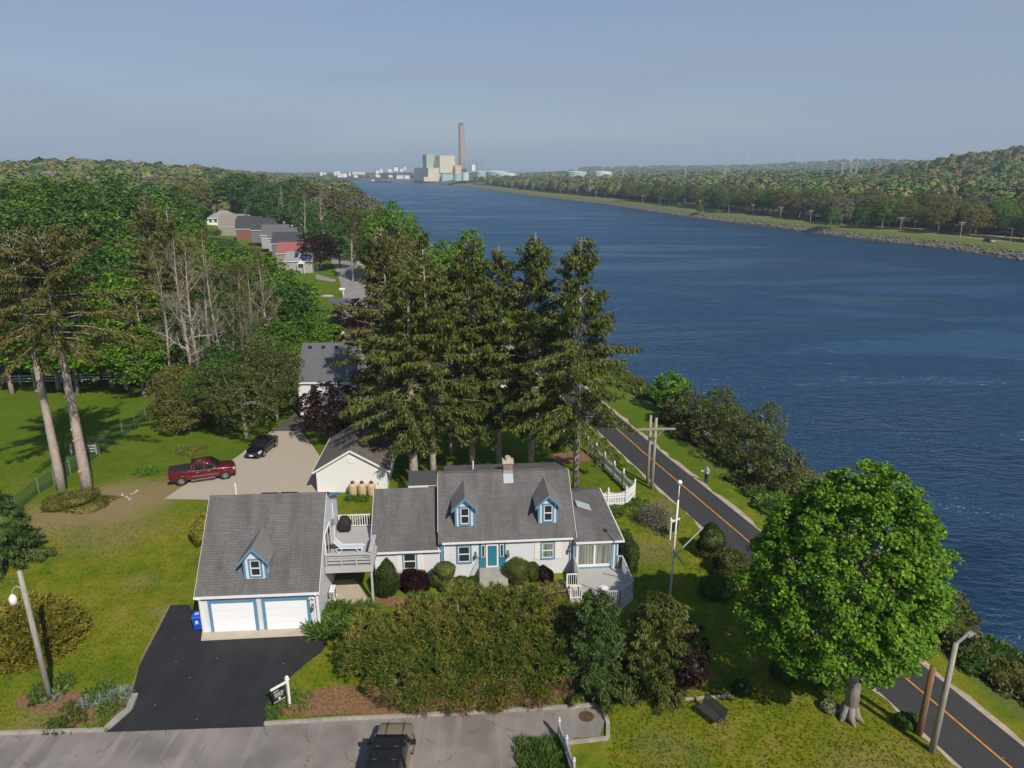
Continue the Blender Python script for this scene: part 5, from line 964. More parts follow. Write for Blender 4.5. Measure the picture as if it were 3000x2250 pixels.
# estate agent's signs
MSIGN = plain('sign_black', (0.02, 0.022, 0.025), 0.45, 0.1); MGOLD = plain('sign_gold', (0.55, 0.36, 0.12), 0.5)
def post_sign(label, loc, yaw, detailed=True):
    t = thing('sign_post', label, 'sign', loc, yaw); mb = MB(); mb.box(-0.06, 0.06, -0.06, 0.06, -0.2, 1.86); mb.box(-0.1, 0.1, -0.1, 0.1, 1.70, 1.76); mb.prism([(-0.09, -0.09, 1.86), (0.09, -0.09, 1.86), (0.09, 0.09, 1.86), (-0.09, 0.09, 1.86)], (0, 0, 0.03)); mb.lathe([(0.08, 1.89), (0.03, 1.97), (0.01, 2.0)], n=8); mb.build('post', MWHITE, t)
    mb = MB(); mb.box(-1.0, -0.06, -0.045, 0.045, 1.56, 1.66); mb.build('arm', MWHITE, t)
    mb = MB(); mb.box(-0.9, -0.15, -0.012, 0.012, 0.66, 1.46); pn = mb.build('panel', MSIGN, t); mb = MB()
    for x in (-0.8, -0.25): mb.tube([(x, 0, 1.46), (x, 0, 1.57)], 0.012, 4)
    mb.build('hook', MGALV, t)
    mb = MB(); mb.box(-0.86, -0.55, -0.02, -0.012, 1.36, 1.39); mb.box(-0.80, -0.32, -0.02, -0.012, 1.06, 1.085); mb.box(-0.88, -0.2, -0.02, -0.012, 0.70, 0.73); mb.build('white_line', MWHITE, pn)
    mb = MB(); mb.box(-0.78, -0.3, -0.02, -0.012, 0.97, 0.995); mb.build('gold_line', MGOLD, pn)
    mb = MB(); mb.lathe([(0.07, 0), (0.07, 0.008), (0.04, 0.008), (0.04, 0)], (-0.54, -0.012, 0.85), 16, Euler((rad(90), 0, 0)).to_matrix()); mb.box(-0.56, -0.52, -0.02, -0.012, 0.81, 0.89); mb.build('emblem', MWHITE, pn)
    if detailed:
        cu = bpy.data.curves.new('lettering', 'FONT'); cu.body = 'KINLIN'; cu.size = 0.17; cu.extrude = 0.004; cu.align_x = 'CENTER'; dg = bpy.data.objects.new('tmp', cu); C.objects.link(dg); bpy.context.view_layer.update()
        me = bpy.data.meshes.new_from_object(dg.evaluated_get(bpy.context.evaluated_depsgraph_get())); bpy.data.objects.remove(dg)
        me.transform(Matrix.Translation((-0.55, -0.018, 1.14)) @ Matrix.Rotation(rad(90), 4, 'X')); me.materials.clear(); finish('lettering', me, MWHITE, pn)
    return t
post_sign('white hanging sign post with black panel between driveway and pine hedge', at(849, 2067), rad(47)); post_sign('white hanging sign post with dark panel near the flagpole', at(1962, 1582)+Vector((0, 0, 0)), rad(215), False)
# blue recycling bin
RB = thing('recycling_bin', 'blue wheeled recycling bin with white emblems beside the garage', 'bin', at(583, 1840), rad(12)); MBIN = plain('blue_bin_plastic', (0.008, 0.085, 0.52), 0.45, 0.1, 3)
mb = MB(); mb.hexa([(-0.22, -0.25, 0.05), (0.22, -0.25, 0.05), (0.22, 0.25, 0.05), (-0.22, 0.25, 0.05), (-0.29, -0.34, 0.98), (0.29, -0.34, 0.98), (0.29, 0.34, 0.98), (-0.29, 0.34, 0.98)]); mb.build('body', MBIN, RB, bevel=0.03)
mb = MB(); mb.hexa([(-0.31, -0.38, 0.98), (0.31, -0.38, 0.98), (0.31, 0.38, 0.98), (-0.31, 0.38, 0.98), (-0.27, -0.32, 1.06), (0.27, -0.32, 1.06), (0.27, 0.34, 1.08), (-0.27, 0.34, 1.08)]); ld = mb.build('lid', MBIN, RB, bevel=0.02)
mb = MB(); e = [Vector((0.16*math.cos(rad(90+120*k)), -0.0+0.16*math.sin(rad(90+120*k)), 1.085)) for k in range(3)]
for k in range(3): p, q = e[k], e[(k+1) % 3]; mb.beam(p.lerp(q, 0.1), p.lerp(q, 0.85), 0.055, 0.012)
mb.build('recycling_mark', MWHITE, ld); mb = MB(); mb.lathe([(0.085, 0), (0.085, 0.01), (0.045, 0.01), (0.045, 0)], (0, -0.318, 0.68), 16, Euler((rad(90-5), 0, 0)).to_matrix()); mb.box(-0.02, 0.02, -0.33, -0.31, 0.64, 0.72); mb.box(-0.12, 0.12, -0.325, -0.30, 0.53, 0.555); mb.build('emblem', MWHITE, RB)
for s in (-0.24, 0.24): mb = MB(); mb.lathe([(0.1, -0.03), (0.1, 0.03)], (s, 0.26, 0.1), 14, Euler((0, rad(90), 0)).to_matrix()); mb.build('wheel', MBLACK, RB)
# metal mesh garden seat on the right lawn
GB = thing('garden_bench', 'dark metal mesh garden bench on the lawn below the maple', 'bench', (10.75, 31.6, 0), rad(-57)); MIRON = plain('dark_grey_iron', (0.05, 0.055, 0.06), 0.5, 0.15, 8)
def mesh_panel(mb, p00, p10, p11, p01, n, m_, r=0.008):
    p00, p10, p11, p01 = map(Vector, (p00, p10, p11, p01))
    for i in range(n+1): f = i/n; mb.beam(p00.lerp(p10, f), p01.lerp(p11, f), r*2, r*2)
    for j in range(m_+1): f = j/m_; mb.beam(p00.lerp(p01, f), p10.lerp(p11, f), r*2, r*2)
mb = MB(); mesh_panel(mb, (-0.75, -0.3, 0.42), (0.75, -0.3, 0.42), (0.75, 0.22, 0.40), (-0.75, 0.22, 0.40), 40, 14); mb.build('seat', MIRON, GB)
mb = MB(); mesh_panel(mb, (-0.75, 0.22, 0.44), (0.75, 0.22, 0.44), (0.75, 0.38, 0.95), (-0.75, 0.38, 0.95), 40, 14); mb.build('backrest', MIRON, GB)
for sx in (-0.77, 0.77):
    mb = MB(); mb.tube([(sx, -0.34, 0), (sx, -0.3, 0.62), (sx, 0.28, 0.64)], 0.02, 6); mb.build('leg', MIRON, GB); mb = MB(); mb.tube([(sx, 0.3, 0), (sx, 0.2, 0.42), (sx, 0.4, 0.97)], 0.02, 6); mb.build('leg', MIRON, GB)
mb = MB(); mb.tube([(-0.77, 0.4, 0.97), (0.77, 0.4, 0.97)], 0.02, 6); mb.tube([(-0.77, -0.3, 0.42), (0.77, -0.3, 0.42)], 0.02, 6); mb.build('frame', MIRON, GB)
# storm drain
DR = thing('storm_drain', 'round rusty iron storm drain grate beside the kerb end', 'drain', (4.05, 31.75, 0.012)); MRUST = plain('rusty_iron', (0.14, 0.07, 0.04), 0.9, 0.4, 8)
mb = MB(); mb.lathe([(0.42, 0), (0.42, 0.02), (0.36, 0.02), (0.36, 0)], n=24); mb.build('frame', MRUST, DR); mb = MB(); mb.lathe([(0.36, 0.0), (0.36, 0.004)], n=24); mb.build('pit', MDARK, DR); mb = MB()
for k in range(-4, 5):
    q = 0.08*k; hl = math.sqrt(0.36**2-q*q); mb.box(q-0.014, q+0.014, -hl, hl, 0.006, 0.022); mb.box(-hl, hl, q-0.014, q+0.014, 0.006, 0.02)
mb.build('grate', MRUST, DR)
# ---------------------------------------------------------------- fences
def picket_fence(name, label, pts, h0, dips, m, n_per=0.15, gap=0.5, post_h=0.25, closed_side=False, zoff=0.0):
    t = thing(name, label, 'fence', (pts[0][0], pts[0][1], 0)); o = Vector((pts[0][0], pts[0][1], 0)); P = [Vector((p[0], p[1], 0))-o for p in pts]
    mb = MB(); mr = MB()
    for (a, b_), dp in zip(zip(P, P[1:]), dips):
        L_ = (b_-a).length; d = (b_-a)/L_; n = max(3, int(L_/n_per)); nr = Vector((d.y, -d.x, 0))*0.035
        for i in range(n):
            f = (i+0.5)/n; q = a.lerp(b_, f)+nr; hh = h0-dp*(1-(2*f-1)**2); mb.beam(q-d*(n_per*gap/2), q+d*(n_per*gap/2), 0.02, 0.001) if False else mb.hexa([(q-d*n_per*gap/2+nr*0.25).to_tuple()[:2]+(0.06,), (q+d*n_per*gap/2+nr*0.25).to_tuple()[:2]+(0.06,), (q+d*n_per*gap/2-nr*0.25).to_tuple()[:2]+(0.06,), (q-d*n_per*gap/2-nr*0.25).to_tuple()[:2]+(0.06,), (q-d*n_per*gap/2+nr*0.25).to_tuple()[:2]+(hh,), (q+d*n_per*gap/2+nr*0.25).to_tuple()[:2]+(hh,), (q+d*n_per*gap/2-nr*0.25).to_tuple()[:2]+(hh,), (q-d*n_per*gap/2-nr*0.25).to_tuple()[:2]+(hh,)])
        for zz in (0.25, h0*0.55, h0-0.22-dp*0.9): mr.beam((a.x, a.y, zz), (b_.x, b_.y, zz), 0.05, 0.09)
    mb.build('pickets', m, t) if False else mb.build('picket_panel', m, t); mr.build('rail', m, t)
    for p in P:
        mb = MB(); mb.box(p.x-0.065, p.x+0.065, p.y-0.065, p.y+0.065, -0.1, h0+post_h-0.1); mb.lathe([(0.10, h0+post_h-0.1), (0.10, h0+post_h-0.06), (0.05, h0+post_h), (0.07, h0+post_h+0.06), (0.01, h0+post_h+0.12)], p, 8); mb.build('post', m, t)
    return t
R4 = lambda x, y: (1500+x/2.4578, 1100+y/2.4578)
fpts = [at(*R4(*q)) for q in ((545, 550), (605, 605), (668, 668), (735, 735), (800, 800), (880, 870))]
bend = [at(*R4(*q)) for q in ((880, 878), (820, 935), (690, 945), (600, 948))]
picket_fence('picket_fence', 'white scalloped picket fence curving round the back lawn beside the canal road', [tuple(p)[:2] for p in fpts[:-1]]+[tuple(p)[:2] for p in bend], 1.5, [0.28]*4+[0.25, 0.12, 0.25, 0.2], MWHITE, 0.15, 0.68)
fp2 = [at(*R4(*q)) for q in ((180, 345), (255, 378), (315, 430), (373, 475))]
picket_fence('picket_fence', 'white picket fence fragment seen beyond the spruce trunks', [tuple(p)[:2] for p in fp2], 1.3, [0.2]*3, MWHITE)
gp = [(2.45, 30.2), (2.75, 29.0), (3.0, 27.6), (3.15, 26.2), (3.3, 24.8)]
picket_fence('picket_fence', 'pale grey picket fence leaving the bottom edge beside the grass bed', gp, 1.15, [0.12]*4, plain('pale_grey_fence', (0.50, 0.52, 0.55), 0.6, 0.08), 0.14, 0.55, 0.1)
def wire_mesh(name, col):
    m, t, b, l = newmat(name); uv = uvco(t); mp = N(t, 'ShaderNodeMapping'); mp.inputs['Rotation'].default_value = (0, 0, rad(45)); mp.inputs['Scale'].default_value = (16, 16, 1); l(uv, mp.inputs['Vector'])
    ck = N(t, 'ShaderNodeTexBrick', Scale=1.0); ck.offset = 0; ck.inputs['Brick Width'].default_value = 1; ck.inputs['Row Height'].default_value = 1; ck.inputs['Mortar Size'].default_value = 0.13; l(mp.outputs[0], ck.inputs['Vector'])
    b.inputs['Base Color'].default_value = c4(col); l(ck.outputs['Fac'], b.inputs['Alpha']); return m
MMESH = wire_mesh('green_chain_link', (0.02, 0.10, 0.06)); MGPOST = plain('green_fence_post', (0.10, 0.20, 0.16), 0.5)
cl = [at(*q) for q in ((-60, 1590), (50, 1500), (115, 1445), (160, 1420), (208, 1391), (292, 1332), (360, 1277), (397, 1255), (428, 1230), (458, 1205), (485, 1172))]
CF = thing('chain_link_fence', 'green chain-link fence with metal posts crossing the left lawns', 'fence', cl[0]); o = Vector(cl[0])
mb = MB()
for a, b_ in zip(cl, cl[1:]): a, b_ = a-o, b_-o; mb.face((a.x, a.y, 0.02), (b_.x, b_.y, 0.02), (b_.x, b_.y, 1.5), (a.x, a.y, 1.5))
mb.build('mesh_panel', MMESH, CF); mb = MB()
for a, b_ in zip(cl, cl[1:]): a, b_ = a-o, b_-o; mb.tube([(a.x, a.y, 1.5), (b_.x, b_.y, 1.5)], 0.022, 5)
mb.build('top_rail', MGPOST, CF)
for a in cl: a = a-o; mb = MB(); mb.tube([(a.x, a.y, -0.1), (a.x, a.y, 1.56)], 0.035, 6); mb.build('post', MGALV, CF)
def rail_fence(label, pts, h=1.1, every=2.6):
    t = thing('rail_fence', label, 'fence', pts[0]); o = Vector(pts[0]); P = [Vector(p)-o for p in pts]; mr = MB()
    for a, b_ in zip(P, P[1:]):
        for z in (0.35, 0.7, 1.05): mr.beam((a.x, a.y, a.z+z*h), (b_.x, b_.y, b_.z+z*h), 0.04, 0.13)
        n = max(1, int((b_-a).length/every))
        for i in range(n+1): q = a.lerp(b_, i/n); mb = MB(); mb.box(q.x-0.07, q.x+0.07, q.y-0.07, q.y+0.07, q.z-0.2, q.z+1.25*h); mb.build('post', MWHITE, t)
    mr.build('rail', MWHITE, t); return t
rail_fence('white post and rail fence at the foot of the left woods', [at(-60, 1128), at(120, 1124), at(300, 1118), at(510, 1116)])
rail_fence('short length of white rail fence behind the second spruce trunk', [at(212, 1332), at(284, 1330)], 0.9, 1.9)
mx = thing('mailbox', 'white mailbox on a white post beside the back street', 'mailbox', at(1007, 866), rad(5)); mb = MB(); mb.box(-0.09, 0.09, -0.09, 0.09, -0.1, 1.5); mb.build('post', MWHITE, mx); mb = MB(); mb.prism([(-0.9, -0.25, 1.35), (-0.9, 0.25, 1.35), (-0.9, 0.25, 1.65), (-0.9, 0, 1.8), (-0.9, -0.25, 1.65)], (1.3, 0, 0)); mb.build('box', MWHITE, mx)
def rock_mesh(seed, s=(1, 1, 0.6), n=9):
    rng = np.random.default_rng(seed); mb = MB(); rings = []; w = nrm(rng.normal(size=(6, 3)))*rng.uniform(1.5, 3.5, (6, 1)); ph = rng.uniform(0, 6, 6)
    for i in range(6):
        zz = -0.95+1.9*i/5; cr = math.sqrt(max(0.02, 1-zz*zz)); r = []
        for k in range(n):
            a = 6.2832*k/n; d = np.array([cr*math.cos(a), cr*math.sin(a), zz]); f = 1+0.25*np.sin(w@d+ph).sum()/2; r.append(tuple(d*f*np.array(s)))
        rings.append(r)
    mb.loft(rings); return mb
MROCK = plain('granite_boulder', (0.36, 0.33, 0.30), 0.9, 0.35, 1.2, bmp=0.6)
o = rock_mesh(3, (1.5, 0.7, 0.4)).build('boulder', MROCK); o.location = at(952, 868); tag(o, 'flat grey boulder on the lawn by the back street', 'boulder')
# the person in the shade by the road
PM = bpy.data.meshes.new('person')
pv = [(0, 0, 0.95), (0, 0.0, 1.18), (0, 0.0, 1.40), (0, -0.01, 1.52), (0, -0.02, 1.60), (0, -0.03, 1.72), (0.10, 0, 0.88), (0.12, -0.02, 0.48), (0.13, 0.0, 0.09), (0.13, -0.14, 0.04), (-0.10, 0, 0.88), (-0.12, -0.03, 0.48), (-0.13, 0.0, 0.09), (-0.13, -0.14, 0.04),
      (0.19, 0, 1.42), (0.26, 0.02, 1.16), (0.20, -0.2, 1.02), (-0.19, 0, 1.42), (-0.27, -0.02, 1.20), (-0.30, -0.24, 1.12), (-0.31, -0.34, 1.12)]
pe = [(0, 1), (1, 2), (2, 3), (3, 4), (4, 5), (0, 6), (6, 7), (7, 8), (8, 9), (0, 10), (10, 11), (11, 12), (12, 13), (2, 14), (14, 15), (15, 16), (2, 17), (17, 18), (18, 19), (19, 20)]
PM.from_pydata(pv, pe, []); po = finish('person', PM, None); po.modifiers.new('skin', 'SKIN'); sm = po.modifiers.new('sub', 'SUBSURF'); sm.levels = 1; sm.render_levels = 2
prr = [0.17, 0.15, 0.17, 0.06, 0.085, 0.09, 0.10, 0.075, 0.055, 0.04, 0.10, 0.075, 0.055, 0.04, 0.075, 0.052, 0.038, 0.075, 0.052, 0.042, 0.03]
for i, r_ in enumerate(prr): PM.skin_vertices[0].data[i].radius = (r_, r_*(0.75 if i in (0, 1, 2) else 1))
PM.skin_vertices[0].data[0].use_root = True
mps, t, b, l = newmat('person_clothes'); sp = N(t, 'ShaderNodeSeparateXYZ'); l(objco(t), sp.inputs[0]); r = ramp(t, [(0.0, (0.02, 0.02, 0.02)), (0.055, (0.015, 0.02, 0.06)), (0.505, (0.015, 0.02, 0.06)), (0.51, (0.55, 0.60, 0.68)), (0.835, (0.55, 0.60, 0.68)), (0.84, (0.45, 0.27, 0.19)), (0.955, (0.45, 0.27, 0.19)), (0.96, (0.05, 0.035, 0.025))]); r.color_ramp.interpolation = 'CONSTANT'
dv_ = N(t, 'ShaderNodeMath', operation='DIVIDE'); l(sp.outputs['Z'], dv_.inputs[0]); dv_.inputs[1].default_value = 1.85; l(dv_.outputs[0], r.inputs[0]); l(r.outputs[0], b.inputs['Base Color']); PM.materials.append(mps)
po.location = at(2068, 1414); po.rotation_euler.z = rad(-60); tag(po, 'person in pale shirt and navy trousers standing in shade beside the canal road', 'person')
mb = MB(); mb.lathe([(0.03, 0), (0.05, 0.03), (0.05, 0.12), (0.03, 0.15)], n=10); o = mb.build('cup', MWHITE); o.location = po.matrix_basis @ Vector((-0.31, -0.38, 1.10)); tag(o, 'small white cup held by the person beside the canal road', 'cup')
# gulls over the water
for (px, py, Y, lab, s) in ((1864, 724, 150, 'dark bird gliding low over the middle of the canal', 1.0), (1164, 536, 600, 'tiny distant bird over the far reach of the canal', 1.6)):
    p = at_y(px, py, Y); t = thing('bird', lab, 'bird', p, rad(25)); t.scale = (s, s, s); mb = MB(); mb.loft([[(x, r_*math.cos(a), r_*0.8*math.sin(a)) for a in np.arange(0, 6.28, 0.785)] for x, r_ in ((-0.32, 0.01), (-0.2, 0.05), (0, 0.08), (0.15, 0.07), (0.24, 0.045), (0.32, 0.01))]); MBIRD = plain('brown_plumage', (0.10, 0.05, 0.035), 0.8); mb.build('body', MBIRD, t, True)
    for sg in (-1, 1): mb = MB(); mb.hexa([(-0.12, sg*0.03, 0.03), (0.12, sg*0.03, 0.03), (0.10, sg*0.4, 0.20), (-0.04, sg*0.4, 0.20), (-0.12, sg*0.03, 0.05), (0.12, sg*0.03, 0.05), (0.10, sg*0.4, 0.215), (-0.04, sg*0.4, 0.215)]); mb.hexa([(-0.04, sg*0.4, 0.2), (0.1, sg*0.4, 0.2), (-0.08, sg*0.75, 0.14), (-0.14, sg*0.74, 0.14), (-0.04, sg*0.4, 0.215), (0.1, sg*0.4, 0.215), (-0.08, sg*0.75, 0.15), (-0.14, sg*0.74, 0.15)]); mb.build('wing', MBIRD, t)
# back street lamps and poles
def lamp_post(label, px, py, tx, ty, arm=-2.6):
    b_ = at(px, py); tp = at_y(tx, ty, b_.y); t = thing('street_lamp', label, 'street lamp', b_, 0, 'street lamps on the back street'); mb = MB(); mb.tube([(0, 0, -0.3), (0, 0, tp.z)], [0.13, 0.1], 8); mb.build('pole', MPOLE, t)
    h = tp.z*0.86; mb = MB(); mb.tube([(0, 0, h-0.3), (arm*0.4, 0, h+0.1), (arm*0.85, 0, h+0.25)], 0.06, 6); mb.build('arm', MGALV, t); mb = MB(); mb.lathe([(0.05, -0.45), (0.17, -0.3), (0.17, 0.3), (0.06, 0.42)], (arm, 0, h+0.24), 8, Euler((0, rad(90), 0)).to_matrix()); mb.build('lamp_head', MWHITE, t)
lamp_post('street lamp with white arm nearest the spruce tops on the back street', 1075, 775, 1068, 715, -2.4); lamp_post('street lamp standing beside the dark red tree, further along the back street', 982, 698, 977, 640, -2.6)
for (px, py, tx, ty, lab) in ((1021, 759, 1013, 675, 'bare grey pole at the bend of the back street'), (868, 690, 862, 625, 'utility pole with transformer beside the black roofed house'), (760, 650, 759, 626, 'thin pole behind the red cedar gambrel house')):
    Y = at(px, py).y; b_ = at(px, py); tp = at_y(tx, ty, Y); t = thing('utility_pole', lab, 'utility pole', b_, 0); mb = MB(); mb.tube([(0, 0, -0.3), (tp.x-b_.x, 0, tp.z)], [0.17, 0.12], 8); mb.build('pole', MPOLE, t); mb = MB(); mb.lathe([(0.2, 0), (0.2, 0.7)], (-0.3+(tp.x-b_.x), 0, tp.z-1.6), 8); mb.build('transformer', MGALV, t)
# ---------------------------------------------------------------- power station, town and masts far up the canal
MCREAMW = siding('cream_panel_wall', (0.62, 0.56, 0.40), 6.0, False, line=0.9); MGREENW = siding('green_panel_wall', (0.36, 0.45, 0.34), 6.0, False, line=0.9); MPEACH = plain('peach_panel', (0.62, 0.45, 0.32), 0.7, 0.08, 0.05); MSTACK = plain('stack_concrete', (0.36, 0.30, 0.25), 0.9, 0.12, 0.05); MTANKG = plain('pale_green_tank', (0.34, 0.50, 0.46), 0.6, 0.08, 0.05); MTANKW = plain('white_tank', (0.62, 0.66, 0.62), 0.6, 0.08, 0.05); MDARKST = plain('dark_steel', (0.08, 0.09, 0.10), 0.7, 0.2, 0.2)
Z5 = lambda x, y: (1200+x/5.53, 340+y/5.53)
PA = rad(22); PY = 2000.0
org = at_y(*Z5(300, 980), PY); PP = thing('power_station', 'cream and green power station with stepped blocks beside the far end of the canal', 'power station', (org.x, org.y, 0), PA)
def ppl(x, y, Y): p = at_y(*Z5(x, y), Y); d = p-Vector((org.x, org.y, 0)); return d
def block(name, m, xl, xr, ytop, Y, depth, zb=-2):
    """box whose front face runs between the picture columns xl..xr, depth going back along the turned axis"""
    a, b_ = at_y(*Z5(xl, ytop), Y), at_y(*Z5(xr, ytop), Y); w = (b_.x-a.x)/math.cos(PA); d = Vector((a.x-org.x, a.y-org.y, 0)); c, s = math.cos(-PA), math.sin(-PA); lx, ly = d.x*c-d.y*s, d.x*s+d.y*c
    mb = MB(); mb.box(lx, lx+w, ly, ly+depth, zb, a.z); return mb.build(name, m, PP), (lx, ly, w, a.z)
block('turbine_hall', MCREAMW, 300, 850, 838, PY, 150); block('boiler_block', MCREAMW, 485, 725, 640, PY+8, 42, 20); o, q = block('boiler_block', MGREENW, 270, 400, 622, PY+40, 40, 20); block('annexe', MPEACH, 740, 835, 800, PY+6, 30, 20); block('low_annexe', MCREAMW, 230, 420, 985, PY-14, 20)
o, q = block('conveyor_house', MDARKST, 845, 925, 850, PY+30, 25); block('pump_house', MTANKG, 530, 700, 935, PY-8, 14)
mb = MB(); lx, ly, w, zt = q
for k in range(4): mb.tube([(lx+20+k*14, ly+8, zt-4), (lx+20+k*14, ly+8, zt+18+6*(k % 2))], 0.4, 4)
mb.build('antenna', MDARKST, PP); mb = MB(); mb.box(lx+30, lx+40, ly+4, ly+14, zt-6, zt+10); mb.build('roof_house', MWHITE, PP)
b0, tp = at_y(*Z5(850, 815), PY+60), at_y(*Z5(830, 105), PY+60); ST = thing('chimney_stack', 'very tall tapering concrete chimney stack beside the power station', 'chimney', (b0.x, PY+60, 0)); mb = MB(); hs_ = tp.z; mb.lathe([(9.6, -2), (8.7, hs_*0.4), (7.9, hs_*0.96), (7.9, hs_*0.975)], n=28); mb.build('shaft', MSTACK, ST, True); mb = MB(); mb.lathe([(8.05, hs_*0.955), (8.05, hs_*0.975), (4.6, hs_*0.98), (4.4, hs_), (3.9, hs_)], n=20); mb.build('cap', plain('stack_cap', (0.16, 0.15, 0.15), 0.8), ST)
def oil_tank(label, xl, xr, yt, yb, Y, m, group='storage tanks near the power station', zs=None):
    a, b_ = at_y(*Z5(xl, yt), Y), at_y(*Z5(xr, yt), Y); r = (b_.x-a.x)/2; t = thing('storage_tank', label, 'storage tank', ((a.x+b_.x)/2, Y+r, -2), 0, group); h = a.z+2
    mb = MB(); mb.lathe([(r, -4), (r, h)], n=36); mb.build('shell', m, t, False); mb = MB(); mb.lathe([(r, h), (r*0.5, h+r*0.09), (0.5, h+r*0.12)], n=36); mb.build('roof', MTANKW, t); return t
oil_tank('pale green storage tank, leftmost of the three big tanks right of the stack', 1060, 1240, 900, 990, 1700, MTANKG); oil_tank('broad pale storage tank in the middle of the three right of the stack', 1235, 1595, 905, 990, 1690, MTANKG); oil_tank('whitish storage tank, rightmost of the three big tanks right of the stack', 1390, 1740, 938, 1000, 1620, MTANKW)
oil_tank('small mint storage tank in front of the power station', 697, 840, 928, 1015, 1850, MTANKG, None); oil_tank('small white storage tank at the foot of the chimney stack', 842, 955, 918, 995, 1860, MTANKW, None)
for (xl, xr, y, Y, lab) in ((1412, 1492, 450, 1500, 'mint roofed storage tank among the trees far right of the stack'), (1595, 1665, 449, 1700, 'white storage tank furthest right among the far trees')):
    a, b_ = at_y(1000+xl/2.212 if False else xl/2.212*1.0+1000-0, 300+y/2.212, Y), at_y(1000+xr/2.212, 300+y/2.212, Y); a.x = at_y(1000+xl/2.212, 300+y/2.212, Y).x; r = max(22, (b_.x-a.x)/2); t = thing('storage_tank', lab, 'storage tank', ((a.x+b_.x)/2+r, Y, 0)); h = a.z; mb = MB(); mb.lathe([(r, 0), (r, h)], n=32); mb.build('shell', MTANKG if xl < 1500 else MTANKW, t); mb = MB(); mb.lathe([(r, h), (0.5, h+2)], n=32); mb.build('roof', MTANKW, t)
# waterfront town
Zt = lambda x, y: (900+x/5.53, 480+y/5.53)
tr = np.random.default_rng(5)
for (x, y, w, h, m, rm) in ((235, 190, 40, 9, MWHITE, MROOFG), (290, 190, 38, 9, MWHITE, MROOFG), (455, 180, 45, 10, MWHITE, MROOFL), (510, 178, 45, 11, MWHITE, MROOFG), (545, 212, 110, 7, MWHITE, MROOFL), (610, 210, 70, 10, MWHITE, MROOFG), (690, 190, 30, 8, MCLAP, MROOFL), (790, 215, 60, 5, MWHITE, MROOFL),
        (830, 165, 200, 6, MTANKW, MTANKG), (1130, 205, 40, 6, MWHITE, MROOFG), (1160, 212, 40, 5, MCLAP, MROOFG), (1140, 150, 45, 7, MCLAP, MROOFG), (1200, 135, 40, 8, MCLAP, MROOFL), (1340, 130, 60, 7, MCLAP, MROOFG), (1440, 110, 60, 9, MCLAP, MROOFG), (1530, 120, 40, 7, MWHITE, MROOFG), (1585, 95, 30, 7, MCLAP, MROOFL), (1500, 235, 110, 7, MWHITE, MTANKW), (1620, 235, 80, 7, MWHITE, MTANKW), (1350, 212, 60, 4, MCLAP, MROOFL)):
    Y = 2350 if x < 1100 else 2150; a = at_y(*Zt(x-w/2, y), Y); b_ = at_y(*Zt(x+w/2, y), Y); wd = b_.x-a.x
    lab = 'long low mint and white building in the far waterfront town' if x == 830 else 'flat white shed on the far quay left of the power station' if x in (1500, 1620) else 'small white building in the waterfront town beyond the far end of the canal'
    simple_house('town_building', lab, (a.x, Y, a.z), rad(tr.uniform(-10, 25)), wd, max(8, wd*0.5), h*1.1, h*1.1+(0.8 if m is MTANKW or x in (1500, 1620) else wd*0.16), m, rm, group='buildings of the far waterfront town', axis='x' if tr.random() < 0.6 else 'y', oh=0.3, cat='building')
# transmission masts and pylons
def mast(label, px, ytop, ybase, Y, arms=0, r=0.45, name='pylon', group='masts and pylons over the far woods'):
    tp, b_ = at_y(px, ytop, Y), at_y(px, ybase, Y); t = thing(name, label, 'pylon', (b_.x, Y, b_.z-8), 0, group); h = tp.z-b_.z+8; mb = MB(); k = r*2.2
    for sx, sy in ((-1, -1), (1, -1), (1, 1), (-1, 1)): mb.beam((sx*k, sy*k, 0), (sx*r*0.4, sy*r*0.4, h), 0.28, 0.28)
    for i in range(8): z = h*i/8; f = k+(r*0.4-k)*i/8; g = k+(r*0.4-k)*(i+1)/8; mb.beam((-f, -f, z), (g, -g, z+h/8), 0.16, 0.16); mb.beam((f, -f, z), (-g, -g, z+h/8), 0.16, 0.16)
    mb.build('tower', MGALV, t)
    for i in range(arms): mb = MB(); z = h*(0.97-0.14*i); mb.beam((-k*3.2, 0, z), (k*3.2, 0, z), 0.5, 0.5); mb.build('crossarm', MGALV, t)
    return t
for px, yt, yb, Y in ((1516, 484, 508, 1500), (1536, 487, 508, 1450), (1489, 490, 508, 1600), (1558, 492, 508, 1400), (1435, 493, 505, 1900), (1622, 490, 506, 1600), (1826, 485, 505, 1300)): mast('slim grey lattice mast rising behind the storage tanks', px, yt, yb, Y, 0, 0.55)
for px, yt, yb, Y, lab in ((2466, 476, 508, 900, 'grey pylon with crossarm above the dark red bush in the right woods'), (2492, 478, 506, 920, 'grey pylon, left of the tall pair in the right woods'), (2508, 462, 505, 930, 'tallest grey pylon in the right woods'), (2124, 478, 503, 1300, 'thin grey pylon in the woods across the canal, left of the tall group'), (2008, 484, 508, 1250, 'grey pylon leftmost of those over the right woods')): mast(lab, px, yt, yb, Y, 1, 0.6, group=None)
for px, py, Y, lab in ((2190, 462, 3600, 'white water tower dot on the horizon ridge, the left one'), (2337, 464, 3500, 'white water tower dot on the horizon ridge, the right one')):
    p = at_y(px, py, Y); t = thing('water_tower', lab, 'water tower', (p.x, Y, p.z-34)); t.scale = (0.5, 0.5, 1); mb = MB(); mb.lathe([(2, 0), (1.6, 24), (3, 26)], n=12); mb.build('stem', MWHITE, t); mb = MB(); mb.lathe([(2, 25), (7, 28), (8.5, 32), (7, 35.5), (2, 37)], n=16); mb.build('tank', MWHITE, t, True)
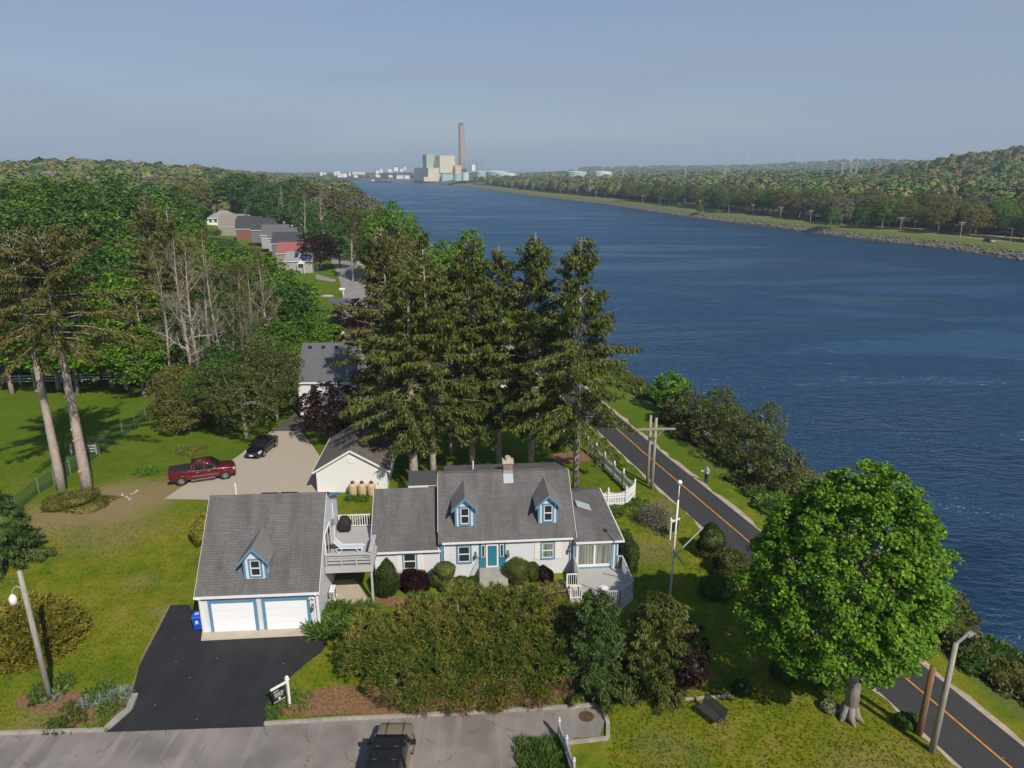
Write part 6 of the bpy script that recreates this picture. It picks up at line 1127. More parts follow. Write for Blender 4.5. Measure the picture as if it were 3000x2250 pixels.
# quay dolphins and barge at the far shore
p = at_y(*Z5(510, 1062), 1720); t = thing('quay', 'dark timber mooring quay in front of the power station', 'quay', (p.x, p.y, -6)); mb = MB(); mb.box(-25, 25, 0, 12, 4, 6); mb.build('platform', MDARKST, t)
for k in range(6): mb = MB(); mb.tube([(-24+9.6*k, 0, -3), (-24+9.6*k, 0, 7.5)], 0.9, 6); mb.build('pile', MDARKST, t)
p = at_y(*Zt(1190, 258), 2050); t = thing('barge', 'low dark blue barge moored along the far shore', 'barge', (p.x, p.y, -6)); mb = MB(); mb.prism([(-28, 0, -0.5), (26, 0, -0.5), (30, 0, 4), (-30, 0, 4)], (0, 9, 0)); mb.build('hull', plain('barge_blue', (0.015, 0.03, 0.12), 0.5), t); mb = MB(); mb.box(-26, -18, 2, 7, 4, 7.5); mb.build('wheelhouse', MWHITE, t)
# T-topped poles along the far bank
MPOLEF = plain('far_pole_wood', (0.34, 0.31, 0.27), 0.9, 0.15, 0.5)
pr = thing('utility_pole', 'small wooden pole with crossarm on the far canal bank', 'utility pole', (0, 0, 0), 0, 'poles along the far canal bank'); mb = MB(); mb.tube([(0, 0, -1), (0, 0, 7.6)], [0.2, 0.16], 6); mb.build('pole', MPOLEF, pr); mb = MB(); mb.beam((-1.6, 0, 7.1), (1.6, 0, 7.1), 0.22, 0.25); mb.beam((-1.2, 0, 6.4), (1.2, 0, 6.4), 0.18, 0.2); mb.build('crossarm', MPOLEF, pr)
first = True
for i, y in enumerate(list(np.arange(270, 640, 34))+list(np.arange(640, 1560, 62))):
    s = 21+3*math.sin(i*2.1); x = float(far_x(y))+s; loc = (x, y, float(far_z(x, y)))
    if first: pr.location = loc; pr.rotation_euler = (0, 0, rad(-15)); first = False
    else: dup(pr, loc, rad(-15+6*math.sin(i)))
lp = thing('street_light', 'slim lamp pole close to the far bank edge', 'street light', (0, 0, 0), 0, 'lamp poles along the far canal bank'); mb = MB(); mb.tube([(0, 0, -1), (0, 0, 7.0)], [0.14, 0.1], 6); mb.build('pole', MPOLEF, lp); mb = MB(); mb.beam((0, 0, 6.9), (-1.3, -0.3, 7.1), 0.12, 0.12); mb.build('arm', MGALV, lp)
for i, y in enumerate((305, 415, 520, 640, 790, 980)):
    x = float(far_x(y))+13.5; loc = (x, y, float(far_z(x, y)))
    if i == 0: lp.location = loc
    else: dup(lp, loc, rad(8*i))
# parked cars glimpsed under the far trees
for i, (px, py, m, lab) in enumerate(((2895, 676, MBLKP, 'dark car parked under the trees on the far bank'), (2912, 676, plain('silver_paint', (0.6, 0.6, 0.62), 0.3), 'pale car parked under the trees on the far bank'))):
    p = at_y(px, py, 318 if i else 322); vehicle('parked_car', lab, 'car', (p.x, p.y, float(far_z(p.x, p.y))), rad(70), m, [(-2.2, 0.8, 0.35, 0.95), (-1.9, 0.88, 0.25, 1.0), (0.9, 0.88, 0.25, 0.95), (2.0, 0.82, 0.3, 0.75), (2.2, 0.7, 0.4, 0.65)], [(-1.9, 0.75, 0.9, 1.1), (-1.3, 0.8, 0.9, 1.5), (0.2, 0.8, 0.9, 1.45), (1.0, 0.78, 0.85, 1.0)], (-1.3, 1.35), 0.33, 0.22, 0.9)
ribbon('far_service_road', [(far_x(y)+24, y) for y in np.linspace(230, 700, 30)], -1.6, 1.6, 0.05, MBACK, lambda x, y: float(far_z(x, y)))
ribbon('far_lane', [(far_x(y)+42, y) for y in np.linspace(235, 400, 10)], -2.2, 2.2, 0.08, MSAND, lambda x, y: float(far_z(x, y)))
# riprap: nobody could count it
def rocks(name, pts, sizes, m, seed):
    rng = np.random.default_rng(seed); V, Q = [], []; base = np.array(rock_mesh(1).v); fc = rock_mesh(1).f; q4 = np.array([f for f in fc if len(f) == 4])
    for p, s in zip(pts, sizes):
        a = rng.uniform(0, 6.28); R = np.array([[math.cos(a), -math.sin(a), 0], [math.sin(a), math.cos(a), 0], [0, 0, 1]]); v = (base*np.array([1, 0.75, 0.9])*(0.8+0.4*rng.random(base.shape)))@R.T*s+np.array(p); V.append(v); Q.append(q4+len(base)*len(Q))
    return kind(finish(name, fast_mesh(name, np.concatenate(V), np.concatenate(Q)), m), 'stuff')
rng = np.random.default_rng(11); pts, sz = [], []
for k in range(1300):
    y = 240+rng.random()**1.6*900; s = rng.uniform(1.5, 7.5); x = float(far_x(y))+s; pts.append((x, y, float(far_z(x, y)))); sz.append(rng.uniform(0.4, 1.1))
rocks('far_riprap', pts, sz, plain('pale_riprap', (0.17, 0.155, 0.14), 0.9, 0.5, 0.25), 2)
pts, sz = [], []
for k in range(900):
    y = rng.uniform(30, 130); s = rng.uniform(0.5, 6.0); x = float(xw(y))-s; pts.append((x, y, gz(x, y))); sz.append(rng.uniform(0.18, 0.55))
rocks('riprap', pts, sz, plain('brown_riprap', (0.20, 0.165, 0.135), 0.9, 0.5, 0.6), 3)
# ---------------------------------------------------------------- trees and plants
LM_MAPLE = leafmat('maple_leaves', (0.0424, 0.1129, 0.0062), (0.1012, 0.2179, 0.0099), (0.2039, 0.3469, 0.0198), 0.5, 0.25)
LM_GREEN = leafmat('green_leaves', (0.0365, 0.0899, 0.0100), (0.0829, 0.1734, 0.0157), (0.1740, 0.2810, 0.0315), 0.25, 0.22, objvar=0.35)
LM_DEEP = leafmat('deep_green_leaves', (0.0228, 0.0675, 0.0110), (0.0553, 0.1316, 0.0165), (0.1137, 0.2109, 0.0275), 0.25, 0.2, objvar=0.3)
LM_OLIVE = leafmat('olive_spring_leaves', (0.0770, 0.0850, 0.0154), (0.1430, 0.1416, 0.0275), (0.2420, 0.2153, 0.0550), 0.25, 0.2, objvar=0.35)
LM_TWIG = leafmat('grey_brown_twigs', (0.0878, 0.0743, 0.0473), (0.1620, 0.1418, 0.0918), (0.2565, 0.2295, 0.1620), 0.25, 0.15, objvar=0.3)
LM_SPRUCE = leafmat('spruce_needles', (0.0317, 0.0548, 0.0088), (0.0871, 0.1186, 0.0176), (0.1980, 0.1899, 0.0396), 0.45, 0.12)
LM_SPRUCEB = leafmat('browning_needles', (0.0391, 0.0515, 0.0110), (0.1012, 0.1107, 0.0220), (0.2185, 0.1739, 0.0506), 0.45, 0.12)
LM_CEDAR = leafmat('cedar_sprays', (0.0314, 0.0504, 0.0107), (0.0822, 0.1007, 0.0204), (0.1630, 0.1630, 0.0407), 0.35, 0.12)
LM_BLUE = leafmat('blue_spruce_needles', (0.0238, 0.0515, 0.0099), (0.0540, 0.0941, 0.0186), (0.1188, 0.1680, 0.0372), 0.8, 0.1)
LM_PINE = leafmat('pine_needles', (0.042, 0.088, 0.011), (0.125, 0.175, 0.020), (0.310, 0.235, 0.055), 0.55, 0.12, contrast=1.5)
LM_DEAD = leafmat('dead_pine_twigs', (0.09, 0.055, 0.03), (0.20, 0.12, 0.06), (0.34, 0.22, 0.12), 1.2, 0.05)
LM_RED = leafmat('dark_red_leaves', (0.0084, 0.0021, 0.0028), (0.0196, 0.0042, 0.0056), (0.0490, 0.0098, 0.0098), 0.6, 0.2)
LM_YEW = leafmat('golden_yew', (0.0835, 0.1010, 0.0097), (0.2017, 0.1989, 0.0213), (0.3825, 0.2983, 0.0446), 1.1, 0.12)
LM_BOX = leafmat('clipped_shrub', (0.040, 0.055, 0.010), (0.085, 0.105, 0.018), (0.150, 0.165, 0.035), 1.5, 0.15)
LM_ARB = leafmat('arborvitae', (0.022, 0.045, 0.008), (0.055, 0.085, 0.014), (0.105, 0.130, 0.028), 1.5, 0.12)
LM_BRIGHT = leafmat('bright_leaves', (0.045, 0.090, 0.012), (0.090, 0.165, 0.022), (0.180, 0.260, 0.060), 1.5, 0.3)
LM_PALE = leafmat('variegated_leaves', (0.10, 0.15, 0.06), (0.22, 0.27, 0.12), (0.42, 0.44, 0.26), 2, 0.25)
LM_IRIS = leafmat('blue_grey_blades', (0.10, 0.15, 0.11), (0.20, 0.26, 0.20), (0.34, 0.38, 0.31), 2, 0.2)
BK_GREY = barkmat('grey_bark', (0.17, 0.145, 0.125), (0.34, 0.30, 0.27)); BK_SPR = barkmat('spruce_bark', (0.29, 0.225, 0.19), (0.52, 0.43, 0.37)); BK_DARK = barkmat('dark_bark', (0.05, 0.04, 0.03), (0.12, 0.095, 0.07)); BK_PALE = barkmat('pale_twigs', (0.27, 0.225, 0.185), (0.46, 0.40, 0.345))
# the big maple by the road
rng = np.random.default_rng(21)
p, nr, c = crown_pts(1050, 92, (4.55, 4.6, 6.5), 0.54, rng, -0.84, 0.17, 0.55, 0.75); keep = ~((p[:, 2] < -1.5) & (rng.random(len(p)) < 0.12)); p, nr = p[keep], nr[keep]; p[:, 2] += 8.3; wd_ = 1+0.08*np.clip((7.5-p[:, 2])/6, -0.6, 0.6); p[:, 0] = p[:, 0]*wd_-1.1*np.clip((p[:, 2]-1)/7, 0, 1); p[:, 1] *= wd_
kp = p[:, 2] > 3.5+0.42*np.clip(-p[:, 1], 0, 4)+0.5*np.sin(p[:, 0]*2.1); p, nr = p[kp], nr[kp]
V, Q = leaf_quads(p, nr, 0.175, 0.85, 0.5, rng); MT = thing('maple_tree', 'large round bright green maple beside the canal road', 'tree', at(2487, 2100), 0)
mb = MB(); skeleton(mb, (0, 0, -0.3), 8.0, 0.33, rng, (-1.2, 0.2, 11.5), [q*0.85+np.array([-1.2, 0, 8.4]) for q in c[:46]], 10, 0.03)
for k in range(6): a = 1.05*k+0.3; mb.tube([(0.22*math.cos(a), 0.22*math.sin(a), 0.8), (0.38*math.cos(a), 0.38*math.sin(a), 0.25), (0.72*math.cos(a+0.2), 0.72*math.sin(a+0.2), -0.05)], [0.18, 0.20, 0.08], 7)
mb.build('trunk', BK_GREY, MT, True, uv=False); finish('crown', fast_mesh('crown', V, Q), LM_MAPLE, MT)
# tall spruces behind the house
def spruce(label, base, toppx, zc0, Lm, seed, leaf=LM_SPRUCE, dens=1.0, card=0.62, group=None, ragged=0.28, bare=0.07, taper=0.8, name='spruce_tree', r0=0.30, gzf=None):
    tp = at_y(toppx[0], toppx[1], base[1]); h = tp.z-base[2]; cm, mb = spruce_meshes(h, zc0, Lm, seed, dens, card, ragged, bare, r0, taper)
    t = thing(name, label, 'tree', base, 0, group); mb.build('trunk', BK_SPR, t, True, uv=False); finish('crown', cm, leaf, t); return t
def onY(px, py, Y, z=0.0): p = at_y(px, py, Y); return (p.x, Y, z)
GS = 'tall spruces in a row behind the house'
spruce('tall ragged spruce, rightmost of the row behind the house, against the water', (5.9, 60.2, 0), (1658, 695), 6.3, 5.3, 31, card=0.48, dens=1.7, taper=0.88, group=GS)
spruce('tall spruce with crooked top, second from the right in the row', onY(1556, 1380, 64), (1549, 680), 5.5, 4.1, 32, dens=2.0, card=0.47, taper=0.88, group=GS)
spruce('shorter dark spruce between the two crooked-topped ones in the row', onY(1462, 1380, 66), (1445, 720), 5.0, 3.7, 33, dens=2.0, card=0.47, taper=0.85, group=GS)
spruce('dense dark spruce in the middle of the row behind the house chimney', onY(1384, 1380, 66), (1355, 693), 5.0, 4.2, 34, dens=2.0, card=0.47, taper=0.85, group=GS)
spruce('spruce with a long dead spire top, behind the left wing of the house', onY(1270, 1400, 62.5), (1240, 680), 4.6, 4.5, 35, dens=1.9, card=0.47, taper=0.9, bare=0.22, group=GS)
spruce('broad spruce overhanging the white outbuilding, leftmost of the row', onY(1160, 1330, 70), (1129, 664), 5.0, 5.5, 36, LM_SPRUCEB, dens=1.9, card=0.47, taper=0.82, bare=0.12, group=GS)
spruce('forked trunk spruce close to the corner of the white outbuilding', onY(1213, 1400, 62), (1196, 780), 5.2, 4.8, 37, dens=1.9, card=0.47, taper=0.85, r0=0.42, group=GS)
spruce('thin spruce behind the middle of the row', onY(1322, 1360, 69), (1300, 770), 5.0, 3.8, 38, dens=1.8, card=0.47, taper=0.85, r0=0.18, group=GS)
GL = 'bare-trunked spruces on the left lawn'
spruce('lopped spruce with long bare trunk, left of the pair on the left lawn', (-42.0, 60.6, 0), (14, 693), 14.2, 6.2, 41, LM_SPRUCEB, 1.5, 0.42, GL, 0.3, 0.22, 0.6, r0=0.40)
sp2 = spruce('lopped spruce with long bare trunk and pale saw cuts, right of the pair', (-39.2, 60.0, 0), (179, 684), 14.6, 7.0, 42, LM_SPRUCEB, 1.6, 0.42, GL, 0.3, 0.10, 0.55, r0=0.46)
MCUT = plain('fresh_saw_cut', (0.55, 0.28, 0.10), 0.8, 0.15, 6); MSTUB = BK_SPR; sr = np.random.default_rng(3)
for k in range(26):
    z = sr.uniform(1.2, 11.5); a = sr.uniform(-2.9, 0.2); r = 0.47-0.018*z; big = k < 6; rr = 0.13 if big else sr.uniform(0.04, 0.08); d = Vector((math.cos(a), math.sin(a), 0.1)); mb = MB(); q = Vector((0, 0, z))+d*(r*0.7); e = Vector((0, 0, z))+d*(r+0.10)
    mb.tube([q, e], [rr*1.2, rr], 7); st = mb.build('stub', BK_SPR, sp2, uv=False)
    if big: mb = MB(); mb.tube([e, e+d*0.012], [rr*0.92, rr*0.92], 9); mb.build('saw_cut', MCUT, st, uv=False)
for (px, top, Y, zc, Lm, sd, lab, lf) in ((330, 880, 92, 4, 4.0, 43, 'short browning spruce behind the bare-trunked pair', LM_SPRUCEB), (100, 760, 92, 4.5, 4.2, 44, 'thin dead-topped spruce behind the left edge pair', LM_SPRUCEB), (-60, 700, 90, 7, 4.8, 45, 'ragged spruce cut by the left edge of the picture', LM_SPRUCE), (420, 572, 104, 3, 5.0, 46, 'russet-topped tall spruce above the bare grey trees', LM_SPRUCEB), (490, 610, 100, 3, 4.5, 47, 'russet spruce just behind the bare grey trees', LM_SPRUCEB), (395, 870, 93, 3.0, 3.5, 48, 'small browning spruce beside the bare trees', LM_SPRUCEB)):
    x = at_y(px, top, Y).x; spruce(lab, (x, Y, gz(x, Y)), (px, top), zc, Lm, sd, lf, 1.3, 0.46, ragged=0.3, bare=0.12)
# bare grey trees
for (px, top, Y, r0, sd, lf, lab) in ((500, 684, 82, 0.30, 51, 0.7, 'tall bare grey tree with twisting limbs, left of the leafless group'), (535, 700, 83, 0.30, 52, 0.6, 'tall bare grey tree leaning beside the first leafless one'), (572, 655, 90, 0.26, 53, 1.2, 'thin leafless tree behind the leaning bare tree'), (645, 755, 86, 0.24, 54, 1.3, 'half-leafed pale tree right of the bare grey pair'), (748, 715, 100, 0.26, 55, 1.4, 'bare pale tree against the green crowns near the street houses'), (690, 800, 92, 0.2, 56, 1.4, 'slender pale tree with olive buds near the junipers'),
        (610, 700, 87, 0.22, 64, 1.0, 'slim pale tree just right of the bare grey pair, lightly leafed'), (682, 745, 85, 0.2, 65, 1.2, 'slim half-bare tree in front of the pale budding tree'), (722, 760, 96, 0.2, 66, 1.0, 'thin bare tree against the big green crowns right of centre woods'), (452, 735, 90, 0.22, 67, 0.8, 'bare grey tree with spreading twigs, left edge of the leafless group'),
        (930, 548, 250, 0.4, 57, 0.5, 'bare white-limbed tree beside the back street houses'), (830, 535, 300, 0.4, 58, 0.5, 'leaning bare white tree behind the gambrel houses'), (1020, 600, 190, 0.3, 59, 1.6, 'leafless thin tree at the bend of the back street'), (885, 560, 265, 0.4, 60, 0.5, 'bare pale tree left of the dark red tree')):
    tp = at_y(px, top, Y); g0 = gz(tp.x, Y); cm, mb = bare_tree_meshes((tp.z-g0)*0.98, sd, r0, 0.40, lf*0.32, 0.13 if Y < 110 else 0.3, 5 if Y < 110 else 4, 0.30 if Y < 110 else 0.2)
    t = thing('bare_tree', lab, 'tree', (tp.x, Y, g0)); mb.build('trunk', BK_PALE, t, True, uv=False); finish('crown', cm, LM_OLIVE, t)
# woodland crowns: shared meshes, one material each
base_v = []
for sd in (61, 62, 63):
    cm, mb = broadleaf_meshes('wood', 5.0, 5.6, 8.4, 260, 26, 0.95, 0.42, sd, -0.75, 0.22, 0.5, 0.28, 12); base_v.append((cm, mb))
protos = {}
def proto(k, v):
    if (k, v) not in protos:
        cm, mb = base_v[v]; m = {'g': LM_GREEN, 'd': LM_DEEP, 'o': LM_OLIVE, 't': LM_TWIG, 'r': LM_RED, 'b': LM_MAPLE}[k]; c2 = cm.copy(); c2.materials.clear(); c2.materials.append(m); t2 = bpy.data.meshes.new('trunk'); t2.from_pydata(mb.v, [], mb.f); t2.materials.append(BK_DARK if k in 'dr' else BK_GREY); protos[(k, v)] = (c2, t2)
    return protos[(k, v)]
wr = np.random.default_rng(77)
def wood_tree(label, x, y, z0, R, h, k, name='broadleaf_tree', group=None):
    cm, tm = proto(k, int(wr.integers(0, 3))); t = thing(name, label, 'tree', (x, y, z0), wr.uniform(0, 6.28), group); s = R/5.0; t.scale = (s, s*wr.uniform(0.9, 1.1), h/14.0)
    for nm, me in (('trunk', tm), ('crown', cm)): o = bpy.data.objects.new(nm, me); C.objects.link(o); o.parent = t
    return t
def wood_at(label, px, top, Y, R, k, group=None, name='broadleaf_tree', zmin=None):
    tp = at_y(px, top, Y); z0 = gz(tp.x, Y); return wood_tree(label, tp.x, Y, z0, R, tp.z-z0, k, name, group)
GW = 'leafy trees of the woods left of the houses'; LBL = {'g': 'rounded fresh green tree in the woods on the left', 'd': 'dense dark green tree in the woods on the left', 'o': 'olive spring-leafed tree in the woods on the left', 't': 'grey-brown budding tree in the woods on the left', 'b': 'bright green maple at the front of the woods on the left'}
left = [(-60, 870, 92, 6, 'b'), (60, 900, 91, 5.5, 'b'), (190, 940, 90, 5, 'b'), (290, 890, 93, 5.5, 'b'), (395, 980, 89, 4.5, 'b'), (470, 900, 98, 5, 'd'), (350, 800, 100, 5.5, 'b'), (0, 720, 112, 7, 'd'), (120, 720, 108, 6.5, 'g'), (250, 740, 110, 6.5, 'd'), (330, 770, 106, 6, 'd'), (400, 720, 116, 6, 'g'), (480, 790, 108, 5, 'd'), (570, 740, 112, 5.5, 'g'),
 (30, 620, 135, 8, 'd'), (-60, 640, 130, 8, 'd'), (150, 610, 140, 8, 'd'), (270, 625, 140, 8, 'g'), (370, 640, 138, 7, 'd'), (450, 650, 142, 7, 'd'), (530, 690, 132, 6.5, 'g'), (-20, 545, 175, 10, 'g'), (100, 540, 172, 9, 'd'), (190, 528, 180, 9, 'g'), (290, 520, 184, 9, 'd'), (380, 540, 180, 9, 'd'), (460, 560, 186, 8, 'd'), (505, 600, 178, 7, 'd'), (520, 650, 165, 6, 'g'), (60, 575, 155, 8.5, 'g'), (220, 570, 160, 8.5, 'd'), (340, 580, 158, 8, 'd'), (430, 600, 160, 7.5, 'g'),
 (610, 735, 128, 6, 'g'), (690, 740, 122, 6, 'g'), (760, 750, 119, 5.5, 'g'), (825, 815, 116, 5.5, 'g'), (875, 880, 114, 5.2, 'g'), (905, 930, 110, 4.5, 'g'), (800, 830, 108, 5.5, 'd'), (860, 930, 104, 4.5, 'g'), (930, 970, 102, 4, 'b'), (740, 850, 107, 5.5, 'd'), (670, 780, 112, 5.5, 'd'), (600, 800, 108, 5, 'd'), (700, 930, 98, 4.5, 'd'), (780, 950, 97, 4.5, 'g'), (620, 950, 94, 4.5, 'd'), (880, 1000, 98, 3.6, 'b'), (560, 900, 97, 4.5, 'd'), (970, 945, 100, 3.0, 'b'), (820, 1010, 93, 3.5, 'g')]
for px, tpy, Y, R, k in left: wood_at(LBL[k], px, tpy, Y, R, k, GW)
for px, tpy, Y, R, k in ((605, 672, 300, 6.5, 'g'), (648, 700, 262, 5.5, 'g'), (690, 728, 238, 5, 'd'), (728, 750, 218, 5, 'g'), (768, 780, 204, 4.5, 'g'), (800, 812, 196, 4, 'd')): wood_at(LBL[k], px, tpy, Y, R, k, GW)
GB = 'trees behind the row of street houses'; LB2 = {'g': 'green tree behind the row of street houses', 'd': 'dark green tree behind the row of street houses', 'o': 'yellowish spring tree behind the row of street houses', 't': 'grey-brown bare-looking tree behind the row of street houses'}
back = [(560, 530, 400, 11, 'o'), (620, 525, 440, 11, 'g'), (680, 512, 410, 12, 'd'), (640, 550, 420, 9, 'g'), (740, 512, 400, 12, 'd'), (790, 535, 370, 10, 'd'), (850, 520, 400, 11, 'd'), (545, 590, 330, 9, 'g'), (910, 545, 360, 10, 'o'), (880, 590, 300, 9, 'd'), (930, 610, 270, 8, 'd'), (835, 600, 345, 8, 'd'), (770, 590, 380, 8, 'g'), (730, 570, 420, 9, 'o'), (960, 560, 330, 10, 't'), (1010, 560, 330, 10, 'o'), (1050, 570, 310, 9, 't'), (1015, 610, 262, 7, 'o'), (960, 650, 238, 6.5, 'd'), (1052, 610, 232, 5.5, 'd'), (1095, 660, 195, 5.5, 'o'), (1120, 640, 200, 5.5, 'd'), (1095, 700, 185, 4, 'd'), (990, 690, 215, 4.5, 'd')]
for px, tpy, Y, R, k in back: wood_at(LB2[k], px, tpy, Y, R, k, GB)
wood_at('big round bright green tree standing out against the canal', 1150, 592, 188, 6.6, 'b'); wood_at('smaller green tree just behind the big round one', 1105, 625, 196, 5.5, 'g'); wood_at('rounded yellow-green tree showing above the spruce tops', 1365, 682, 138, 4.2, 'b'); wood_at('green tree behind the spruces, left of the rounded one', 1275, 705, 128, 4.5, 'b'); wood_at('green tree low behind the spruces at the canal edge', 1310, 730, 122, 4.5, 'g'); wood_at('olive tree behind the leftmost tall spruce', 1180, 700, 150, 5, 'o'); wood_at('dark tree on the bank right behind the big round one', 1215, 660, 170, 3.2, 'd')
wood_at('dark red leafed tree at the bend of the back street', 933, 688, 212, 6.0, 'r', None, 'purple_leaf_tree'); wood_at('dark red leafed tree behind the chimney of the white house', 1025, 930, 103, 3.6, 'r', None, 'purple_leaf_tree'); wood_at('dark plum tree beside the leftmost tall spruce', 1060, 880, 108, 4.2, 'r', None, 'purple_leaf_tree')
# red japanese maple by the gravel drive
cm, mb = broadleaf_meshes('jm', 3.3, 2.7, 3.5, 200, 34, 0.55, 0.26, 71, -0.8, 0.15, 0.5, 0.16, 14); tree_from('japanese_maple', 'dark red Japanese maple between the gravel drive and white outbuilding', 'tree', cm, mb, LM_RED, BK_DARK, (-19.6, 72.8, 0), 0.4)
cm, mb = broadleaf_meshes('jm', 1.7, 1.5, 1.9, 110, 30, 0.36, 0.17, 72, -0.8, 0.15, 0.5, 0.09, 10); tree_from('japanese_maple', 'small dark red maple in the shade of the big green maple', 'tree', cm, mb, LM_RED, BK_DARK, (9.4, 33.6, 0), 0.4, (1, 1, 1.25))
# dark junipers left of the gravel
for (x, y, R, rz_, zc, sd, lf, lab) in ((-29.5, 73.6, 3.9, 3.3, 5.0, 73, LM_CEDAR, 'dark juniper tree with reddish trunk at the edge of the gravel'), (-27.9, 79.5, 3.7, 4.4, 5.2, 74, LM_CEDAR, 'larger dark juniper behind the first beside the rear drive'), (-33.4, 77.5, 3.8, 3.6, 4.6, 75, LM_DEEP, 'dark green juniper left of the reddish-trunked one'), (-36.8, 76.2, 3.1, 2.5, 2.7, 76, LM_OLIVE, 'small yellowish olive tree on the lawn left of the junipers'), (-39.4, 80.5, 2.8, 3.0, 3.6, 77, LM_OLIVE, 'thin olive tree at the top end of the chain-link fence'), (-31.5, 85, 3.8, 4.2, 5.2, 78, LM_DEEP, 'dark rounded tree beside the rear drive'), (-36.5, 84, 3.8, 3.8, 4.6, 79, LM_DEEP, 'dark leafy tree under the bare grey pair')):
    cm, mb = broadleaf_meshes('jun', R, rz_, zc, 420, 30, 0.62, 0.24, sd, -0.85, 0.25, 0.35, 0.22, 12, 0.45, 0.15); tree_from('juniper_tree', lab, 'tree', cm, mb, lf, BK_SPR, (x, y, 0), 0)
# between the road and the canal
def bank_tree(label, px, py, z, R, h, m, sd, kindn='juniper_tree', leaf=0.26, n=210, asp=0.45, up=0.2):
    p = at(px, py, z); p.z = gz(p.x, p.y); cm, mb = broadleaf_meshes('bk', R, h*0.46, h*0.55, n, 26, R*0.2, leaf, sd, -0.9, 0.26, 0.35, 0.14, 10, asp, up); tree_from(kindn, label, 'tree', cm, mb, m, BK_DARK, p, 0)
bank_tree('small bright green tree between the canal road and the water', 1962, 1222, -1.0, 2.3, 5.2, LM_MAPLE, 81, 'broadleaf_tree', 0.3, 210, 0.8, 0.5)
GJ = None
for (px, py, z, R, h, sd, m, lab) in ((2015, 1275, -1, 2.3, 4.8, 82, LM_CEDAR, 'low brown-green juniper next to the bright green bank tree'), (2095, 1335, -1, 2.5, 6.2, 83, LM_CEDAR, 'brown-green juniper in the roadside clump, second from the left'), (2105, 1290, -1.5, 2.0, 7.6, 84, LM_SPRUCE, 'tallest pointed juniper at the left of the roadside clump'), (2185, 1385, -1, 2.6, 5.8, 85, LM_CEDAR, 'wide dark juniper in the middle of the roadside clump'), (2235, 1345, -2, 2.1, 8.4, 86, LM_SPRUCE, 'tall wispy juniper at the water side of the clump'), (2270, 1455, -1, 2.4, 5.0, 87, LM_CEDAR, 'dark juniper at the near end of the roadside clump, left of the maple'), (2330, 1420, -2, 2.0, 4.0, 88, LM_OLIVE, 'olive shrubby tree at the water side of the near clump'), (2150, 1310, -2, 2.1, 6.0, 89, LM_CEDAR, 'brownish juniper behind the middle of the clump')): bank_tree(lab, px, py, z, R, h, m, sd)
for (px, py, Rr, hh, sd, lab) in ((2440, 1400, 2.0, 4.2, 91, 'leafless pale grey shrub beside the junipers on the bank'), (2390, 1380, 1.6, 3.6, 92, 'second pale grey twiggy shrub on the bank above the maple'), (1928, 1540, 1.0, 1.6, 93, 'small bare pale shrub on the lawn between fence and flagpole'), (236, 1330, 1.2, 1.7, 94, 'leafless pale shrub behind the two bare spruce trunks')):
    p = at(px, py, -2 if px > 2300 else 0); p.z = gz(p.x, p.y); cm, mb = bare_tree_meshes(hh, sd, 0.05, 0.5, 0.4, 0.10, 4, 0.12, 5, 0.5); t = thing('bare_shrub', lab, 'shrub', p); mb.build('trunk', BK_PALE, t, True, uv=False); finish('crown', cm, LM_TWIG, t)
# bank scrub as individual bushes
bs = [shrub_mesh((1, 1, 0.8), 900, 0.20, sd, 0.22, -0.3, 0.3) for sd in (101, 102, 103)]; sb = np.random.default_rng(8)
for i in range(125):
    y = 30+110*sb.random()**0.8 if i < 70 else 26+40*sb.random(); s = sb.uniform(7.5, 11.5); x = float(xw(y))-s
    mt = [LM_OLIVE, LM_GREEN, LM_CEDAR, LM_BRIGHT][int(sb.integers(0, 4))]; key = ('bush', i % 3, mt.name)
    if key not in protos: c2 = bs[i % 3].copy(); c2.materials.clear(); c2.materials.append(mt); protos[key] = c2
    o = bpy.data.objects.new('bush', protos[key]); C.objects.link(o); o.location = (x, y, gz(x, y)-0.1); r = sb.uniform(0.6, 1.6); o.scale = (r, r*sb.uniform(0.8, 1.5), r*sb.uniform(0.6, 1.1)); o.rotation_euler.z = sb.uniform(0, 6.28); tag(o, 'low wild bush on the sloping canal bank', 'bush', 'wild bushes along the near canal bank')
def bush(name, label, px, py, R, m, sd, n=1500, leaf=0.13, amp=0.10, up=0.3, zl=-0.45, z=0.0, prof=None, cat='shrub', rz=0.0, off=(0, 0), jit=0.5, asp=0.55, grp=None):
    p = at(px, py, z); o = finish(name, shrub_mesh(R, n, leaf, sd, amp, zl, up, asp, jit, 0.9, prof), m); o.location = (p.x+off[0], p.y+off[1]+R[1]*0.8, z-0.03); o.rotation_euler.z = rz; return tag(o, label, cat, grp)
bush('bush', 'brownish green bush on the bank right of the maple crown', 2815, 1860, (1.5, 1.3, 1.5), LM_CEDAR, 110, 1500, 0.2, 0.2, 0.3, z=-2.6)
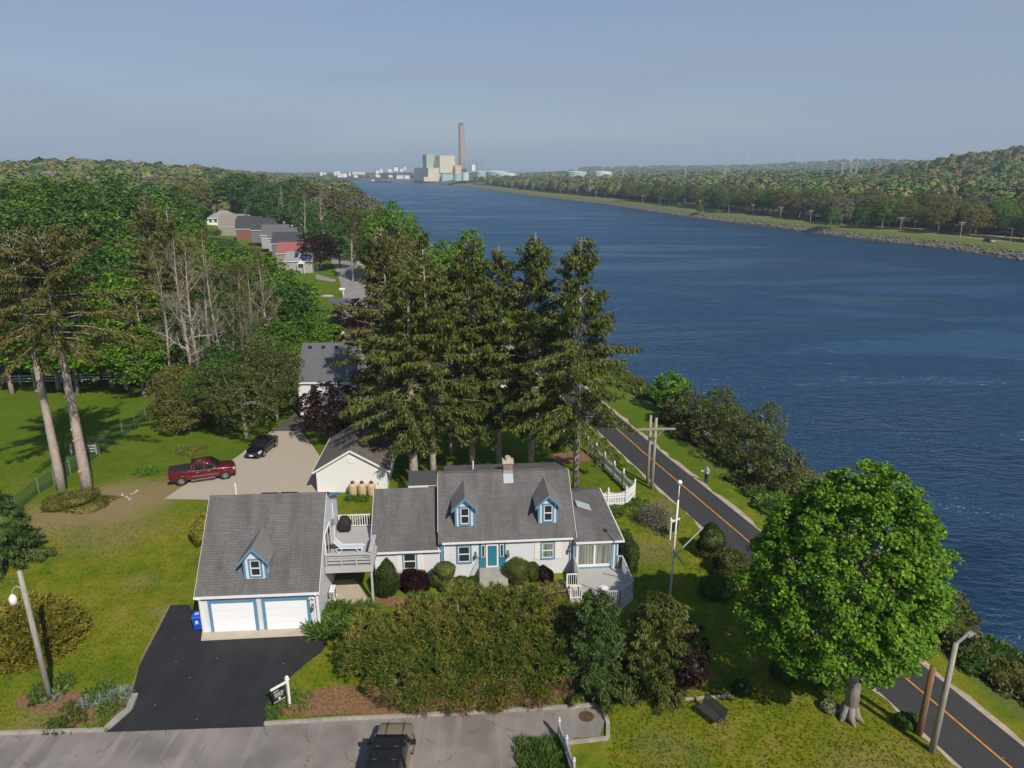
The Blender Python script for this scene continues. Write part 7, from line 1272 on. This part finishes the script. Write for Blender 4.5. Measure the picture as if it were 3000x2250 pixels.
# foundation planting
bush('arborvitae', 'upright green arborvitae beside the deck post', 1131, 1762, (0.86, 0.8, 1.55), LM_ARB, 111, 4200, 0.13, 0.10, 0.6, -0.85, prof=[(0, 0.85), (0.5, 1.0), (0.8, 0.8), (1, 0.4)])
bush('barberry', 'dark red rounded barberry below the wing window', 1209, 1741, (1.05, 0.9, 0.95), LM_RED, 112, 3600, 0.12, 0.08, 0.5, -0.55)
bush('barberry', 'smaller dark red barberry right of the entrance steps', 1594, 1716, (0.72, 0.65, 0.78), LM_RED, 113, 2400, 0.11, 0.08, 0.4, -0.55)
TP = thing('topiary_shrub', 'clipped topiary shrub of stacked green balls left of the entrance', 'shrub', ml(0.05, -1.3, 0)); 
for (x, y, z, r, sd) in ((0.1, 0.0, 1.35, 0.72, 114), (-0.35, 0.1, 0.72, 0.62, 115), (0.35, -0.25, 0.35, 0.72, 116)):
    o = finish('foliage_ball', shrub_mesh((r, r, r*0.86), 2300, 0.085, sd, 0.05, -0.8, 0.2, 0.6, 0.45, 0.93), LM_BOX, TP); o.location = (x, y, z-0.6*r)
mb = MB(); mb.tube([(0, 0, -0.1), (0.05, 0, 1.3)], [0.06, 0.04], 6); mb.build('trunk', BK_DARK, TP, uv=False)
TP = thing('topiary_shrub', 'clipped topiary shrub of two large balls right of the entrance', 'shrub', ml(5.35, -1.1, 0))
for (x, y, z, r, sd) in ((0.0, 0.0, 1.05, 0.98, 117), (0.95, 0.15, 0.9, 0.72, 118)):
    o = finish('foliage_ball', shrub_mesh((r, r*0.9, r*0.9), 3200, 0.085, sd, 0.06, -0.8, 0.2, 0.6, 0.45, 0.93), LM_BOX, TP); o.location = (x, y, z-0.75*r)
mb = MB(); mb.tube([(0, 0, -0.1), (0.1, 0, 1.2)], [0.07, 0.05], 6); mb.build('trunk', BK_DARK, TP, uv=False)
bush('bush', 'olive bush against the left wall of the garage', 588, 1606, (0.95, 0.95, 1.35), LM_YEW, 119, 3000, 0.14, 0.12, 0.5, -0.8)
bush('bush', 'yellow-green bush between arborvitae and red barberry', 1166, 1722, (0.5, 0.45, 0.6), LM_PALE, 120, 900, 0.1)
bush('bush', 'low green bush left of the entrance steps', 1345, 1726, (0.55, 0.5, 0.55), LM_ARB, 121, 1200, 0.11); bush('bush', 'darker green bush touching the entrance steps', 1384, 1728, (0.6, 0.5, 0.55), LM_GREEN, 122, 1200, 0.11)
bush('bush', 'dark rounded shrub in the mulch island by the picket fence', 1655, 1322, (1.35, 1.1, 1.3), LM_DEEP, 123, 2600, 0.16, 0.1)
bush('hedge_shrub', 'dark yew hedge along the right wall of the sunroom', 1850, 1690, (0.65, 2.6, 1.0), LM_ARB, 124, 3400, 0.14, 0.12, 0.5, -0.7, off=(0.1, 0.4))
bush('arborvitae', 'olive arborvitae at the road edge behind the yardarm', 2085, 1640, (1.15, 1.0, 1.5), LM_ARB, 125, 3600, 0.15, 0.16, 0.6, -0.8, prof=[(0, 1.0), (0.6, 0.9), (1, 0.5)])
bush('bush', 'dark olive shrub between the arborvitae and the maple crown', 2150, 1700, (1.3, 1.1, 1.2), LM_CEDAR, 126, 2800, 0.15, 0.16, 0.5, -0.6); bush('bush', 'dark shrub under the left edge of the maple crown', 2110, 1760, (1.2, 1.0, 1.0), LM_DEEP, 127, 2200, 0.16, 0.16, 0.4)
bush('rhododendron', 'variegated bush beside the kerb below the red maple', 2178, 2042, (0.55, 0.5, 0.55), LM_BLUE, 128, 1200, 0.13)
bush('bush', 'dark bush in deep shade beside the maple trunk', 2310, 2000, (0.8, 0.7, 0.7), LM_DEEP, 129, 1400, 0.15); bush('bush', 'pale leafed bush at the foot of the maple trunk', 2438, 2092, (0.45, 0.4, 0.45), LM_PALE, 130, 800, 0.12); bush('bush', 'green bush behind the maple trunk', 2445, 2030, (1.0, 0.7, 0.8), LM_GREEN, 131, 1600, 0.15)
bush('bush', 'small dark bush at the foot of the brown stub pole', 2672, 2140, (0.7, 0.5, 0.5), LM_GREEN, 132, 1000, 0.12)
# golden spreading yew and spruces at the left
yg = at(105, 1965); rng = np.random.default_rng(140); P, Ax = [], []
for k in range(4800):
    d = nrm(rng.normal(size=3)); d[2] = abs(d[2])*1.0+0.02; d = nrm(d); tier = 0.90+0.10*math.sin(d[2]*24+1.5*math.sin(math.atan2(d[1], d[0])*5)); p = d*np.array([3.35, 3.1, 3.0])*tier*rng.uniform(0.86, 1.0); P.append(p); Ax.append(nrm(np.array([d[0], d[1], 0.35])))
V, Q = tuft_mesh(np.array(P), np.array(Ax), 0.27, 9, 141, 0.20, 0.38); core = shrub_mesh((2.85, 2.65, 2.6), 60, 0.1, 5, 0.1, 0.0); ya = finish('yew_bush', fast_mesh('yew', V, Q), LM_YEW); ya.location = (yg.x-1.9, yg.y+2.6, 0); tag(ya, 'large golden-brown spreading yew behind the lawn lamp pole', 'shrub'); o = finish('inner_branches', core, LM_CEDAR, ya)
def young_conifer(label, base, h, R, m, sd, n=26, card=0.42, dens=2.6, name='young_spruce', taper=0.85, step=0.30):
    cm, mb = spruce_meshes(h, 0.25, R, sd, dens, card, 0.12, 0.02, 0.12, taper, step); t = thing(name, label, 'tree', base); mb.build('trunk', BK_DARK, t, True, uv=False); finish('crown', cm, m, t)
    finish('inner_foliage', shrub_mesh((R*0.74, R*0.74, h*0.47), 3000, 0.17, sd+50, 0.16, -0.95, 0.3, 0.5, 0.5, 0.88, [(0, 1.0), (0.15, 1.05), (0.5, 0.85), (0.8, 0.6), (1, 0.3)]), m, t)
young_conifer('blue-green spruce cut by the left edge above the golden yew', (-38.6, 47.6, 0), 6.0, 3.3, LM_BLUE, 151, card=0.34, dens=4.2)
b_ = at(1750, 2075); young_conifer('narrow green spruce at the right end of the pine hedge, before the deck', (b_.x, b_.y+1.2, 0), 6.4, 1.75, LM_BLUE, 152, card=0.26, dens=6.5, step=0.22, taper=0.6); b_ = at(1935, 2080); young_conifer('wider olive spruce standing right of the narrow one at the lawn edge', (b_.x, b_.y+1.5, 0), 5.9, 2.3, LM_SPRUCE, 153, card=0.28, dens=6.0, step=0.22, taper=0.62)
# pine hedge in the foreground
def pine(label, x, y, R, h, sd, n=620):
    rng = np.random.default_rng(sd); d = rnd_dirs(n*2, rng); d = d[d[:, 2] > -0.35][:n]; w = nrm(rng.normal(size=(8, 3)))*rng.uniform(3, 8, (8, 1)); ph = rng.uniform(0, 6, 8); f = 1+0.16*np.sin(d@w.T+ph).sum(1)/2
    rr = f*(0.55+0.45*rng.random(len(d))**0.35); p = d*rr[:, None]*np.array([R, R, h*0.62]); p[:, 2] += h*0.40; ax = nrm(d*0.8+np.array([0, 0, 0.65])); p[:, 2] = np.maximum(p[:, 2], 0.15)
    V, Q = tuft_mesh(p, ax, 0.34, 18, sd+1, 0.12, 0.50); mb = MB(); mb.tube([(0, 0, -0.2), (0.1, 0, h*0.5), (0, 0.1, h*0.85)], [0.12, 0.09, 0.03], 6)
    for k in range(26): q = p[k]; mb.tube([(0, 0, h*0.12+0.02*k), q*0.55+np.array([0, 0, 0.1]), q], [0.05, 0.03, 0.012], 4, caps=False)
    t = thing('pine_tree', label, 'tree', (x, y, 0), 0, 'pines massed in the front hedge'); mb.build('trunk', BK_SPR, t, True, uv=False); finish('crown', fast_mesh('crown', V, Q), LM_PINE, t)
    if h < 3.2:
        k = int(90*R); a = rng.uniform(-2.9, -0.25, k); q = np.stack([np.cos(a)*R*rng.uniform(0.75, 1.05, k), np.sin(a)*R*rng.uniform(0.75, 1.05, k), rng.uniform(0.15, h*0.5, k)], 1); V, Q = tuft_mesh(q, nrm(q*np.array([1, 1, 0])+np.array([0, 0, 0.5])), 0.42, 9, sd+7, 0.06, 0.6); finish('dead_twigs', fast_mesh('dead_twigs', V, Q), LM_DEAD, t)
pl = 'bushy pine with browning needle tips massed in the front hedge'
for i, (x, y, R, h) in enumerate(((-7.6, 35.4, 2.1, 3.7), (-5.4, 36.2, 2.2, 4.2), (-3.2, 36.4, 2.2, 4.5), (-1.0, 36.5, 2.2, 4.5), (1.3, 36.6, 2.2, 4.4), (3.2, 36.2, 1.9, 4.0), (-6.4, 33.9, 1.7, 2.2), (-4.4, 34.2, 1.8, 2.7), (-2.2, 34.4, 1.9, 2.9), (0.0, 34.5, 1.9, 2.9), (2.2, 34.6, 1.9, 2.9), (-5.0, 32.9, 1.1, 1.3), (-3.0, 33.0, 1.2, 1.4), (-0.9, 33.2, 1.2, 1.5), (1.3, 33.4, 1.2, 1.5))): pine(pl, x, y, R, h, 160+2*i, int(360*R*h/4.0)+200)
# beds, ivy, flower clumps
blob('mulch_bed', 1290, 1765, 4.6, 0.9, MMULCH, 0.006, 1, 0.2); blob('mulch_bed', 1560, 1730, 2.9, 0.9, MMULCH, 0.006, 2, 0.2); blob('mulch_bed', 1680, 1340, 2.6, 1.6, MMULCH, 0.008, 3); blob('mulch_bed', 1010, 2055, 4.6, 1.1, MMULCH, 0.003, 4, 0.2); blob('mulch_bed', 1400, 2030, 3.8, 1.3, MMULCH, -0.003, 14, 0.2)
blob('soil_patch', 150, 2055, 1.9, 0.9, MMULCH, 0.006, 8); blob('soil_patch', 290, 2085, 2.0, 0.9, MMULCH, 0.006, 9); blob('soil_patch', 1000, 1770, 1.2, 0.8, MMULCH, 0.004, 10)
o = finish('ivy_patch', shrub_mesh((2.5, 1.9, 0.75), 3200, 0.20, 201, 0.25, -0.1, 0.2), LM_OLIVE); o.location = tuple(at(222, 1478)); tag(o, 'low mound of ivy and bramble round the two bare spruce trunks', 'ground cover')
low_plant('hosta', 'bright hosta clump at the foot of the lawn lamp pole', 'plant', at(160, 2015), 1.0, 60, 9, 0.34, LM_BRIGHT, 202, 0.35); low_plant('hosta', 'smaller green clump left of the lawn lamp pole', 'plant', at(115, 2048), 0.6, 30, 8, 0.3, LM_BRIGHT, 203, 0.3); low_plant('iris_clump', 'blue-grey bladed clump right of the lawn lamp pole base', 'plant', at(148, 2055), 0.4, 18, 8, 0.3, LM_IRIS, 204, 0.14)
for (px, py, r, n, s, m, lab) in ((270, 2060, 0.55, 40, 0.4, LM_IRIS, 'pale blue-grey iris clump in the corner bed'), (350, 2040, 0.6, 40, 0.42, LM_IRIS, 'second blue-grey iris clump at the driveway edge'), (290, 2030, 0.7, 50, 0.4, LM_BRIGHT, 'bright green perennial clump behind the irises'), (225, 2080, 0.8, 50, 0.3, LM_ARB, 'dark green mat of foliage in the corner bed'), (325, 2075, 0.6, 40, 0.36, LM_BRIGHT, 'yellow-green clump beside the timber edging'), (205, 2122, 0.8, 60, 0.25, LM_ARB, 'low dark green clump at the street kerb'), (160, 2128, 0.6, 40, 0.25, LM_ARB, 'low green clump at the kerb, left end of the bed'), (290, 2118, 0.6, 40, 0.28, LM_GREEN, 'green clump by the kerb and timber edging'),
        (955, 1840, 1.15, 110, 0.75, LM_BRIGHT, 'large daylily clump at the right corner of the garage'), (985, 1790, 0.8, 70, 0.6, LM_BRIGHT, 'daylily clump between garage wall and concrete pad'), (1065, 1790, 0.8, 60, 0.5, LM_BRIGHT, 'leafy clump at the front of the concrete pad'), (1645, 1718, 0.55, 40, 0.36, LM_PALE, 'pale variegated hosta left of the front deck'), (1620, 1735, 0.4, 26, 0.3, LM_BRIGHT, 'small green clump in the mulch left of the front deck'), (1560, 1725, 0.35, 24, 0.28, LM_BRIGHT, 'small green clump below the right topiary'), (1500, 1722, 0.4, 30, 0.3, LM_GREEN, 'green clump right of the entrance steps'), (1255, 1750, 0.4, 26, 0.28, LM_GREEN, 'green clump in the mulch below the red barberry'), (1300, 1750, 0.4, 26, 0.3, LM_GREEN, 'green clump at the foot of the stacked topiary'),
        (830, 2050, 0.7, 60, 0.34, LM_BRIGHT, 'bright weeds around the foot of the sign post'), (880, 2060, 0.8, 60, 0.25, LM_GREEN, 'green weeds right of the sign post'), (800, 2090, 0.5, 40, 0.3, LM_BRIGHT, 'weeds at the driveway corner by the kerb'), (1860, 1475, 1.2, 80, 0.4, LM_GREEN, 'daylilies outside the curve of the picket fence'), (1800, 1500, 1.1, 80, 0.4, LM_BRIGHT, 'daylilies between sunroom roof and picket fence'), (1890, 1500, 1.2, 80, 0.4, LM_GREEN, 'wild green clump beside the bare shrub'), (1940, 1560, 0.7, 50, 0.3, LM_PALE, 'pale clump behind the sign near the flagpole'), (430, 1385, 1.0, 60, 0.45, LM_GREEN, 'leafy clump behind the tail of the red truck'), (560, 1320, 1.8, 120, 0.35, LM_OLIVE, 'rough tall grass patch on the lawn behind the truck'),
        (1030, 1462, 0.5, 30, 0.4, LM_GREEN, 'green clump at the foot of the gas tanks'), (1062, 1465, 0.5, 30, 0.4, LM_GREEN, 'green clump between the gas tanks')):
    low_plant('plant_clump', lab, 'plant', at(px, py), r, n, 8, s, m, int(px+py), 0.16, 0.5)
gb = np.random.default_rng(300); P = []; 
for k in range(900): P.append((gb.uniform(0.1, 2.6), gb.uniform(24.8, 30.1), 0))
P = np.array(P); P[:, 0] += (30.1-P[:, 1])*0.12; V, Q = tuft_mesh(P, np.tile(np.array([[0.1, -0.1, 1.0]]), (len(P), 1)), 0.5, 7, 301, 0.10, 0.35); kind(finish('tall_grass', fast_mesh('tall_grass', V, Q), LM_BRIGHT), 'stuff')
# real blades over the near lawns: nobody could count them
def inside(pts, x, y):
    r_ = np.zeros(len(x), bool); n = len(pts)
    for i in range(n):
        (x0, y0), (x1, y1) = pts[i][:2], pts[(i+1) % n][:2]
        if y0 != y1: r_ ^= ((y0 > y) != (y1 > y)) & (x < (x1-x0)*(y-y0)/(y1-y0)+x0)
    return r_
gr = np.random.default_rng(400); n = 90000; gy = 24+46*gr.random(n)**1.35; gx = gr.uniform(-0.80, 0.62, n)*(gy*0.957+8.2)
cx_ = np.interp(gy, [p[1] for p in ctr], [p[0] for p in ctr]); ok = (gx < cx_-2.75)
hx_, hy_ = (gx+5.0)*math.cos(HA)+(gy-45.5)*math.sin(HA), -(gx+5.0)*math.sin(HA)+(gy-45.5)*math.cos(HA); ok &= ~((hx_ > -15.3) & (hx_ < 13.3) & (hy_ > -2.2) & (hy_ < 8.8)) & ~((hx_ > 9) & (hx_ < 13.3) & (hy_ > -5.2) & (hy_ < 0)) & ~((hx_ > -16) & (hx_ < -7) & (hy_ > -7) & (hy_ < 6))
ok &= ~inside([tuple(p)[:2] for p in drv], gx, gy) & (gy > np.interp(gx, [-60, -27, -21.5, -13, -9, -3, 4.9, 4.95, 60], [29.8, 30.6, 30.9, 31.4, 31.7, 32.1, 32.7, 0, 0])) & ~((gx < 5.3) & (gx > 1.8) & (gy > 29.6) & (gy < 32.8)) & ~((gx < 2.6) & (gy < 31)) & ~((gx > -32) & (gx < -15) & (gy > 57.5)) & ~((gx > -18.5) & (gx < -11) & (gy > 58)) & ~((np.hypot((gx+36)/6.5, (gy-58)/4.5) < 1))
gp_ = np.stack([gx[ok], gy[ok], np.full(ok.sum(), -0.04)], 1); V, Q = tuft_mesh(gp_, np.tile(np.array([[0.05, 0.1, 1.0]]), (len(gp_), 1)), 0.13, 3, 401, 0.28, 0.75)
kind(finish('lawn_grass', fast_mesh('lawn_grass', V, Q), leafmat('lawn_blades', (0.045, 0.105, 0.004), (0.125, 0.185, 0.006), (0.28, 0.26, 0.03), 0.35, 0.3)), 'stuff')
# pale stones on the bare soil
for i, (px, py) in enumerate(((360, 1452), (372, 1458), (385, 1450), (395, 1446), (380, 1464), (402, 1440))):
    o = rock_mesh(20+i, (0.2, 0.15, 0.1)).build('stone', plain('pale_stone', (0.36, 0.33, 0.30), 0.9, 0.2)) if i == 0 else bpy.data.objects.new('stone', stone_me)
    if i == 0: stone_me = o.data
    else: C.objects.link(o)
    p = at(px, py); o.location = (p.x, p.y, 0.06); o.rotation_euler.z = i*1.3; tag(o, 'pale stone in the little heap on bare soil right of the bare spruce trunks', 'stone', 'pale stones on the bare soil')

# ---------------------------------------------------------------- far bank trees
GF = 'trees along the far canal bank'; LF = {'g': 'green round-crowned tree on the far canal bank', 'd': 'dark green tree on the far canal bank', 'o': 'yellowish olive spring tree on the far canal bank', 't': 'grey-brown budding tree on the far canal bank', 'r': 'reddish spring tree on the far canal bank'}
fr = np.random.default_rng(90); ntree = 0; used = []
def far_tree(x, y, R, h, k):
    wood_tree(LF[k], x, y, float(far_z(x, y))-0.3, R, h, k, group=GF)
for px, py, R, h, k in ((2533, 668, 6.5, 11, 'g'), (2434, 665, 4.5, 12, 'g'), (2050, 622, 3.2, 6.5, 'g'), (2575, 655, 6, 14, 't'), (2100, 605, 5, 13, 'g'), (2745, 645, 6.5, 14, 't'), (2700, 660, 6, 14, 'd')):
    p = at(px, py, -2.2); far_tree(p.x, p.y, R, h, k)
y = 250.0; cand = []
while y < 760:
    step = 7.5+y*0.006
    for s in np.arange(30, 30+90, 9.5): cand.append((y+fr.normal()*2.5, s+fr.normal()*3+ (4 if y < 420 else 0)))
    y += step
fr.shuffle(cand); cand = [c for c in cand if fr.random() < min(1, 1.5-0.0008*c[0])]
cand.sort(key=lambda c: c[1]+0.10*(c[0]-250)); cand = cand[:235]
for (yy, s) in cand:
    x = float(far_x(yy))+s
    if yy < 400 and 38 < s < 46 and fr.random() < 0.5: continue
    k = fr.choice(['g', 'd', 'o', 't', 'o', 't', 'g'], p=[0.22, 0.17, 0.2, 0.10, 0.13, 0.04, 0.14]); R = fr.uniform(4.2, 7.4); far_tree(x, yy, R, fr.uniform(11, 19), str(k))
# distant woods: one mass of crowns each side
def woods_mat():
    m, t, b, l = newmat('distant_woods'); a = N(t, 'ShaderNodeAttribute', attribute_name='tint'); g = t.nodes.new('ShaderNodeNewGeometry')
    f = maprange(t, g.outputs['Random Per Island'], 0, 1, 0.85, 1.18); c = mixc(t, 1.0, a.outputs['Color'], f, 'MULTIPLY'); l(c, b.inputs['Base Color']); b.inputs['Roughness'].default_value = 0.9; b.inputs['Specular IOR Level'].default_value = 0.1; return m
MWOODS = woods_mat()
PAL = np.array([(0.135, 0.140, 0.040), (0.085, 0.130, 0.030), (0.042, 0.076, 0.022), (0.175, 0.158, 0.050), (0.140, 0.130, 0.078), (0.150, 0.108, 0.060), (0.108, 0.138, 0.036), (0.165, 0.165, 0.10)])
DOME = np.array([(math.cos(e)*math.cos(a), math.cos(e)*math.sin(a), math.sin(e)) for e in np.radians([-20, 5, 30, 55, 78]) for a in np.arange(10)*0.62832])
DOMEQ = np.array([[i*10+j, i*10+(j+1) % 10, (i+1)*10+(j+1) % 10, (i+1)*10+j] for i in range(4) for j in range(10)])
def woods(name, X, Y, Zg, R, Hh, n, seed, probs):
    rng = np.random.default_rng(seed); V, Q, Cc = [], [], []; off = 0
    ki = rng.choice(len(PAL), len(X), p=probs)
    for i in range(len(X)):
        d = rnd_dirs(n, rng); d[:, 2] = np.abs(d[:, 2])*1.15-0.18; d = nrm(d); lw = nrm(rng.normal(size=(5, 3)))*rng.uniform(2.0, 5.0, (5, 1)); lph = rng.uniform(0, 6.28, 5); lump = 1+0.14*np.sin(d@lw.T+lph).mean(1)*2.2; r = R[i]
        sc_ = np.array([r, r, Hh[i]*0.52]); cen = np.array([X[i], Y[i], Zg[i]+Hh[i]*0.48]); col = PAL[ki[i]]*rng.uniform(0.95, 1.35)
        c = d*lump[:, None]*sc_*(0.96+0.12*rng.random((n, 1))) + cen
        v, q = leaf_quads(c, d*0.9+np.array([0, 0, 0.3]), r*0.46*math.sqrt(90/n), 0.9, 0.30, rng); V.append(v); Q.append(q+off); off += len(v)
        g = DOME+0; lg = 1+0.14*np.sin(g@lw.T+lph).mean(1)*2.2; vg = g*lg[:, None]*sc_*0.98+cen; V.append(vg); Q.append(DOMEQ+off); off += len(vg)
        Cc.append(np.tile(np.append(col, 1.0), (len(v)+len(vg), 1)))
    me = fast_mesh(name, np.concatenate(V), np.concatenate(Q)); at_ = me.color_attributes.new('tint', 'FLOAT_COLOR', 'POINT'); at_.data.foreach_set('color', np.concatenate(Cc).astype(np.float32).ravel()); return kind(finish(name, me, MWOODS, None, True), 'stuff')
def scatter(rng, n, yr, sr, xf, sgn, inview=True):
    y = np.exp(rng.uniform(math.log(yr[0]), math.log(yr[1]), n)); s = sr[0]+rng.random(n)*(np.minimum(sr[1], sr[0]+y*sr[2])-sr[0]); x = xf(y)+sgn*s; u = x/(y*0.957+8)
    ok = np.abs(u) < 0.82 if inview else np.ones(n, bool); return x[ok], y[ok]
PR = np.array([0.26, 0.25, 0.10, 0.05, 0.12, 0.03, 0.17, 0.02])
rng = np.random.default_rng(95); x, y = scatter(rng, 4400, (235, 1000), (110, 1e9, 1.0), far_x, 1); R = rng.uniform(4.5, 8, len(x)); woods('far_bank_woods', x, y, far_z(x, y), R, rng.uniform(11, 18, len(x)), 130, 1, PR)
x, y = scatter(rng, 1500, (700, 1640), (34, 150, 1.0), far_x, 1); R = rng.uniform(4, 7, len(x)); woods('bank_woods', x, y, far_z(x, y), R, rng.uniform(11, 17, len(x)), 110, 2, np.array([0.2, 0.13, 0.2, 0.1, 0.22, 0.03, 0.1, 0.02]))
x, y = scatter(rng, 3800, (1000, 5200), (150, 1e9, 1.1), far_x, 1); ok = ~((y > 1560) & (y < 1800) & (x < 330)) & ~((y > 1800) & (x < -60+(y-1800)*0.2)); x, y = x[ok], y[ok]; R = 6+y*0.0030+rng.uniform(-1.5, 2, len(x)); woods('distant_woods', x, y, far_z(x, y), R, rng.uniform(10, 15, len(x))+y*0.001, 60, 3, PR)
x = np.concatenate([rng.uniform(-1000, -140, 520), rng.uniform(-140, 160, 120)]); y = np.concatenate([2420+rng.uniform(0, 420, 520)-0.55*(x[:520]+400), rng.uniform(2150, 2600, 120)]); ok = (x < -330) | (y > 2300); x, y = x[ok], y[ok]; R = rng.uniform(7, 12, len(x)); woods('town_trees', x, y, np.full(len(x), 2.0), R, rng.uniform(9, 15, len(x)), 46, 4, PR)
x, y = scatter(rng, 5200, (225, 2300), (24, 1e9, 0.9), xw, -1); sL = xw(y)-x; ok = ~((y < 400) & (sL < 165)) & ~((y < 205) & (sL < 400)); x, y = x[ok], y[ok]; R = np.clip(4+y*0.0035, 4, 9)*rng.uniform(0.8, 1.2, len(x)); woods('near_bank_woods', x, y, near_z(x, y), R, rng.uniform(8, 13, len(x)), 100, 5, np.array([0.26, 0.22, 0.1, 0.06, 0.15, 0.02, 0.17, 0.02]))
x = rng.uniform(-140, -60, 500); y = rng.uniform(85, 225, 500); sL = xw(y)-x; ok = (sL > 85) & (y > 100+0.1*(x+60)); x, y = x[ok], y[ok]; woods('understorey', x, y, near_z(x, y), rng.uniform(2, 3.5, len(x)), rng.uniform(3, 6, len(x)), 90, 6, np.array([0.1, 0.4, 0.3, 0.0, 0.1, 0, 0.1, 0]))

# ---------------------------------------------------------------- sea air
mb = MB(); mb.box(-27000, 27000, -260, 31000, -16, 200); hz = mb.build('haze', None, uv=False); m = bpy.data.materials.new('haze'); m.use_nodes = True; t = m.node_tree; t.nodes.clear(); o_ = t.nodes.new('ShaderNodeOutputMaterial'); pvn = t.nodes.new('ShaderNodeVolumePrincipled'); pvn.inputs['Color'].default_value = (0.68, 0.84, 1.0, 1); pvn.inputs['Density'].default_value = 0.00017; pvn.inputs['Anisotropy'].default_value = 0.0; t.links.new(pvn.outputs[0], o_.inputs['Volume']); hz.data.materials.append(m); kind(hz, 'stuff')
